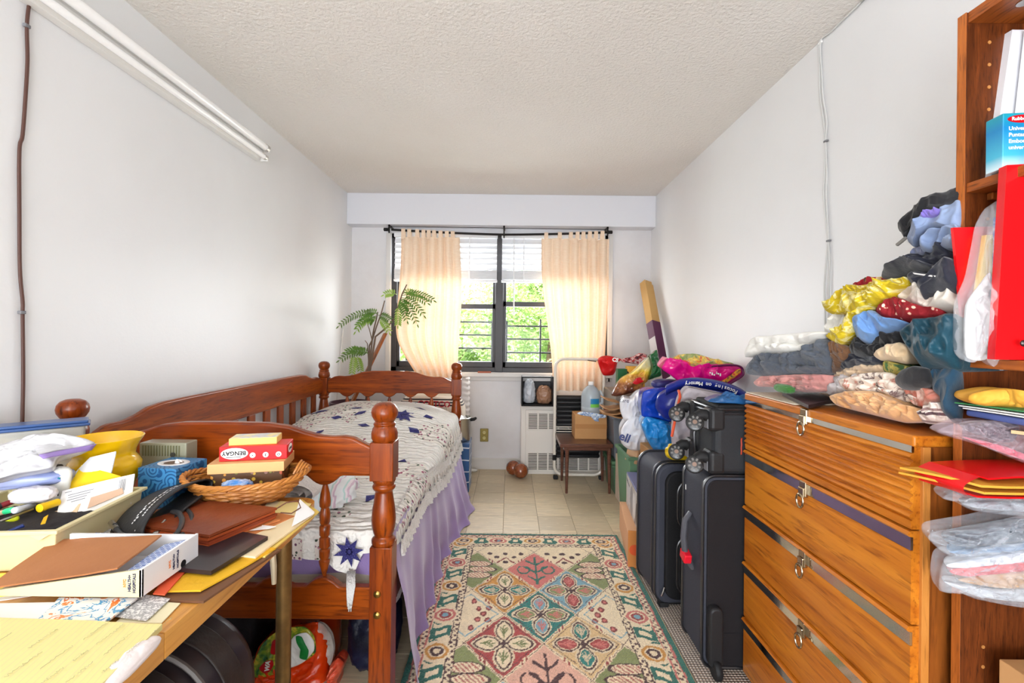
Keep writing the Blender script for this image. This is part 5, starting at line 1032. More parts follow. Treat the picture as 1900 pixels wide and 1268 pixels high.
for k_ in range(5):
    zt_ = DZ - .003 - k_ * .2005; zb = zt_ - .196
    if k_ == 0:
        prof = [(DX + .03, zb), (DX + .006, zb), (DX + .004, zb + .018)]; nr = 8; h = (zt_ - .034 - zb - .018) / nr
        for r_ in range(nr):
            z0 = zb + .018 + r_ * h
            for q_ in range(5): a = PI * q_ / 4; prof.append((DX + .008 - .008 * math.sin(a) + .001, z0 + h * (q_ + .3) / 4.6))
        prof += [(DX + .009, zt_ - .034), (DX + .009, zt_ - .004), (DX + .03, zt_ - .004)]
    else: prof = [(DX + .03, zb), (DX + .008, zb), (DX + .006, zb + .004), (DX + .006, zt_ - .042), (DX + .010, zt_ - .041), (DX + .010, zt_ - .012), (DX + .002, zt_ - .011), (DX - .003, zt_ - .006), (DX + .002, zt_ + .0005), (DX + .03, zt_ + .001)]
    f_ = MB().prism(prof, DY0 + .004, DY1 - .004, 'XZY').build('drawer', AMB, dr, 30, world=True)
    zs_ = zt_ - .020 if k_ == 0 else zt_ - .026
    MB().bb((DX + .005, DY0 + .004, zs_ - .014), (DX + .0105, DY1 - .004, zs_ + .014)).build('chrome_strip', CHROME, f_, 0, world=True)
    pl = MB(); yp = 1.343; pl.bb((DX - .004, yp - .014, zs_ - .022), (DX + .008, yp + .014, zs_ + .022)); pl.bb((DX - .009, yp - .012, zs_ - .026), (DX - .003, yp + .012, zs_ + .004)); po = pl.build('pull_plate', PULL, f_, 0, .003, 2, world=True)
    rg = MB(); rg.tube([(DX - .010 - .004 * math.sin(a), yp + .015 * math.sin(2 * PI * q_ / 18), zs_ - .035 + .019 * math.cos(2 * PI * q_ / 18)) for q_ in range(18) for a in (0,)], .003, 8, closed=True); rg.build('ring', PULL, f_, world=True)
o = MB().tube([(DX - .002, 1.697 + .003 * (k_ % 2), .860 - k_ * .012) for k_ in range(6)], .0028, 6).build('bead_string', mat('red beads', (170, 60, 40), .3)); tag(o, 'string of small red and pale beads at the dresser corner', 'beads')
# ================================================================== CLOTHES ON THE DRESSER
def fab(nm, c, c2=None, b=(45, .3), sh=.25): return mat('cloth ' + nm, c, .9, bump=(b[0], b[1], .006), col2=c2, vs=9, sheen=sh)
CLG = 'clothes piled on the dresser'
def pile(name, lab, cat, m, px0, px1, pt, pb, X0, depth, n=3, seed=0, amp=.014, tilt=0, roll=0, kind='fold', **kw):
    cx = (px0 + px1) / 2; a, b = WX(px1, pt, X0), WX(px0, pt, X0); yc = WX(cx, pt, X0).y; t, bt = WX(cx, pt, X0).z, WX(cx, pb, X0).z; L = b.y - a.y
    if kind == 'fold': o = folded(name, m, (X0, (a.y + b.y) / 2, bt), L, depth, max(.012, t - bt), n, seed, amp, tilt=tilt, roll=roll, **kw)
    else: o = lump(name, m, (X0 + depth / 2, (a.y + b.y) / 2, (t + bt) / 2), (depth / 2, L / 2, (t - bt) / 2), seed, **{**dict(amp=.13, freq=5, nu=64, nv=40), **kw})
    return tag(o, lab, cat, CLG)
FLW = spots('red floral cloth', (150, 24, 34), [(240, 196, 170), (250, 214, 190)], 62, .34, .85, (40, .3), .25); YEL = blotch('yellow paisley cloth', [(.36, (206, 180, 20)), (.44, (238, 230, 170)), (.48, (214, 190, 30)), (.60, (200, 172, 22)), (.64, (240, 234, 180)), (.67, (208, 184, 26))], 9, .8, 2.2, (30, .4), 0)
PSL = blotch('paisley cream cloth', [(.34, (238, 226, 214)), (.42, (90, 60, 60)), (.45, (240, 228, 216)), (.56, (236, 222, 208)), (.61, (196, 120, 100)), (.66, (240, 230, 220)), (.74, (110, 80, 80))], 16, .85, 1.2, (30, .4), 0)
STC = stripes('striped knit', [(0, (232, 220, 210)), (.5, (96, 70, 74)), (.7, (232, 220, 210)), (.82, (150, 120, 116))], 'Z', 11, 3, wr=(40, .4))
o = MB().slab([(DX + .005, 1.40, DZ + .004), (DX + .005, 1.685, DZ + .004), (1.20, 1.685, DZ + .004), (1.20, 1.40, DZ + .004)], .003, 12, .003, 2).build('lace_doily', mat('cream lace', (230, 218, 196), .9, bump=(150, .8))); tag(o, 'cream lace runner under the pink shawl on the dresser', 'doily')
def dpile(name, lab, cat, m, y0, y1, z0, z1, x0, x1, n=3, seed=0, kind='fold', **kw):
    if kind == 'fold': o = folded(name, m, (x0, (y0 + y1) / 2, z0), y1 - y0, x1 - x0, z1 - z0, n, seed, **kw)
    else: o = lump(name, m, ((x0 + x1) / 2, (y0 + y1) / 2, (z0 + z1) / 2), ((x1 - x0) / 2, (y1 - y0) / 2, (z1 - z0) / 2), seed, **{**dict(amp=.12, freq=5, nu=64, nv=40), **kw})
    return tag(o, lab, cat, CLG)
PINK = fab('pink', (206, 150, 142), (186, 124, 120), (60, .5)); PEACH = fab('peach', (230, 184, 136), (214, 164, 112)); WHT = fab('white fleece', (228, 226, 220), (214, 212, 206)); GRK = fab('grey knit', (92, 98, 108), (76, 82, 92), (120, .5)); NVY = fab('navy', (38, 40, 54), (28, 30, 42)); TEAL = fab('teal', (30, 74, 88), (22, 58, 72)); DEN = fab('denim', (140, 156, 186), (112, 130, 166)); SKY = fab('sky blue', (116, 156, 208), (98, 140, 196)); BLC = fab('black', (36, 35, 38), (26, 26, 28)); CREAMC = fab('cream', (232, 206, 172), (214, 188, 152)); LAV = fab('lavender', (126, 110, 190)); DTL = fab('dark teal denim', (36, 74, 98), (26, 58, 80)); LGR = fab('light grey', (196, 190, 190), (176, 168, 170))
def gp(name, lab, cat, m, pts, dx=0, bulge=.03, back=.26, seed=0, amp=.010, freq=17, layers=None, stretch=(1, 1, 1), parent=None, up=.3, **kw):
    q = []
    for x, y in pts:
        px, py = 1370 + x / 2.757, 340 + y / 2.757; q.append(WX(px, py, min(.925, .862 + (px - 1384) * .0005) + dx))
    bx = min(back, 1.245 - max(p.x for p in q))
    o = pad(name, m, q, n=(-.8, -.5, up), bulge=bulge, back=(bx, .02, 0), seed=seed, amp=amp, freq=freq, layers=layers, stretch=stretch, parent=parent, edge=4.2, **kw)
    return tag(o, lab, cat, CLG) if parent is None else o
UP = (0, 0, 1)
gp('pink_shawl', 'dusty pink fringed shawl folded on the lace runner', 'shawl', PINK, [(78, 1020), (120, 990), (260, 984), (480, 984), (460, 1062), (350, 1072), (200, 1046), (100, 1040)], 0, .02, seed=1, layers=(UP, 3), freq=24)
pile('leaf_sprig', 'small green leafy sprig on the front edge of the dresser', 'sprig', fab('green', (70, 130, 50), (40, 96, 40)), 1432, 1462, 714, 729, .852, .03, kind='lump', seed=2, amp=.3)
o = MB().slab([G(1452, 729, 1.04), G(1500, 722, 1.04), G(1548, 741, 1.04), G(1500, 752, 1.04)], .010, 4, .0, 1).build('black_wallet', mat('black leather', (44, 36, 40), .35, coat=.2)); tag(o, 'flat black folder on the front edge of the dresser', 'folder')
gp('grey_garment', 'light grey folded top behind the peach scarf', 'top', LGR, [(440, 1055), (480, 1000), (600, 968), (700, 990), (700, 1080), (550, 1080), (470, 1085)], .01, .02, seed=3, layers=(UP, 2))
gp('grey_sweater', 'charcoal knit sweater folded over under the white fleece', 'sweater', GRK, [(36, 965), (60, 912), (120, 880), (260, 878), (400, 828), (455, 798), (490, 815), (525, 860), (490, 965), (440, 988), (300, 984), (200, 992), (60, 980)], 0, .035, seed=4, layers=(UP, 3), amp=.012)
gp('black_scarf', 'black scarf squeezed beside the grey sweater', 'scarf', fab('black leopard', (30, 27, 29), (110, 76, 50), (60, .4)), [(455, 812), (510, 810), (590, 850), (575, 905), (540, 945), (490, 978), (475, 900)], .0, .025, seed=5)
gp('white_fleece', 'white fleece throw rolled on the far end of the clothes pile', 'throw', WHT, [(36, 890), (50, 830), (80, 795), (200, 783), (440, 762), (475, 775), (410, 830), (335, 868), (250, 884), (130, 886)], 0, .035, seed=6, layers=(UP, 2), amp=.010, freq=10)
gp('tan_cloth', 'tan folded cloth between sweater and cream blouse', 'cloth', fab('tan', (206, 180, 150)), [(490, 985), (560, 938), (700, 925), (770, 940), (760, 985), (640, 990), (540, 1000)], .01, .02, seed=14, layers=(UP, 2))
gp('peach_scarf', 'peach cotton scarf with a frayed end at the front of the dresser', 'scarf', PEACH, [(466, 1092), (560, 1068), (700, 1068), (800, 1108), (860, 1140), (945, 1160), (955, 1215), (860, 1228), (700, 1190), (560, 1155), (500, 1135)], -.02, .025, seed=7, amp=.014, freq=20)
gp('paisley_cloth', 'cream cloth with dark paisley print folded above the peach scarf', 'cloth', PSL, [(515, 1015), (640, 978), (770, 968), (825, 990), (865, 1065), (935, 1112), (850, 1120), (740, 1078), (620, 1078), (540, 1055)], -.005, .025, seed=8, layers=((.3, 0, 1), 3))
gp('coral_cloth', 'coral printed cloth above the striped knit', 'cloth', blotch('coral print cloth', [(.35, (230, 214, 200)), (.5, (206, 120, 100)), (.7, (226, 206, 196))], 14, .85, 1, (30, .3), 0), [(880, 1115), (850, 1055), (960, 1050), (1030, 1065), (1060, 1130), (960, 1155), (900, 1135)], -.01, .02, seed=10)
gp('striped_knit', 'brown and white striped knit crumpled beside the bookcase', 'knit', STC, [(935, 1195), (960, 1148), (1050, 1128), (1085, 1180), (1090, 1222), (1000, 1235), (950, 1226)], -.02, .03, seed=9, amp=.018, freq=24)
gp('green_scarf', 'thin green and yellow scarf under the cream blouse', 'scarf', blotch('green scarf', [(.4, (70, 110, 60)), (.5, (200, 180, 90)), (.6, (60, 96, 60))], 20, .8, 1, (40, .3), 0), [(742, 938), (760, 912), (870, 938), (895, 962), (820, 984), (750, 968)], -.005, .015, seed=13)
gp('teal_sleeve', 'dark teal denim sleeve hanging down next to the bookcase', 'garment', DTL, [(980, 962), (1060, 945), (1150, 945), (1150, 1225), (1085, 1218), (1062, 1125), (1010, 1072), (995, 1000)], -.01, .035, seed=12, amp=.020, freq=12, stretch=(1, 1, .5))
gp('black_slipper', 'black padded slipper lying on the paisley cloth', 'slipper', BLC, [(812, 1010), (850, 963), (920, 942), (990, 958), (990, 1030), (920, 1060), (850, 1058), (815, 1035)], -.03, .03, .12, seed=11, amp=.003, freq=8)
gp('dark_garment', 'dark navy garment tucked between cream blouse and tan cloth', 'garment', NVY, [(520, 940), (575, 872), (650, 888), (745, 895), (740, 930), (600, 945), (540, 955)], .0, .02, seed=17)
gp('black_trousers', 'black trousers folded under the sky blue shirt', 'trousers', BLC, [(575, 875), (590, 798), (690, 815), (760, 775), (850, 765), (865, 835), (770, 855), (700, 890), (640, 895)], .0, .03, seed=16, layers=(UP, 2), amp=.014)
gp('cream_blouse', 'cream blouse folded under the teal jacket', 'blouse', CREAMC, [(698, 885), (740, 848), (840, 822), (880, 850), (875, 925), (800, 915), (730, 908)], -.01, .03, seed=15, amp=.010)
gp('teal_jacket', 'dark teal nylon jacket spilling over the pile beside the bookcase', 'jacket', mat('teal nylon', (24, 70, 86), .45, bump=(16, .4, .015), col2=(16, 54, 70), sheen=.1), [(836, 770), (880, 735), (960, 703), (1150, 690), (1150, 955), (1050, 956), (960, 958), (920, 912), (880, 862), (850, 812)], -.025, .05, seed=18, amp=.026, freq=9)
gp('sky_shirt', 'sky blue cotton shirt under the yellow scarf', 'shirt', SKY, [(603, 765), (608, 720), (650, 683), (715, 665), (790, 712), (890, 725), (860, 758), (760, 785), (680, 828), (620, 805)], -.005, .04, seed=19, amp=.016, freq=12)
gp('white_scrap', 'small white cloth hanging under the yellow scarf', 'cloth', WHT, [(443, 755), (468, 688), (500, 668), (570, 672), (560, 730), (530, 775), (470, 775)], .02, .02, .2, seed=20)
gp('red_floral_dress', 'dark red dress with pale flowers in the middle of the pile', 'dress', FLW, [(716, 662), (760, 622), (820, 596), (900, 625), (1000, 660), (1070, 665), (1060, 702), (900, 726), (780, 718), (725, 692)], .0, .045, seed=21, amp=.008)
gp('floral_cloth', 'red and cream floral cloth peeking out behind the yellow scarf', 'cloth', spots('dark floral', (160, 30, 40), [(236, 210, 160), (60, 70, 40), (230, 190, 120)], 50, .42, .85, (40, .3), .2), [(580, 535), (650, 495), (740, 483), (810, 488), (800, 540), (700, 560), (600, 555)], .03, .02, .2, seed=24)
gp('yellow_scarf', 'mustard yellow paisley scarf hanging over the front of the pile', 'scarf', YEL, [(441, 642), (500, 583), (560, 553), (640, 528), (740, 513), (872, 486), (885, 530), (835, 562), (800, 602), (740, 642), (640, 684), (560, 672), (480, 670)], -.005, .045, seed=22, amp=.020, freq=15)
gp('yellow_wrap', 'lower end of a mustard yellow cloth drooping onto the white fleece', 'cloth', YEL, [(560, 690), (640, 640), (705, 645), (640, 690), (607, 722), (600, 772), (530, 832), (450, 786), (520, 770), (545, 730)], -.015, .025, .1, seed=23, amp=.012)
gp('white_linen', 'white linen cloth folded under the navy sweatshirt', 'cloth', fab('white linen', (230, 222, 210), (214, 204, 192)), [(816, 578), (850, 543), (940, 536), (980, 590), (1060, 575), (1150, 568), (1150, 655), (1000, 670), (930, 642), (840, 614)], .0, .035, seed=25, amp=.018, freq=14)
w_ = gp('navy_garment', 'navy garment with a pointed edge lying below the jeans', 'garment', NVY, [(738, 488), (800, 438), (890, 383), (1000, 350), (1150, 335), (1150, 500), (1000, 476), (880, 480), (820, 490)], .01, .04, seed=27, amp=.020, freq=11)
gp('navy_sweatshirt', 'navy sweatshirt folded over with a white printed mark', 'sweatshirt', NVY, [(868, 482), (900, 458), (1010, 475), (1070, 400), (1150, 415), (1150, 562), (1000, 592), (962, 608), (940, 562), (890, 522)], -.015, .035, seed=26, amp=.018, freq=11)
sw = bpy.data.objects['navy_sweatshirt']; mk = MB(); mk.slab([WX(1370 + x / 2.757, 340 + y / 2.757, .872) for x, y in ((895, 458), (1015, 474), (1010, 482), (905, 466))], .002, 5, .002, 1); mk.build('printed_mark', mat('white print ink', (226, 226, 224), .7), sw, 0)
gp('blue_shirt', 'small bluish cotton bundle under the rolled jeans', 'shirt', fab('dusty blue', (128, 134, 158), (104, 110, 136)), [(885, 378), (905, 335), (960, 315), (1010, 350), (990, 380), (930, 385)], .01, .02, seed=32)
gp('jeans_roll', 'pale blue denim rolled under the folded jeans', 'jeans', DEN, [(943, 348), (950, 300), (990, 252), (1060, 240), (1150, 235), (1150, 345), (1060, 348), (985, 358)], -.01, .035, seed=28, amp=.014)
gp('folded_jeans', 'pale blue jeans with a rolled edge near the top of the pile', 'jeans', DEN, [(868, 292), (900, 248), (960, 198), (1040, 158), (1095, 105), (1150, 100), (1150, 240), (1060, 245), (1000, 252), (950, 290), (905, 328), (880, 312)], -.005, .04, seed=29, amp=.012, freq=12)
gp('purple_cloth', 'small purple cloth under the black jacket on the pile top', 'cloth', LAV, [(933, 192), (960, 165), (1045, 138), (1030, 175), (980, 195), (945, 206)], -.02, .015, .1, seed=30)
gp('black_jacket', 'black jacket on the very top of the clothes pile', 'jacket', BLC, [(823, 238), (870, 178), (940, 124), (1030, 78), (1150, 20), (1150, 110), (1040, 150), (930, 205), (875, 240), (852, 285), (836, 255)], .0, .03, seed=31, amp=.014, freq=12)
bj = bpy.data.objects['black_jacket']; mk = MB(); mk.tube([WX(1370 + x / 2.757, 340 + y / 2.757, .90) for x, y in ((812, 316), (835, 298), (856, 280))], .004, 6); mk.build('drawstring', mat('grey cord', (120, 116, 110), .5), bj)
# ================================================================== BOOKCASE
OAK = wood('dark oak veneer', (78, 36, 12), (124, 62, 24), 'Z', (54, 24, 8), .45, .1, 2.6); OAKE = wood('oak edge', (150, 78, 28), (188, 106, 42), 'Z', None, .4, .2, 1.4); OAKY = wood('oak shelf', (136, 68, 24), (176, 96, 38), 'Y', None, .4, .2, 1.4)
bk = thing('bookcase', 'tall dark oak bookcase with adjustable shelves against the right wall', 'bookcase', (1.085, .55, 0)); BXF, BY_0, BY_1, BH = .91, .18, .96, 1.885
for y0, y1 in ((BY_1 - .018, BY_1), (BY_0, BY_0 + .018)):
    sp = MB().bb((BXF + .001, y0, 0), (1.262, y1, BH)).build('side_panel', OAK, bk, 0, .001, world=True); MB().bb((BXF, y0, 0), (BXF + .001, y1, BH)).build('edge_band', OAKE, sp, 0, world=True)
MB().bb((1.25, BY_0 + .018, .04), (1.262, BY_1 - .018, BH - .02)).build('back_panel', OAK, bk, 0, world=True)
for z0, z1 in ((BH - .022, BH), (1.522, 1.541), (1.172, 1.191), (.858, .877), (.665, .684), (.29, .309), (.03, .05)):
    MB().bb((BXF + (.004 if z0 not in (.858, .665) else .14), BY_0 + .018, z0), (1.25, BY_1 - .018, z1)).build('shelf', OAKY, bk, 0, .001, world=True)
PINH = mat('pin hole', (190, 130, 70), .5)
for z in [1.60 + .045 * i for i in range(6)] + [1.2 + .045 * i for i in range(7)] + [.45 + .04 * i for i in range(5)]: MB().lathe([(.0035, 0), (.0035, .0008)], (.957, BY_1 - .0182, z), 10, Matrix.Rotation(PI / 2, 3, 'X')).build('pin_hole', PINH, bk, 0, world=True)
MB().bb((.955, BY_1 - .03, 1.507), (.985, BY_1 - .018, 1.521)).build('shelf_pin', OAKE, bk, 0, .002, world=True)
MB().lathe([(.012, 0), (.012, .002)], (.96, .88, BH - .024), 14).build('screw', STEEL, bk, 0, world=True)
o = MB().slab([(.950, .930, 1.542), (1.20, .930, 1.542), (1.235, .928, 1.842), (.988, .928, 1.842)], .014, 4, 0).build('white_binder', mat('white binder', (218, 218, 222), .4)); tag(o, 'white binder leaning on the top bookcase shelf', 'binder')
o = MB().slab([(.975, .912, 1.542), (1.20, .912, 1.542), (1.225, .910, 1.835), (1.003, .910, 1.835)], .010, 4, 0).build('white_book', mat('white book cover', (236, 236, 240), .4)); tag(o, 'white paperback behind the teal product box', 'book')
o = MB().slab([(.980, .900, 1.542), (1.20, .900, 1.542), (1.225, .898, 1.735), (1.010, .898, 1.735)], .008, 4, 0).build('green_book', mat('green book cover', (96, 150, 30), .4)); tag(o, 'bright green book behind the teal product box', 'book')
b = thing('product_box', 'teal and blue cardboard product box on the top shelf front', 'box', (.958, .872, 1.542), math.radians(-7))
n = NT('teal box print'); sp_ = n.n('ShaderNodeSeparateXYZ'); n.l(n.coords(), sp_.inputs[0]); n.col(n.ramp(n.step(sp_.outputs[2], 0, .1), [(0, (214, 234, 240)), (.25, (70, 176, 206)), (.75, (24, 128, 186)), (1, (30, 150, 170))])); n.set(Roughness=.35)
MB().bb((-.055, -.018, .001), (.10, .018, .102)).build('carton', n.m, b, 0, .0015)
mb = MB(); mb.lathe([(.001, .0006), (1, .0005), (1, 0)], (0, 0, 0), 28, None); mb.v = [(-.020 + x * .028, -.0182 - z, .0905 + y * .0075) for x, y, z in mb.v]; mb.build('brand_oval', REDP, b, 0)
Fb = lambda x, z: frame((x, -.0192, z), (1, 0, 0), (0, 0, 1))
text(b, 'Rubbermaid', .0088, Fb(-.020, .0905), WHITEP, bold=.0002)
Fb = lambda x, z: frame((x, -.0186, z), (1, 0, 0), (0, 0, 1))
for i, s_ in enumerate(('Universal Tips', 'Puntas universales', 'Embouts', 'universels')): text(b, s_, .0100, Fb(-.046, .073 - .0116 * i), WHITEP, align='LEFT', bold=.0002)
MB().bb((-.004, -.0192, .022), (.030, -.0184, .036)).build('yellow_label', mat('yellow label', (240, 220, 60), .4), b, 0)
mb = MB(); mb.lathe([(.024, 0), (.024, .0006)], (0, 0, 0), 20, None); mb.v = [(.045 + a * 1.2, -.0188 - c_, .030 + bb_ * .5) for a, bb_, c_ in mb.v]; mb.build('part_print', mat('grey print', (70, 78, 84), .5), b, 0)
# second shelf
RDP = mat('red plastic folder', (222, 18, 24), .3, coat=.3)
b = thing('red_portfolio', 'big bright red plastic portfolio with a snap button', 'folder', (.99, .82, 1.192)); m_ = MB(); m_.slab([(.880, .85, 1.192), (1.13, .80, 1.192), (1.15, .80, 1.545), (.898, .85, 1.545)], .018, 5, .0); m_.build('cover', RDP, b, 30, world=True)
mb = MB(); mb.lathe([(.006, 0), (.006, .002), (.004, .004), (.001, .0045)], (0, 0, 0), 14, Matrix.Rotation(PI / 2, 3, 'X')); mb.v = [(a + .908, c_ + .829, d_ + 1.222) for a, c_, d_ in mb.v]; mb.build('snap', mat('dark snap', (70, 66, 64), .3, .8), b, 40, world=True)
o = MB().slab([(.905, .934, 1.225), (1.08, .925, 1.192), (1.10, .915, 1.455), (.872, .925, 1.448)], .006, 4, .002).build('red_folder', RDP); tag(o, 'red folder leaning against the bookcase side panel', 'folder')
o = MB().slab([(.893, .912, 1.20), (1.06, .905, 1.20), (1.08, .895, 1.43), (.918, .905, 1.43)], .010, 4, .002).build('yellow_folder', mat('yellow folder', (238, 208, 90), .5)); tag(o, 'yellow folder between the red folder and the clear bag', 'folder')
CL = film('clear film', (236, 240, 246), .74, .1, (22, .8)); CC = lambda x, y, D=.885: P(1780 + x / 4.529, 400 + y / 4.529, D)
b = thing('clear_bag', 'clear plastic bag with blue and white papers on the second shelf', 'plastic bag', (.95, .88, 1.192))
pad('bag_film', CL, [CC(390, -100), CC(275, -100), CC(240, 60), CC(160, 450), CC(50, 720), CC(35, 1000), CC(40, 1210), CC(130, 1235), CC(200, 1180), CC(280, 1270), CC(400, 1270), CC(420, 600)], n=(-.3, -1, 0), bulge=.014, back=(0, .03, 0), seed=61, amp=.010, freq=26, stretch=(1, 1, .4), parent=b)
pad('white_papers', mat('white wrap', (232, 232, 232), .6, bump=(20, .3)), [CC(190, 560, .900), CC(260, 480, .900), CC(290, 700, .900), CC(270, 1180, .900), CC(60, 1190, .900), CC(60, 760, .900)], n=(-.3, -1, 0), bulge=.004, back=(0, .008, 0), seed=62, amp=.005, freq=26, stretch=(1, 1, .4), parent=b); MB().slab([CC(285, 20, .895), CC(380, 20, .895), CC(330, 1220, .895), CC(265, 1220, .895)], .005, 6, .002).build('blue_booklet', blotch('blue white booklet', [(.4, (60, 110, 200)), (.5, (210, 224, 240)), (.6, (90, 140, 214))], 30, .4, .5, None, .2), b, 30, world=True)
# stacks on the lower shelves
ENV = mat('amber kraft envelope', (230, 170, 64), .7, bump=(20, .15), col2=(216, 154, 52)); CLF = film('clear pink film', (236, 214, 224), .76, .1, (26, .9)); CLF2 = film('clear grey film', (220, 226, 234), .72, .1, (26, .9))
def flat(name, lab, cat, q, z, t, m, curl=.004, seed=0, parent=None): 
    o = MB().slab([G(a, b_, z) if not isinstance(a, V) else a for a, b_ in q], t, 8, curl, seed).build(name, m, parent, 30, world=parent is not None); return tag(o, lab, cat) if parent is None else o
def blk(name, lab, cat, m, y0, y1, x0, x1, z0, z1, seed, **kw):
    o = lump(name, m, ((x0 + x1) / 2, (y0 + y1) / 2, (z0 + z1) / 2), ((x1 - x0) / 2, (y1 - y0) / 2, (z1 - z0) / 2), seed, **{**dict(amp=.06, freq=5, pw=4), **kw}); return tag(o, lab, cat) if lab else o
C8 = lambda x, y, D=.865: P(1690 + x / 1.957, 620 + y / 1.957, D); CH = lambda x, y, D=.865: P(1700 + x / 6.34, 700 + y / 6.34, D)
def bag8(name, lab, outline, conts, z, seed, f=C8, flm=None, bulge=.018):
    b = thing(name, lab, 'plastic bag', (1.0, .88, z)); pad('bag_film', flm or CLF2, [f(*q) for q in outline], n=(-.3, -1, .1), bulge=bulge, back=(.02, .055, 0), seed=seed, amp=.009, freq=34, parent=b, stretch=(.6, .6, 1.2))
    for i, (nm, c, pts) in enumerate(conts): pad(nm, fab('%s %d' % (name, i), c), [f(x, y, .878) for x, y in pts], n=(-.3, -1, .1), bulge=.008, back=(.01, .03, 0), seed=seed + i, amp=.004, freq=30, parent=b)
bag8('clothing_bag', 'clear plastic bag with red and white folded cloth, lowest in the bookcase', [(104, 932), (108, 850), (130, 814), (250, 784), (460, 768), (460, 988), (250, 966), (180, 942)], (('white_cloth', (226, 228, 234), [(130, 838), (300, 800), (460, 786), (460, 820), (180, 850)]), ('red_cloth', (214, 64, 64), [(145, 856), (420, 818), (460, 850), (200, 880)]), ('tan_cloth', (196, 158, 118), [(170, 892), (460, 856), (460, 920), (300, 920)]), ('grey_cloth', (190, 192, 196), [(120, 900), (300, 924), (460, 924), (460, 975), (250, 955)])), .70, 71)
bag8('garment_bag', 'clear plastic bag with dark grey and blue cloth under the envelopes', [(64, 745), (85, 718), (250, 690), (460, 655), (460, 780), (200, 806), (130, 802)], (('dark_cloth', (60, 66, 80), [(120, 742), (300, 702), (460, 684), (460, 742), (200, 772)]), ('blue_cloth', (84, 134, 180), [(140, 790), (300, 768), (460, 752), (460, 776), (200, 800)])), .80, 75)
bag8('papers_bag', 'clear plastic bag of pale pink papers under the red folder', [(114, 596), (165, 562), (180, 528), (460, 530), (460, 660), (230, 642), (165, 612)], (('pink_paper', (214, 192, 200), [(180, 548), (460, 545), (460, 580), (190, 566)]), ('brown_cloth', (130, 104, 100), [(175, 578), (460, 590), (460, 608), (220, 598)]), ('grey_cloth', (160, 162, 168), [(190, 612), (460, 615), (460, 648), (240, 632)])), .88, 78)
b = thing('red_folder', 'red plastic folder holding two amber envelopes', 'folder', (1.0, .86, .95))
for q0, q1, z0, z1, nm in ((.81, .90, .952, .956, 'lower_flap'), (.83, .90, .985, 1.0, 'upper_flap')): m_ = MB(); m_.slab([(q0, .925, z0), (q0 + .01, .82, z0), (1.2, .82, z1), (1.2, .925, z1)], .003, 8, .006, 3); m_.build(nm, RDP, b, 30, world=True)
m_ = MB(); m_.grid(lambda u, v: V((.81 - .018 * math.sin(v * PI) + .02 * v, .925 - .10 * u, .952 + .034 * v)), 6, 10); m_.build('spine', RDP, b, 180, world=True)
for i, (x, z, lab) in enumerate(((.778, .962, 'lower amber envelope sticking out of the red folder'), (.772, .973, 'upper amber envelope sticking out of the red folder'))):
    o = MB().slab([(x, .935 - .01 * i, z), (x + .05, .815, z), (1.1, .80, z + .002), (1.1, .93, z + .002)], .004, 8, .005, 7 + i).build('envelope', ENV); tag(o, lab, 'envelope', 'amber envelopes in the red folder')
bag8('hosiery_bag', 'clear pink-edged plastic bag with black cloth above the red folder', [(238, 642), (420, 553), (640, 512), (1000, 518), (1350, 600), (1350, 1010), (1100, 950), (900, 862), (700, 792), (420, 712)], (('black_cloth', (50, 52, 62), [(560, 565), (760, 528), (1200, 560), (1160, 745), (1000, 772), (800, 705), (640, 650)]), ('pink_card', (222, 100, 120), [(540, 700), (1000, 800), (1300, 920), (1300, 990), (900, 850)])), 1.0, 83, CH, CLF, .012)
o = MB().slab([(.905, .845, 1.034), (.94, .81, 1.034), (1.15, .81, 1.036), (1.15, .88, 1.036)], .006, 6, .003, 3).build('tan_envelope', mat('tan envelope', (206, 172, 128), .7)); o.location.z = .03; tag(o, 'tan envelope poking out beside the clear pink bag', 'envelope')
o = MB().lathe([(.002, 0), (.034, .0), (.036, .003), (.03, .006), (.008, .007), (.002, .009)], (.96, .815, 1.066), 24).build('white_disc', WHITEP); tag(o, 'round white lid on the tan envelope', 'lid')
o = MB().bb((.895, .775, 1.078), (1.14, .92, 1.090)).build('blue_notebook', mat('blue notebook', (78, 92, 150), .4), smooth=0, bevel=.004, seg=3); tag(o, 'dull blue notebook under the white papers', 'notebook')
for i in range(3):
    o = MB().slab([(.885 - .008 * i, .915, 1.094 + .005 * i), (.90, .78, 1.094 + .005 * i), (1.14, .78, 1.094 + .005 * i), (1.14, .925, 1.094 + .005 * i)], .002, 6, .003, 30 + i).build('paper_sheets', mat('white paper', (240, 238, 236), .7) if i < 2 else mat('green card', (60, 130, 80), .6)); tag(o, ('white paper sheaf just above the blue notebook', 'upper white paper sheaf below the green card', 'thin green card under the padded envelope')[i], 'paper')
o = tag(pad('padded_envelope', ENV, [CH(612, 262), CH(660, 190), CH(1000, 132), CH(1350, 190), CH(1350, 450), CH(1000, 370), CH(690, 320)], n=(-.3, -1, .3), bulge=.02, back=(.02, .06, 0), seed=88, amp=.006, freq=16), 'bulky amber padded envelope on top of the lower bookcase stack', 'envelope')
o = MB().bb((.945, .70, .31), (1.2, .90, .615)).build('tan_carton', CARD, smooth=0, bevel=.002); tag(o, 'tan cardboard carton at the bottom of the bookcase', 'carton')
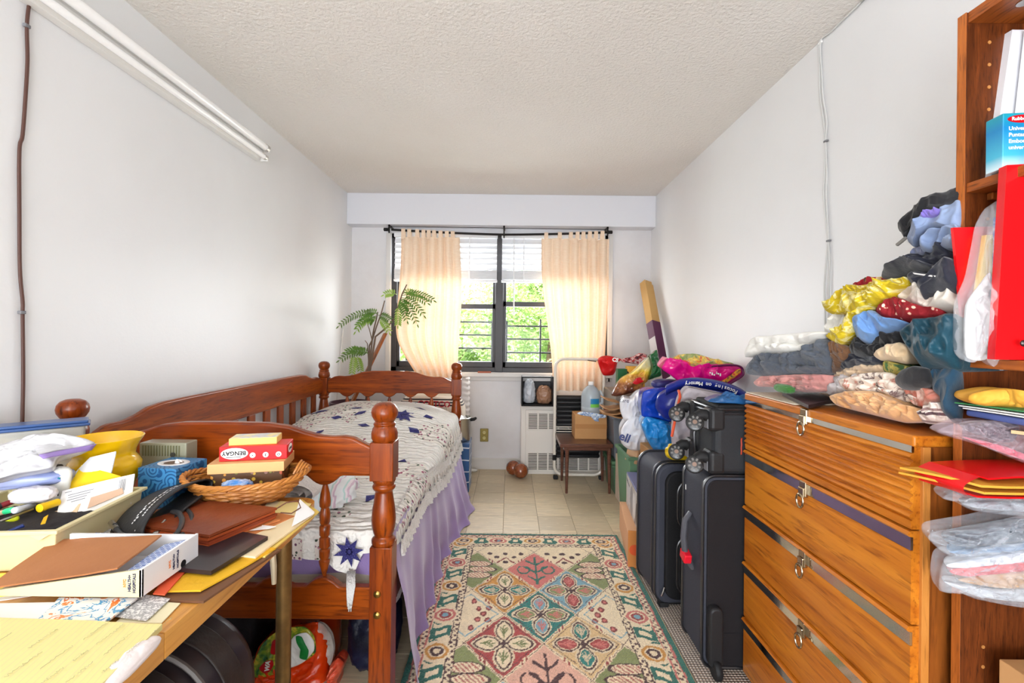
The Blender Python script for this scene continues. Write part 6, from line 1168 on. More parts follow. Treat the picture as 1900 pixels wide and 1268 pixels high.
# ================================================================== CORDS AND LAMP
BRN = mat('brown cord', (84, 56, 48), .5); WCB = mat('white cable', (206, 206, 204), .5)
c = thing('power_cable', 'brown electric cord running down the left wall from the lamp', 'cord', (-1.435, 1.385, .8)); pts = [WX(a, b_, -1.434) for a, b_ in ((60, -30), (55, 0), (50, 47), (51, 110), (48, 170), (42, 250), (36, 280), (36, 400), (37, 500), (42, 560), (42, 585), (43, 700), (41, 800), (40, 860))]
MB().tube(smooth_pts(pts), .0045, 8).build('cable', BRN, c, world=True)
for a, b_ in ((50, 48), (41, 580)): q_ = WX(a, b_, -1.432); MB().bb(q_ - V((.007, .008, .005)), q_ + V((.005, .008, .005))).build('clip', GRYP, c, 0, .002, world=True)
c = thing('wall_cable', 'pair of white cables clipped down the right wall', 'cable', (1.264, 1.89, 1.2))
for s_ in (0, 1):
    pts = [V((1.262, 1.52, 2.448)), V((1.262, 1.70, 2.446)), V((1.262, 1.86, 2.442))] + [WX(a + s_ * d_, b_, 1.264) for a, b_, d_ in ((1521, 78, 2), (1521, 140, 4), (1522, 180, 5), (1528, 225, 6), (1531, 262, 1), (1530, 320, 4), (1528, 360, 5), (1533, 420, 3), (1536, 447, 1), (1533, 490, 6), (1530, 530, 8), (1531, 580, 7), (1532, 640, 6))]
    MB().tube(smooth_pts(pts), .0034, 8).build('cable', WCB, c, world=True)
for a, b_ in ((1522, 79), (1532, 262), (1537, 447)): q_ = WX(a, b_, 1.262); MB().bb(q_ - V((.004, .010, .004)), q_ + V((.006, .010, .004))).build('clip', GRYP if b_ > 100 else WHITEP, c, 0, .002, world=True)
FXT = mat('white enamel fixture', (226, 224, 220), .3, coat=.3); n = NT('frosted tube'); n.col((250, 250, 250)); n.set(Roughness=.15); TUBE = n.m
l_ = thing('fluorescent_fixture', 'long white two-tube fluorescent fixture on the left wall', 'lamp', (-1.40, 1.4, 2.22))
MB().bb((-1.44, .22, 2.185), (-1.405, 2.64, 2.255)).build('channel', FXT, l_, 0, .004, world=True); MB().prism([(-1.405, 2.19), (-1.392, 2.205), (-1.392, 2.235), (-1.405, 2.25)], .22, 2.62, 'XZY').build('reflector', FXT, l_, 0, world=True)
for x, z, r_ in ((-1.372, 2.252, .019), (-1.378, 2.200, .013)):
    tb = MB().tube([(x, .26, z), (x, 2.625, z)], r_, 20).build('tube', TUBE, l_, world=True); MB().tube([(x, 2.605, z), (x, 2.63, z)], r_ + .0012, 20).build('end_cap', STEEL, tb, world=True)
    MB().bb((-1.41, 2.625, z - .02), (x + .012, 2.64, z + .016)).build('socket', FXT, l_, 0, .003, world=True)
# ================================================================== TABLE
MAP = wood('honey maple laminate', (206, 142, 62), (226, 166, 84), 'Y', (186, 124, 50), .3, .4, .6); TZ = .76
BRO = mat('bronze tube', (138, 106, 62), .35, .7, col2=(110, 84, 50), vs=20)
tb = thing('table', 'honey maple drop-leaf table with bronze tube legs along the left wall', 'table', (-.96, .72, 0))
def roundpoly(x0, x1, y0, y1, rs, n_=6):
    pts = []
    for (cx_, cy_, a0, r_) in ((x1 - rs[0], y1 - rs[0], 0, rs[0]), (x0 + rs[1], y1 - rs[1], PI / 2, rs[1]), (x0 + rs[2], y0 + rs[2], PI, rs[2]), (x1 - rs[3], y0 + rs[3], 1.5 * PI, rs[3])):
        for k_ in range(n_ + 1): a = a0 + PI / 2 * k_ / n_; pts.append((cx_ + r_ * math.cos(a), cy_ + r_ * math.sin(a)))
    return pts
MB().prism(roundpoly(-1.42, -.53, .7275, 1.325, (.05, .05, .001, .001)), TZ - .042, TZ, 'XYZ').build('far_leaf', MAP, tb, 40, .003, 2, world=True)
MB().prism(roundpoly(-1.42, -.53, .12, .7258, (.001, .001, .05, .05)), TZ - .042, TZ, 'XYZ').build('near_leaf', MAP, tb, 40, .003, 2, world=True)
MB().bb((-1.38, .2, TZ - .09), (-.62, 1.26, TZ - .043)).build('apron', BLK2, tb, 0, world=True)
for x, y in ((-.588, 1.235), (-1.37, 1.25), (-.588, .2), (-1.37, .2)): MB().tube([(x, y, TZ - .043), (x, y, .02), (x, y, .001)], .019, 16).build('leg', BRO, tb, 60, world=True)
br = MB(); br.tube([(-.607, 1.22, .70), (-.606, 1.21, .66), (-.604, 1.212, .62), (-.604, 1.215, .575)], [.006, .008, .008, .006], 8); br.build('leg_brace', mat('cream metal', (206, 190, 160), .4, .3), tb, world=True)
# case under the table
LTH = mat('black leather', (20, 20, 22), .4, bump=(90, .15), coat=.1); LTB = mat('brown black leather', (48, 39, 36), .4, bump=(90, .15))
s = thing('travel_case', 'black rounded travel case with grey zip bands under the table', 'suitcase', (-.80, .95, 0))
MB().prism(rrect(-1.05, -.592, .004, .575, .16, 10), .83, 1.13, 'XZY').build('shell', LTH, s, 40, .035, 4, world=True)
for y, w_, m_ in ((.895, .022, LTB), (1.03, .03, LTB)):
    b_ = MB(); b_.prism(rrect(-1.054, -.588, .001, .579, .163, 12), y - w_, y + w_, 'XZY'); b_.build('zip_band', m_, s, 40, .003, 2, world=True)
for y in (.838, .95, 1.122): b_ = MB(); b_.tube([(a, y, c_) for a, c_ in rrect(-1.052 + (.02 if y != .95 else 0), -.590 - (.02 if y != .95 else 0), .02, .577 - (.02 if y != .95 else 0), .15, 10)], .006, 6, closed=True); b_.build('piping', mat('grey piping', (92, 84, 80), .4), s, world=True)
# ------------------------------------------------------------------ things on the table
PAPW = mat('white paper', (240, 238, 236), .7); MANI = mat('manila orange paper', (222, 148, 90), .7, bump=(20, .1), col2=(206, 130, 76)); CREAMP = mat('cream folder paper', (238, 218, 178), .7)
def sheet(name, lab, cat, q, z, t, m, curl=.003, seed=0, parent=None, grp=None):
    o = MB().slab([G(a, b_, z) if not isinstance(a, (V, tuple)) else V(a) for a, b_ in q], t, 9, curl, seed).build(name, m, parent, 30, world=parent is not None)
    return tag(o, lab, cat, grp) if parent is None else o
n = NT('legal pad'); wv = n.wave(n.coords((1, 1, 1), (0, 0, math.radians(-12))), 34, 0, 'X'); n.col(n.mix(n.step(wv, .93, .98), (228, 216, 146), (218, 206, 148))); n.set(Roughness=.7); PADM = n.m
pd = thing('legal_pad', 'yellow ruled legal pad with handwriting at the near end of the table', 'notepad', (-.68, .56, .768))
q = [V((-.90, .36, .780)), V((-.485, .36, .780)), V((-.526, .716, .780)), V((-.84, .729, .780))]
m_ = MB(); m_.slab(q, .009, 9, .003, 2); m_.build('pages', PADM, pd, 30, world=True)
hw = MB(); rnd = random.Random(8)
for li in range(11):
    x0 = -.815 + .029 * li; y = .50
    while y < .69:
        L = rnd.uniform(.02, .055)
        if rnd.random() < .72:
            pts = [V((x0 + .10 * (.6 - (y + L * i / 12)) * 0 + (y - .6) * .05 + .0022 * math.sin(i * 2.6 + li) * rnd.uniform(.1, 1.2) + .0008 * rnd.uniform(-1, 1), y + L * i / 18, .7825 + .0012)) for i in range(19)]; hw.tube(pts, .00032, 4)
        y += L + .012
stuff(hw.build('handwriting', mat('pencil grey', (168, 160, 118), .6), pd, 0, world=True))
NAPM = mat('white tissue', (232, 222, 220), .85, bump=(30, .3)); nb = thing('folded_napkin', 'folded white paper napkin sticking out beside the yellow pad', 'napkin', (-.49, .62, .762))
for i, ol in enumerate(([(296, 1192), (297, 1183), (270, 1186), (215, 1230), (170, 1275), (185, 1290), (240, 1250)],)): pad('fold', NAPM, [G(x, y, .772 + .006 * i) for x, y in ol], n=(0, 0, 1), bulge=.010, back=(0, 0, -.008), seed=60 + i, amp=.0007, freq=30, parent=nb)
# mailer box
OFW = mat('cream card', (214, 202, 162), .5); WCARD = mat('white glossy card', (238, 238, 240), .3, coat=.2); BRB = mat('brown chipboard', (174, 116, 74), .75, bump=(60, .1), col2=(164, 106, 66)); NAVT = mat('navy text', (40, 44, 84), .5); ORT = mat('orange text', (236, 130, 50), .5)
b = thing('mailer_box', 'white and cream open mailer box with a brown board flap', 'box', (-.74, .85, .780))
zb = .781
m_ = MB(); m_.prism([(-.865, zb), (-.612, zb), (-.612, zb + .047), (-.865, zb + .008)], .785, .790, 'XZY'); m_.build('front_wall', OFW, b, 0, .0008, world=True)
m_ = MB(); m_.prism([(.785, zb), (.928, zb), (.928, zb + .047), (.785, zb + .047)], -.617, -.612, 'YZX'); rw_ = m_.build('side_wall', WCARD, b, 0, .0008, world=True)
MB().bb((-.862, .923, zb), (-.617, .928, zb + .045)).build('back_wall', WCARD, b, 0, world=True); MB().bb((-.865, .79, zb), (-.617, .923, zb + .003)).build('base', WCARD, b, 0, world=True)
m_ = MB(); m_.slab([(-.873, .785, zb + .012), (-.655, .788, zb + .046), (-.668, .905, zb + .052), (-.90, .93, zb + .030)], .003, 9, .005, 4); m_.build('board_flap', BRB, b, 30, world=True)
n = NT('calendar print'); ck = n.n('ShaderNodeTexBrick'); n.l(n.coords(), ck.inputs['Vector']); ck.inputs['Scale'].default_value = 42; ck.inputs['Color1'].default_value = lin((60, 92, 170)); ck.inputs['Color2'].default_value = lin((110, 140, 200)); ck.inputs['Mortar'].default_value = lin((236, 240, 250)); ck.inputs['Mortar Size'].default_value = .03; n.col(ck.outputs[0]); n.set(Roughness=.5); CAL = n.m
m_ = MB(); m_.slab([(-.652, .792, zb + .034), (-.619, .792, zb + .038), (-.619, .92, zb + .040), (-.660, .90, zb + .036)], .002, 5, .001, 4); m_.build('calendar_card', CAL, b, 30, world=True)
m_ = MB(); m_.slab([(-.90, .95, .775), (-.83, .945, .775), (-.80, .985, .80), (-.87, .99, .80)], .002, 5, .001, 4); m_.build('calendar_card', CAL, b, 30, world=True)
for fr_, y0 in ((lambda k_: frame((-.640 + .008 * k_, .7845, zb + .024), (0, 0, 1), (-1, 0, 0)), 0), (lambda k_: frame((-.6115, .850 + .010 * k_, zb + .024), (0, 0, 1), (0, -1, 0)), 1)):
    for k_, (s_, m2) in enumerate((('NYC', ORT), ('HEALTH+', NAVT), ('HOSPITALS', NAVT))): text(b, s_, .0066, fr_(k_), m2, world=True, bold=.0002)
m_ = MB(); m_.lathe([(.007, 0), (.007, .0005)], (-.6117, .885, zb + .008), 16, Matrix.Rotation(PI / 2, 3, 'Y')); m_.build('thumb_notch', BLACKP, b, 0, world=True)
# papers under the box and pad
COLP = blotch('colour leaflet', [(.35, (236, 234, 232)), (.46, (70, 150, 200)), (.5, (240, 236, 230)), (.58, (230, 120, 40)), (.64, (236, 236, 236)), (.72, (200, 50, 60))], 26, .4, .6, None, .2, True); GRYT = blotch('printed receipt', [(.4, (232, 230, 228)), (.5, (150, 148, 148)), (.6, (232, 230, 228))], 120, .6, 0, None, 0)
YMAG = blotch('yellow magazine', [(.4, (226, 206, 40)), (.55, (236, 220, 70)), (.62, (40, 40, 30)), (.7, (226, 206, 40))], 30, .4, .5, None, .2)
sheet('leaflet', 'colourful printed leaflet under the mailer box', 'leaflet', [(60, 1160), (205, 1148), (255, 1110), (110, 1110)], .7745, .003, COLP, .004, 1)
sheet('magazine', 'white magazine under the leaflet and the yellow pad', 'magazine', [(-20, 1175), (190, 1160), (230, 1120), (0, 1120)], .7705, .006, PAPW, .004, 2)
sheet('receipt', 'grey printed receipt next to the mailer box corner', 'receipt', [(205, 1145), (272, 1152), (316, 1112), (255, 1104)], .766, .0015, GRYT, .005, 3)
sheet('paper_sheet', 'plain pale paper sheet under the grey receipt', 'paper', [(215, 1155), (300, 1156), (335, 1120), (260, 1115)], .7625, .0015, mat('pale yellow paper', (236, 226, 190), .7), .002, 4)
sheet('yellow_magazine', 'yellow covered magazine corner in front of the cream bin', 'magazine', [(-60, 1110), (40, 1100), (75, 1062), (-30, 1066)], .7665, .005, YMAG, .002, 5)
sheet('white_sheet', 'white sheet between cream bin and mailer box', 'paper', [(-40, 1120), (95, 1100), (150, 1040), (40, 1050)], .7625, .002, PAPW, .003, 6)
# envelopes and folders at the right edge
sheet('clipboard', 'brown clipboard board under the yellow envelope at the table edge', 'clipboard', [(270, 1112), (378, 1116), (522, 1019), (420, 1012)], .7655, .004, mat('dark brown board', (112, 76, 54), .5), .0, 7)
sheet('yellow_envelope', 'bright yellow creased envelope on the brown clipboard', 'envelope', [(292, 1100), (372, 1098), (512, 1018), (430, 1010)], .7695, .003, mat('golden envelope', (236, 184, 44), .7, bump=(25, .3), col2=(226, 170, 34)), .004, 8)
sheet('red_card', 'orange red card under the black portfolio', 'card', [(284, 1102), (306, 1104), (352, 1052), (322, 1050)], .7735, .002, mat('vermilion card', (226, 92, 56), .6), .001, 9)
sheet('cream_folder', 'cream paper folder at the far right table corner', 'folder', [(440, 1030), (474, 1034), (582, 954), (500, 925)], .7735, .004, CREAMP, .003, 10)
sheet('yellow_sheet', 'pale yellow paper peeking from under the cream folder', 'paper', [(470, 1033), (492, 1033), (592, 950), (560, 926)], .768, .003, mat('soft yellow paper', (240, 208, 110), .7), .002, 11)
sheet('note_paper', 'small yellow note paper on the cream folder', 'paper', [(500, 952), (566, 950), (578, 935), (520, 930)], .7765, .001, mat('note yellow', (240, 222, 150), .7), .001, 12)
sheet('white_slip', 'white paper slip beside the leather folder', 'paper', [(460, 985), (500, 982), (512, 978), (470, 974)], .779, .001, PAPW, .003, 13)
o = MB(); a, b_, c_ = G(541, 978, .777), G(583, 954, .777), G(556, 950, .777) + V((0, 0, .032)); o.add([a, b_, c_, a + V((-.004, .012, 0)), b_ + V((-.004, .012, 0))], [(0, 1, 2), (3, 2, 4), (0, 2, 3), (0, 3, 4, 1)]); o = o.build('folded_note', PAPW, None, 0); tag(o, 'white folded paper standing up on the cream folder', 'paper')
sheet('manila_folder', 'orange manila folder under the leather folder', 'folder', [(150, 990), (345, 1050), (548, 958), (360, 925)], .7745, .004, MANI, .003, 14)
sheet('manila_sheet', 'second orange manila sheet with a white label by the cuff', 'folder', [(165, 985), (330, 1030), (520, 965), (390, 935)], .7795, .003, MANI, .004, 15)
sheet('white_label_sheet', 'white printed slip on the orange manila sheet by the cuff', 'paper', [(176, 984), (222, 998), (250, 985), (205, 975)], .7815, .001, GRYT, .001, 16)
sheet('black_portfolio', 'black leather portfolio lying on the yellow envelope', 'portfolio', [(285, 1050), (392, 1060), (497, 996), (420, 982)], .783, .008, LTH, .002, 17)
lf = thing('leather_folder', 'brown leather expanding folder with layered edges under the cuff tubes', 'folder', (-.68, 1.06, .783))
for i, (z, m_, d_) in enumerate(((.785, mat('rust leather', (178, 82, 40), .45, col2=(150, 66, 32)), 0), (.792, mat('dark rust leather', (132, 54, 30), .45), .003), (.799, mat('rust leather', (178, 82, 40), .45), -.002), (.806, mat('brown leather', (140, 66, 34), .4, bump=(40, .2), col2=(116, 52, 28)), .002))):
    q = [V((-.815 + d_, 1.02, z)), V((-.618 + d_, .968, z)), V((-.555 + d_, 1.122, z)), V((-.745 + d_, 1.165, z))]; m2 = MB(); m2.slab(q, .0055, 9, .004, 20 + i); m2.build('cover' if i == 3 else 'gusset_leaf', m_, lf, 30, world=True)
m2 = MB(); c0 = V((-.56, 1.13, .800)); m2.tube([c0 + V((.0 - .0, 0, 0)), c0 + V((.02, .012, .012)), c0 + V((.045, .02, .014)), c0 + V((.055, .012, .0)), c0 + V((.04, -.004, -.008)), c0 + V((.015, -.006, -.006))], .0015, 6); m2.build('elastic_cord', mat('brown elastic', (92, 54, 36), .6), lf, world=True)
# blood pressure cuff
CUFF = mat('black cuff nylon', (52, 52, 54), .55, bump=(120, .15), col2=(44, 44, 46))
cf = thing('pressure_cuff', 'black blood pressure cuff with rubber tubes on the folders', 'cuff', (-.82, 1.10, .782))
CPTH = smooth_pts([V((0, y, z)) for y, z in ((1.195, .822), (1.215, .836), (1.19, .848), (1.12, .852), (1.05, .842), (1.005, .822), (.985, .802), (.992, .788), (1.015, .786), (1.04, .802), (1.09, .816), (1.15, .822), (1.19, .830))], 5)
def cuff(u, v):
    f_ = u * (len(CPTH) - 1); i0 = min(len(CPTH) - 2, int(f_)); p_ = CPTH[i0].lerp(CPTH[i0 + 1], f_ - i0); return V((-.762 - .104 * v - .012 * math.sin(u * 6) , p_.y + .04 * v, p_.z - .030 * v * (1 if p_.z > .80 else .2) + .002 * N((u * 3, v * 2, 0), 2, 5)))
mb = MB(); mb.grid(cuff, 90, 12); o = mb.build('cuff_band', CUFF, cf, 180, world=True); o.modifiers.new('t', 'SOLIDIFY').thickness = .004
m2 = MB(); rnd = random.Random(3)
for i in range(15):
    u = .235 + .0135 * i; p_ = cuff(u, .30 + .03 * (i % 3)); q_ = cuff(u + .010, .30 + .03 * (i % 3)); r_ = cuff(u, .42); nn = (q_ - p_).cross(r_ - p_).normalized(); nn = nn if nn.z > 0 else -nn; m2.add([p_ + nn * .0065, q_ + nn * .0065, q_ + (r_ - p_) * .55 + nn * .0065, p_ + (r_ - p_) * .55 + nn * .0065], [(0, 1, 2, 3)])
for i in range(14):
    u = .235 + .012 * i; p_ = cuff(u, .17); q_ = cuff(u + .008, .17); r_ = cuff(u, .22); nn = (q_ - p_).cross(r_ - p_).normalized(); nn = nn if nn.z > 0 else -nn; m2.add([p_ + nn * .0065, q_ + nn * .0065, q_ + (r_ - p_) * .8 + nn * .0065, p_ + (r_ - p_) * .8 + nn * .0065], [(0, 1, 2, 3)])
for i in range(6):
    p_ = cuff(.47 + .028 * i, .18); q_ = cuff(.48 + .028 * i, .18); r_ = cuff(.47 + .028 * i, .20); nn = (q_ - p_).cross(r_ - p_).normalized(); nn = nn if nn.y < 0 else -nn; m2.add([p_ + nn * .0065, q_ + nn * .0065, q_ + (r_ - p_) + nn * .0065, p_ + (r_ - p_) + nn * .0065], [(0, 1, 2, 3)])
stuff(m2.build('printed_marks', mat('white print marks', (222, 222, 222), .6), cf, 0, world=True))
RUB = mat('dark grey rubber', (58, 58, 60), .4)
for pl in ([(320, 950, 1.08), (332, 953, 1.06), (338, 966, 1.03), (332, 985, .99), (318, 1000, .965), (300, 1012, .945)], [(348, 948, 1.10), (355, 958, 1.07), (354, 972, 1.04), (342, 990, .99), (325, 1004, .965), (308, 1016, .94)], [(212, 975, 1.02), (222, 990, 1.0), (245, 1003, .97), (275, 1008, .95), (300, 1012, .945)]):
    m2 = MB(); m2.tube(smooth_pts([P(*q) for q in pl], 6), .0055, 10); m2.build('rubber_tube', RUB, cf, world=True)
m2 = MB(); m2.tube([P(306, 966, 1.04), P(290, 985, 1.01)], .003, 8); m2.tube([P(286, 990, 1.0), P(296, 988, 1.0)], .004, 8); m2.tube([P(206, 970, 1.03), P(216, 982, 1.01)], .006, 8); m2.build('connector', STEEL, cf, world=True)
# wicker basket with boxes
WIC = mat('honey wicker', (196, 132, 62), .45, bump=(60, .2), col2=(170, 104, 44), vs=30, coat=.2); WICD = mat('dark wicker', (132, 76, 34), .5, col2=(110, 60, 28))
bs = thing('wicker_basket', 'oval honey wicker basket holding small boxes', 'basket', (-.695, 1.252, .7815), math.radians(12)); A0, B0, A1, B1, HB = .085, .058, .150, .105, .056
def bell(a, t_, off=0):
    k_ = t_ ** .75; ra, rb = A0 + (A1 - A0) * k_ + off, B0 + (B1 - B0) * k_ + off; lift = .012 * abs(math.cos(a)) ** 4 * t_
    return V((ra * math.cos(a), rb * math.sin(a), .004 + HB * t_ + lift))
NR = 26
for i in range(NR):
    a = 2 * PI * i / NR; m2 = MB(); m2.tube([bell(a, t_ / 5, .0) for t_ in range(6)], .0028, 5); m2.build('rib', WICD, bs)
for j in range(8):
    t_ = .03 + .9 * j / 8; m2 = MB(); m2.tube([bell(2 * PI * i / 104, t_, .0034 * (1 if ((i // 4 + j) % 2) else -1) * math.sin(PI * ((i % 4) + .5) / 4)) for i in range(104)], .0048, 5, closed=True); m2.v = [tuple(q) for q in m2.v]; m2.build('strand', WIC, bs)
for ph in (0, 2.1, 4.2):
    m2 = MB(); m2.tube([bell(2 * PI * i / 160, 1.0, .004 * math.cos(2 * PI * i / 160 * 14 + ph)) + V((0, 0, .004 * math.sin(2 * PI * i / 160 * 14 + ph))) for i in range(160)], .0042, 6, closed=True); m2.build('rim_strand', WIC, bs)
m2 = MB(); m2.lathe([(.6, .006), (1, .004)], (0, 0, 0), 30, None); m2.v = [(x * A0, y * B0, z) for x, y, z in m2.v]; m2.build('base', WICD, bs, 0)
for k_ in range(4):
    m2 = MB(); m2.tube([V((A1 - .030 + .006 * k_ + .012 * math.sin(a), (.030 - .006 * k_) * math.cos(a), HB + .012 + (.026 - .004 * k_) * math.sin(a))) for a in [PI * q / 12 for q in range(13)]], .0036, 6); m2.build('handle_strand', WIC, bs)
DOT = spots('polka dot card', (88, 56, 26), [(206, 170, 60), (186, 90, 60), (130, 140, 60), (214, 150, 60), (150, 110, 100)], 62, .27, .5); TANL = mat('tan box lid', (226, 176, 118), .5, bump=(40, .05), col2=(218, 166, 108))
b = thing('polka_box', 'brown polka dot box with a tan lid standing in the wicker basket', 'box', (-.703, 1.292, .793), math.radians(13))
MB().box((0, 0, .032), (.172, .112, .062)).build('box_body', DOT, b, 0, .001); MB().box((0, 0, .076), (.184, .124, .026)).build('lid', TANL, b, 0, .0015)
b = thing('bandage_box', 'bright red medicine box lying upside down on the tan lid', 'box', (-.692, 1.293, .8825), math.radians(13))
RBX = mat('glossy red card', (218, 6, 16), .35); PKX = mat('faded red card', (232, 90, 90), .3, coat=.3)
m2 = MB(); m2.box((0, 0, .0195), (.166, .075, .038), None, RBX); m2.build('carton', RBX, b, 0, .0012)
F0 = lambda x, z: frame((x, -.0381, z), (-1, 0, 0), (0, 0, -1))
m2 = MB(); m2.lathe([(.001, .0004), (1, .0003), (1, 0)], (0, 0, 0), 30, None); m2.v = [(x * .033 - .046, -.0378 - z, .020 + y * .0150) for x, y, z in m2.v]; m2.build('oval_label', WHITEP, b, 0)
text(b, 'BENGAY', .0150, F0(-.047, .0215) @ Matrix.Translation((0, 0, .0006)), BLACKP, bold=.0004); m2 = MB(); m2.bb((-.066, -.0386, .0100), (-.030, -.0382, .0114)); m2.build('printed_line', BLACKP, b, 0)
for x, s_ in ((-.002, '•'), (.030, '3'), (.062, 'O')):
    m2 = MB(); m2.lathe([(.001, .0004), (.0072, .0003), (.0072, 0)], (0, 0, 0), 20, None); m2.v = [(q[0] + x, -.0378 - q[2], q[1] + .014) for q in m2.v]; m2.build('round_mark', WHITEP, b, 0); text(b, s_, .009, F0(x, .014) @ Matrix.Translation((0, 0, .0006)), BLACKP, bold=.0003)
m2 = MB(); m2.lathe([(.001, .0004), (1, .0003), (1, 0)], (0, 0, 0), 24, None); m2.v = [(.0832 + z, x * .022, .022 + y * .012) for x, y, z in m2.v]; m2.build('oval_label', WHITEP, b, 0); text(b, 'BENGAY', .009, frame((.0838, 0, .022), (0, -1, 0), (0, 0, -1)), BLACKP, bold=.0003)
b = thing('yellow_box', 'small pale yellow box on top of the red medicine box', 'box', (-.700, 1.300, .9205), math.radians(14)); m2 = MB(); m2.box((0, 0, .0095), (.118, .062, .018)); m2.build('carton', mat('pale yellow card', (238, 206, 110), .5), b, 0, .001); m2 = MB(); m2.box((0, 0, .0187), (.114, .058, .0006)); m2.build('printed_top', blotch('pale printed top', [(.4, (244, 226, 170)), (.5, (206, 206, 216)), (.6, (244, 230, 180))], 14, .5, .5, None, 0), b, 0)
o = lump('blue_packet', mat('blue film packet', (60, 130, 206), .25, coat=.4, col2=(220, 230, 240), vs=40), (-.69, 1.193, .835), (.034, .017, .014), 91, .2, 5, 40, 24, rz=.2); tag(o, 'crumpled blue wrapper in front of the polka dot box', 'wrapper')
# tissue box
n = NT('blue fan pattern'); vec = n.coords(); v1 = n.voro(vec, 26, 'F1'); wv = n.n('ShaderNodeMath', operation='MULTIPLY'); n.l(v1.outputs['Distance'], wv.inputs[0]); wv.inputs[1].default_value = 30; sn = n.n('ShaderNodeMath', operation='SINE'); n.l(wv.outputs[0], sn.inputs[0])
n.col(n.mix(n.step(sn.outputs[0], .1, .5), (62, 130, 180), (28, 82, 132))); n.set(Roughness=.4); FAN = n.m
b = thing('tissue_box', 'blue fan-patterned cube tissue box', 'tissue box', (-.905, 1.268, .7615), math.radians(-6)); w_ = .054
m2 = MB(); m2.box((0, 0, .0545), (2 * w_, 2 * w_, .109)); m2.build('carton', FAN, b, 0, .0015)
m2 = MB(); m2.lathe([(.022, -.004), (.026, .0006), (.040, .0012), (.041, 0)], (.0, 0, .1092), 32, None, None, 1, .72, True); m2.build('opening_film', mat('white film ring', (226, 226, 228), .4), b, 60)
m2 = MB(); m2.lathe([(.001, .0002), (.027, .0002)], (.0, 0, .1092), 24, None, None, 1, .72, True); m2.build('opening', mat('box inside', (112, 92, 78), .8), b, 0)
m2 = MB(); m2.grid(lambda u, v: V((.012 + .012 * (u - .5) + .004 * math.sin(v * 9), .016 * (v - .5), .1098 + .010 * math.sin(u * 3.1) * math.sin(v * 3.1))), 10, 10, None); m2.build('tissue', mat('tissue white', (240, 236, 232), .9), b, 180)
# vase
YCER = mat('yellow glazed ceramic', (242, 192, 12), .16, coat=.7)
o = thing('vase', 'bright yellow ceramic vase with a flared rim', 'vase', (-1.055, 1.225, .7615))
MB().lathe([(.040, 0), (.044, .003), (.052, .03), (.070, .075), (.0785, .105), (.0785, .118), (.070, .132), (.064, .140), (.066, .152), (.074, .170), (.082, .182), (.0835, .186), (.081, .187), (.072, .172), (.062, .150), (.060, .138), (.066, .12), (.064, .09), (.04, .03), (.002, .02)], (-1.055, 1.225, .7615), 40, open_=True).build('body', YCER, o, 60, world=True)
# grey case behind
b = thing('plastic_case', 'grey green translucent plastic case between vase and footboard', 'case', (-.985, 1.365, .7615)); GRC = mat('grey green plastic', (150, 150, 130), .25, coat=.3)
MB().bb((-1.06, 1.345, .7615), (-.925, 1.395, .905)).build('case_body', GRC, b, 0, .003, world=True)
m2 = MB()
for k_ in range(14): m2.bb((-1.05 + .008 * k_, 1.343, .868), (-1.047 + .008 * k_, 1.3455, .898))
m2.build('ribs', mat('olive lines', (110, 110, 80), .4), b, 0, world=True); m2 = MB(); m2.lathe([(.007, 0), (.007, .003)], (-.962, 1.3445, .872), 16, Matrix.Rotation(PI / 2, 3, 'X')); m2.build('latch', mat('dark latch', (70, 70, 64), .3), b, 40, world=True)
for o_ in (b,):
    pass
# storage box with blue lid, zip bag, organizer
CLR = mat('cloudy clear plastic', (206, 208, 202), .25, alpha=.62, coat=.3); LIDB = mat('blue box lid', (54, 86, 142), .35, coat=.3)
b = thing('storage_box', 'clear plastic box with a blue lid tilted against the left wall', 'box', (-1.289, 1.242, .7615), math.radians(41))
m2 = MB(); m2.box((0, 0, .102), (.25, .062, .20), None, None, .96); m2.build('box_body', CLR, b, 0, .008, 3)
m2 = MB(); m2.bb((-.135, -.037, .200), (.135, .037, .208)); m2.bb((-.131, -.034, .208), (.131, .034, .216)); m2.build('lid', LIDB, b, 0, .003, 3)
lump('contents', blotch('mixed packets', [(.4, (226, 222, 216)), (.5, (200, 160, 80)), (.6, (150, 140, 136)), (.7, (230, 226, 222))], 18, .5, .8, (30, .3), 0), (0, 0, .10), (.105, .024, .08), 93, .1, 5, parent=b, pw=4, world=False)
b = thing('organizer', 'dark desk organizer with small tools beneath the zip bag', 'organizer', (-1.08, 1.08, .7615)); MB().bb((-1.20, 1.150, .7615), (-1.135, 1.20, .885)).build('tray', BLK, b, 0, .006, 3, world=True); m2 = MB(); m2.tube(smooth_pts([V((-1.20, 1.20, .887)), V((-1.17, 1.21, .905)), V((-1.155, 1.215, .895)), V((-1.16, 1.20, .887))], 5), .002, 6); m2.build('wire', mat('white wire', (214, 206, 190), .4), b, world=True)
ZIPF = film('cloudy zip film', (214, 214, 218), .16, .2, (18, .6)); b = thing('zip_bag', 'cloudy white zip bag with a purple zipper strip by the vase', 'plastic bag', (-1.09, 1.06, .89))
pad('bag_body', ZIPF, [P(-30, 838, 1.08), P(60, 811, 1.10), P(115, 807, 1.11), P(176, 822, 1.12), P(110, 848, 1.06), P(95, 868, 1.03), P(30, 880, 1.0), P(-40, 895, .98)], n=(.1, -.6, .8), bulge=.016, back=(-.01, .02, -.02), seed=94, amp=.008, freq=14, parent=b); m2 = MB(); m2.grid(lambda u, v: P(72, 846, 1.02).lerp(P(178, 824, 1.12), u) * (1 - v) + P(80, 852, 1.01).lerp(P(168, 836, 1.11), u) * v, 10, 4); m2.build('zipper_strip', mat('purple zipper', (150, 126, 190), .4), b, 180, world=True).modifiers.new('t', 'SOLIDIFY').thickness = .003
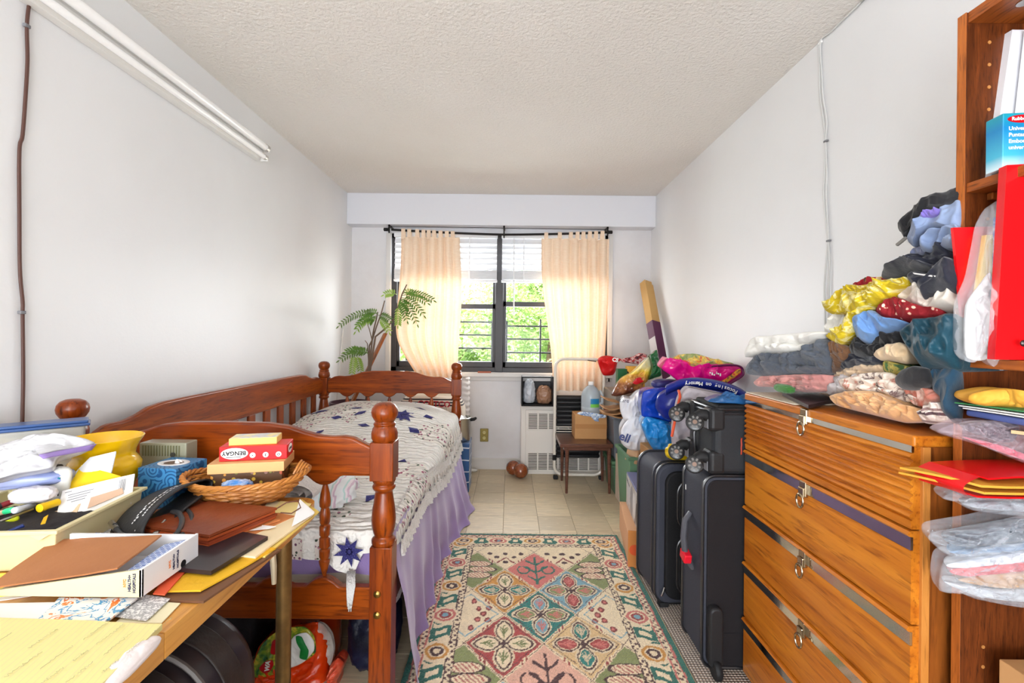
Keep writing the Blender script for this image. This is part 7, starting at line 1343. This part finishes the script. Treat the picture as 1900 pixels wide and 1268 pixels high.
m2 = MB(); m2.grid(lambda u, v: P(60, 826, 1.06).lerp(P(176, 822, 1.13), u) * (1 - v) + P(72, 845, 1.02).lerp(P(178, 824, 1.122), u) * v + V((0, 0, .004 * math.sin(u * 6))), 10, 5); m2.build('bag_mouth', ZIPF, b, 180, world=True)
# cream bin and what stands in it
YBIN = mat('cream bin plastic', (224, 212, 164), .35, coat=.2, bump=(20, .03)); tb_ = thing('desk_bin', 'cream plastic open bin full of envelopes and pens', 'bin', (-1.035, 1.014, .7615), math.radians(6)); sx, sy, h = .30, .250, .080; w_ = .004; tp_ = .95
o4 = [(-1, -1), (1, -1), (1, 1), (-1, 1)]
vs = [(x * sx / 2 * tp_, y * sy / 2 * tp_, 0) for x, y in o4] + [(x * sx / 2, y * sy / 2, h) for x, y in o4] + [(x * (sx / 2 - w_), y * (sy / 2 - w_), h) for x, y in o4] + [(x * (sx / 2 - w_) * tp_, y * (sy / 2 - w_) * tp_, .005) for x, y in o4]
fs = [(3, 2, 1, 0)] + [(i, (i + 1) % 4, 4 + (i + 1) % 4, 4 + i) for i in range(4)] + [(4 + i, 4 + (i + 1) % 4, 8 + (i + 1) % 4, 8 + i) for i in range(4)] + [(8 + i, 8 + (i + 1) % 4, 12 + (i + 1) % 4, 12 + i) for i in range(4)] + [(12, 13, 14, 15)]
MB().add(vs, fs).build('tub', YBIN, tb_, 0, .006, 3)
m2 = MB()
for a, c_ in (((-sx / 2 - .007, -sy / 2 - .007), (sx / 2 + .007, -sy / 2)), ((-sx / 2 - .007, sy / 2), (sx / 2 + .007, sy / 2 + .007)), ((-sx / 2 - .007, -sy / 2), (-sx / 2, sy / 2)), ((sx / 2, -sy / 2), (sx / 2 + .007, sy / 2))): m2.bb((a[0], a[1], h - .007), (c_[0], c_[1], h))
m2.build('rim', YBIN, tb_, 0, .0015); m2 = MB(); m2.prism([(sx / 2 - .045, h - .006), (sx / 2 - .005, h - .006), (sx / 2 - .025, h - .018)], -sy / 2 - .006, -sy / 2 - .001, 'XZY'); m2.build('gusset', YBIN, tb_, 0)
def psheet(name, lab, cat, q, t, m, curl=.003, seed=0): return tag(MB().slab([P(*a) for a in q], t, 9, curl, seed).build(name, m, None, 30), lab, cat)
WEN = thing('window_envelope', 'white printed envelope leaning in front in the cream bin', 'envelope', P(170, 935, .99)); m2 = MB(); q = [P(116, 912, 1.06), P(250, 880, 1.13), P(243, 935, 1.115), P(98, 985, .985)]; m2.slab(q, .003, 9, .003, 3); m2.build('paper', PAPW, WEN, 30, world=True)
def onq(q, u, v): return q[0] * (1 - u) * (1 - v) + q[1] * u * (1 - v) + q[2] * u * v + q[3] * (1 - u) * v
nr_ = (q[1] - q[0]).cross(q[3] - q[0]).normalized(); nr_ = nr_ if nr_.y < 0 else -nr_
m2 = MB()
for i, (u0, u1, v) in enumerate(((.05, .14, .10), (.10, .44, .20), (.11, .40, .27), (.10, .36, .34), (.16, .34, .41))):
    m2.tube([onq(q, u0, v) + nr_ * .004, onq(q, u1, v) + nr_ * .004], .0006, 4)
for k_ in range(5): m2.tube([onq(q, .80 + .02 * k_, .12) + nr_ * .004, onq(q, .80 + .02 * k_, .5) + nr_ * .004], .0005, 4)
stuff(m2.build('printed_lines', mat('grey print lines', (110, 112, 122), .6), WEN, 0, world=True))
m2 = MB(); m2.slab([onq(q, .42, .45) + nr_ * .005, onq(q, .85, .42) + nr_ * .005, onq(q, .88, .62) + nr_ * .005, onq(q, .40, .75) + nr_ * .005], .001, 5, .0, 1); m2.build('window', mat('tan window film', (206, 172, 146), .3), WEN, 30, world=True)
psheet('yellow_card', 'bright yellow envelope standing behind the white envelope in the cream bin', 'envelope', [(151, 863, 1.12), (224, 884, 1.14), (240, 935, 1.12), (116, 922, 1.07)], .003, mat('lemon envelope', (250, 212, 30), .6), .002, 4)
psheet('clear_sleeve', 'frosted plastic sleeve behind the yellow envelope in the cream bin', 'sleeve', [(168, 850, 1.135), (215, 838, 1.15), (206, 880, 1.14), (110, 905, 1.08)], .003, film('frosted sleeve', (236, 238, 240), .15, .3, (14, .4)), .006, 5)
psheet('tan_receipt', 'tan creased paper strip leaning on the front of the cream bin', 'paper', [(98, 952, 1.02), (150, 935, 1.05), (132, 975, 1.01), (78, 988, .97)], .002, mat('tan receipt paper', (228, 196, 160), .6), .008, 6)
psheet('amber_strip', 'narrow amber card standing at the corner of the cream bin', 'card', [(82, 960, .98), (90, 955, .99), (78, 988, .955), (68, 990, .95)], .002, mat('amber strip', (240, 190, 40), .5), .001, 7)
bo = thing('lotion_bottle', 'white plastic bottle with a small teal mark in the cream bin', 'bottle', P(112, 900, 1.075)); R = Matrix.Rotation(math.radians(8), 3, 'Y'); MB().lathe([(.018, -.05), (.021, -.047), (.021, .028), (.019, .036), (.012, .041), (.002, .042)], bo.location, 24, R, None, 1, .6).build('bottle_body', mat('milk white plastic', (226, 226, 220), .3, coat=.3), bo, 40, world=True)
m2 = MB(); m2.box(bo.location + V((.004, -.0138, .020)), (.017, .001, .004), R); m2.build('teal_mark', mat('teal mark', (40, 120, 146), .4), bo, 0, world=True); m2 = MB(); m2.box(bo.location + V((.002, -.0138, -.018)), (.014, .001, .003), R); m2.build('grey_mark', BLACKP, bo, 0, world=True)
o = lump('blue_pouch', mat('lilac blue vinyl', (130, 144, 196), .3, bump=(14, .4), coat=.4, col2=(164, 174, 214)), P(45, 888, 1.06), (.085, .035, .019), 95, .1, 4, 50, 26, rz=.35); o.rotation_euler = (0, 0, 0); tag(o, 'lilac blue vinyl pouch lying in the cream bin', 'pouch')
o = lump('tissue_pack', film('tissue pack film', (226, 222, 228), .08), P(62, 918, 1.02), (.038, .02, .016), 96, .15, 5, 40, 24, rz=.3); tag(o, 'small plastic tissue pack with pale contents in the cream bin', 'tissue pack')
o = lump('glasses_case', mat('gloss black case', (20, 20, 22), .12, coat=.8), P(8, 872, 1.09), (.052, .024, .014), 97, .0, 3, 40, 20, rz=.2, pw=3); tag(o, 'glossy black glasses case at the left edge of the cream bin', 'case')
def pen(lab, a, b_, D0, D1, m, m2_, r_=.0045):
    t_ = thing('pen', lab, 'pen', P(a[0], a[1], D0)); p0, p1 = P(*a, D0), P(*b_, D1); d_ = (p1 - p0); MB().tube([p0, p0 + d_ * .02, p0 + d_ * .72], [r_ * .7, r_, r_], 10).build('barrel', m, t_, 60, world=True); MB().tube([p0 + d_ * .70, p0 + d_ * .97, p1], [r_ * 1.1, r_ * 1.1, r_ * .6], 10).build('cap', m2_, t_, 60, world=True)
pen('fat yellow marker lying in the cream bin', (108, 932), (72, 944), 1.03, .99, mat('marker yellow', (240, 194, 20), .35), mat('marker yellow', (240, 194, 20), .35), .008)
pen('pale grey pen with a dark end in the cream bin', (62, 938), (26, 948), 1.02, .96, mat('pale grey plastic', (206, 212, 222), .3), mat('pale grey plastic', (206, 212, 222), .3), .006)
pen('pen with a green cap in the cream bin', (-20, 958), (24, 946), 1.0, .97, mat('wood pencil tan', (206, 176, 140), .5), mat('mint cap', (50, 200, 130), .3), .0055)
pen('black marker with a lime end in the cream bin', (-10, 975), (30, 962), 1.0, .97, BLK, mat('lime cap', (210, 220, 40), .3), .006)
pen('brass thin pen lying across the cream bin', (62, 945), (0, 968), 1.01, .94, mat('brass pen', (190, 170, 110), .3, .6), STEEL, .0025)
pen('dark red pen at the left of the cream bin', (40, 925), (-15, 945), 1.03, .99, mat('dark red pen', (130, 40, 44), .35), BLK, .006)
pen('blue pen at the near corner of the cream bin', (45, 975), (5, 993), 0.95, .93, mat('deep blue pen', (30, 50, 120), .3), mat('deep blue pen', (30, 50, 120), .3), .004)
o = lump('dark_clutter', mat('dark pouch cloth', (40, 38, 44), .7, bump=(30, .4), col2=(60, 54, 50)), (-1.04, 1.01, .800), (.12, .10, .030), 98, .15, 6); tag(o, 'dark cloth pouch at the bottom of the cream bin under the pens', 'pouch')
# lettering becomes plain mesh
dg = bpy.context.evaluated_depsgraph_get()
for o in [o for o in SC.objects if o.type == 'FONT']:
    me = bpy.data.meshes.new_from_object(o.evaluated_get(dg)); nm = o.name; par, ml = o.parent, o.matrix_local.copy(); cu = o.data
    if not me.materials: me.materials.append(cu.materials[0])
    bpy.data.objects.remove(o); bpy.data.curves.remove(cu)
    q = bpy.data.objects.new(nm, me); SC.collection.objects.link(q); q.parent = par; q.matrix_local = ml
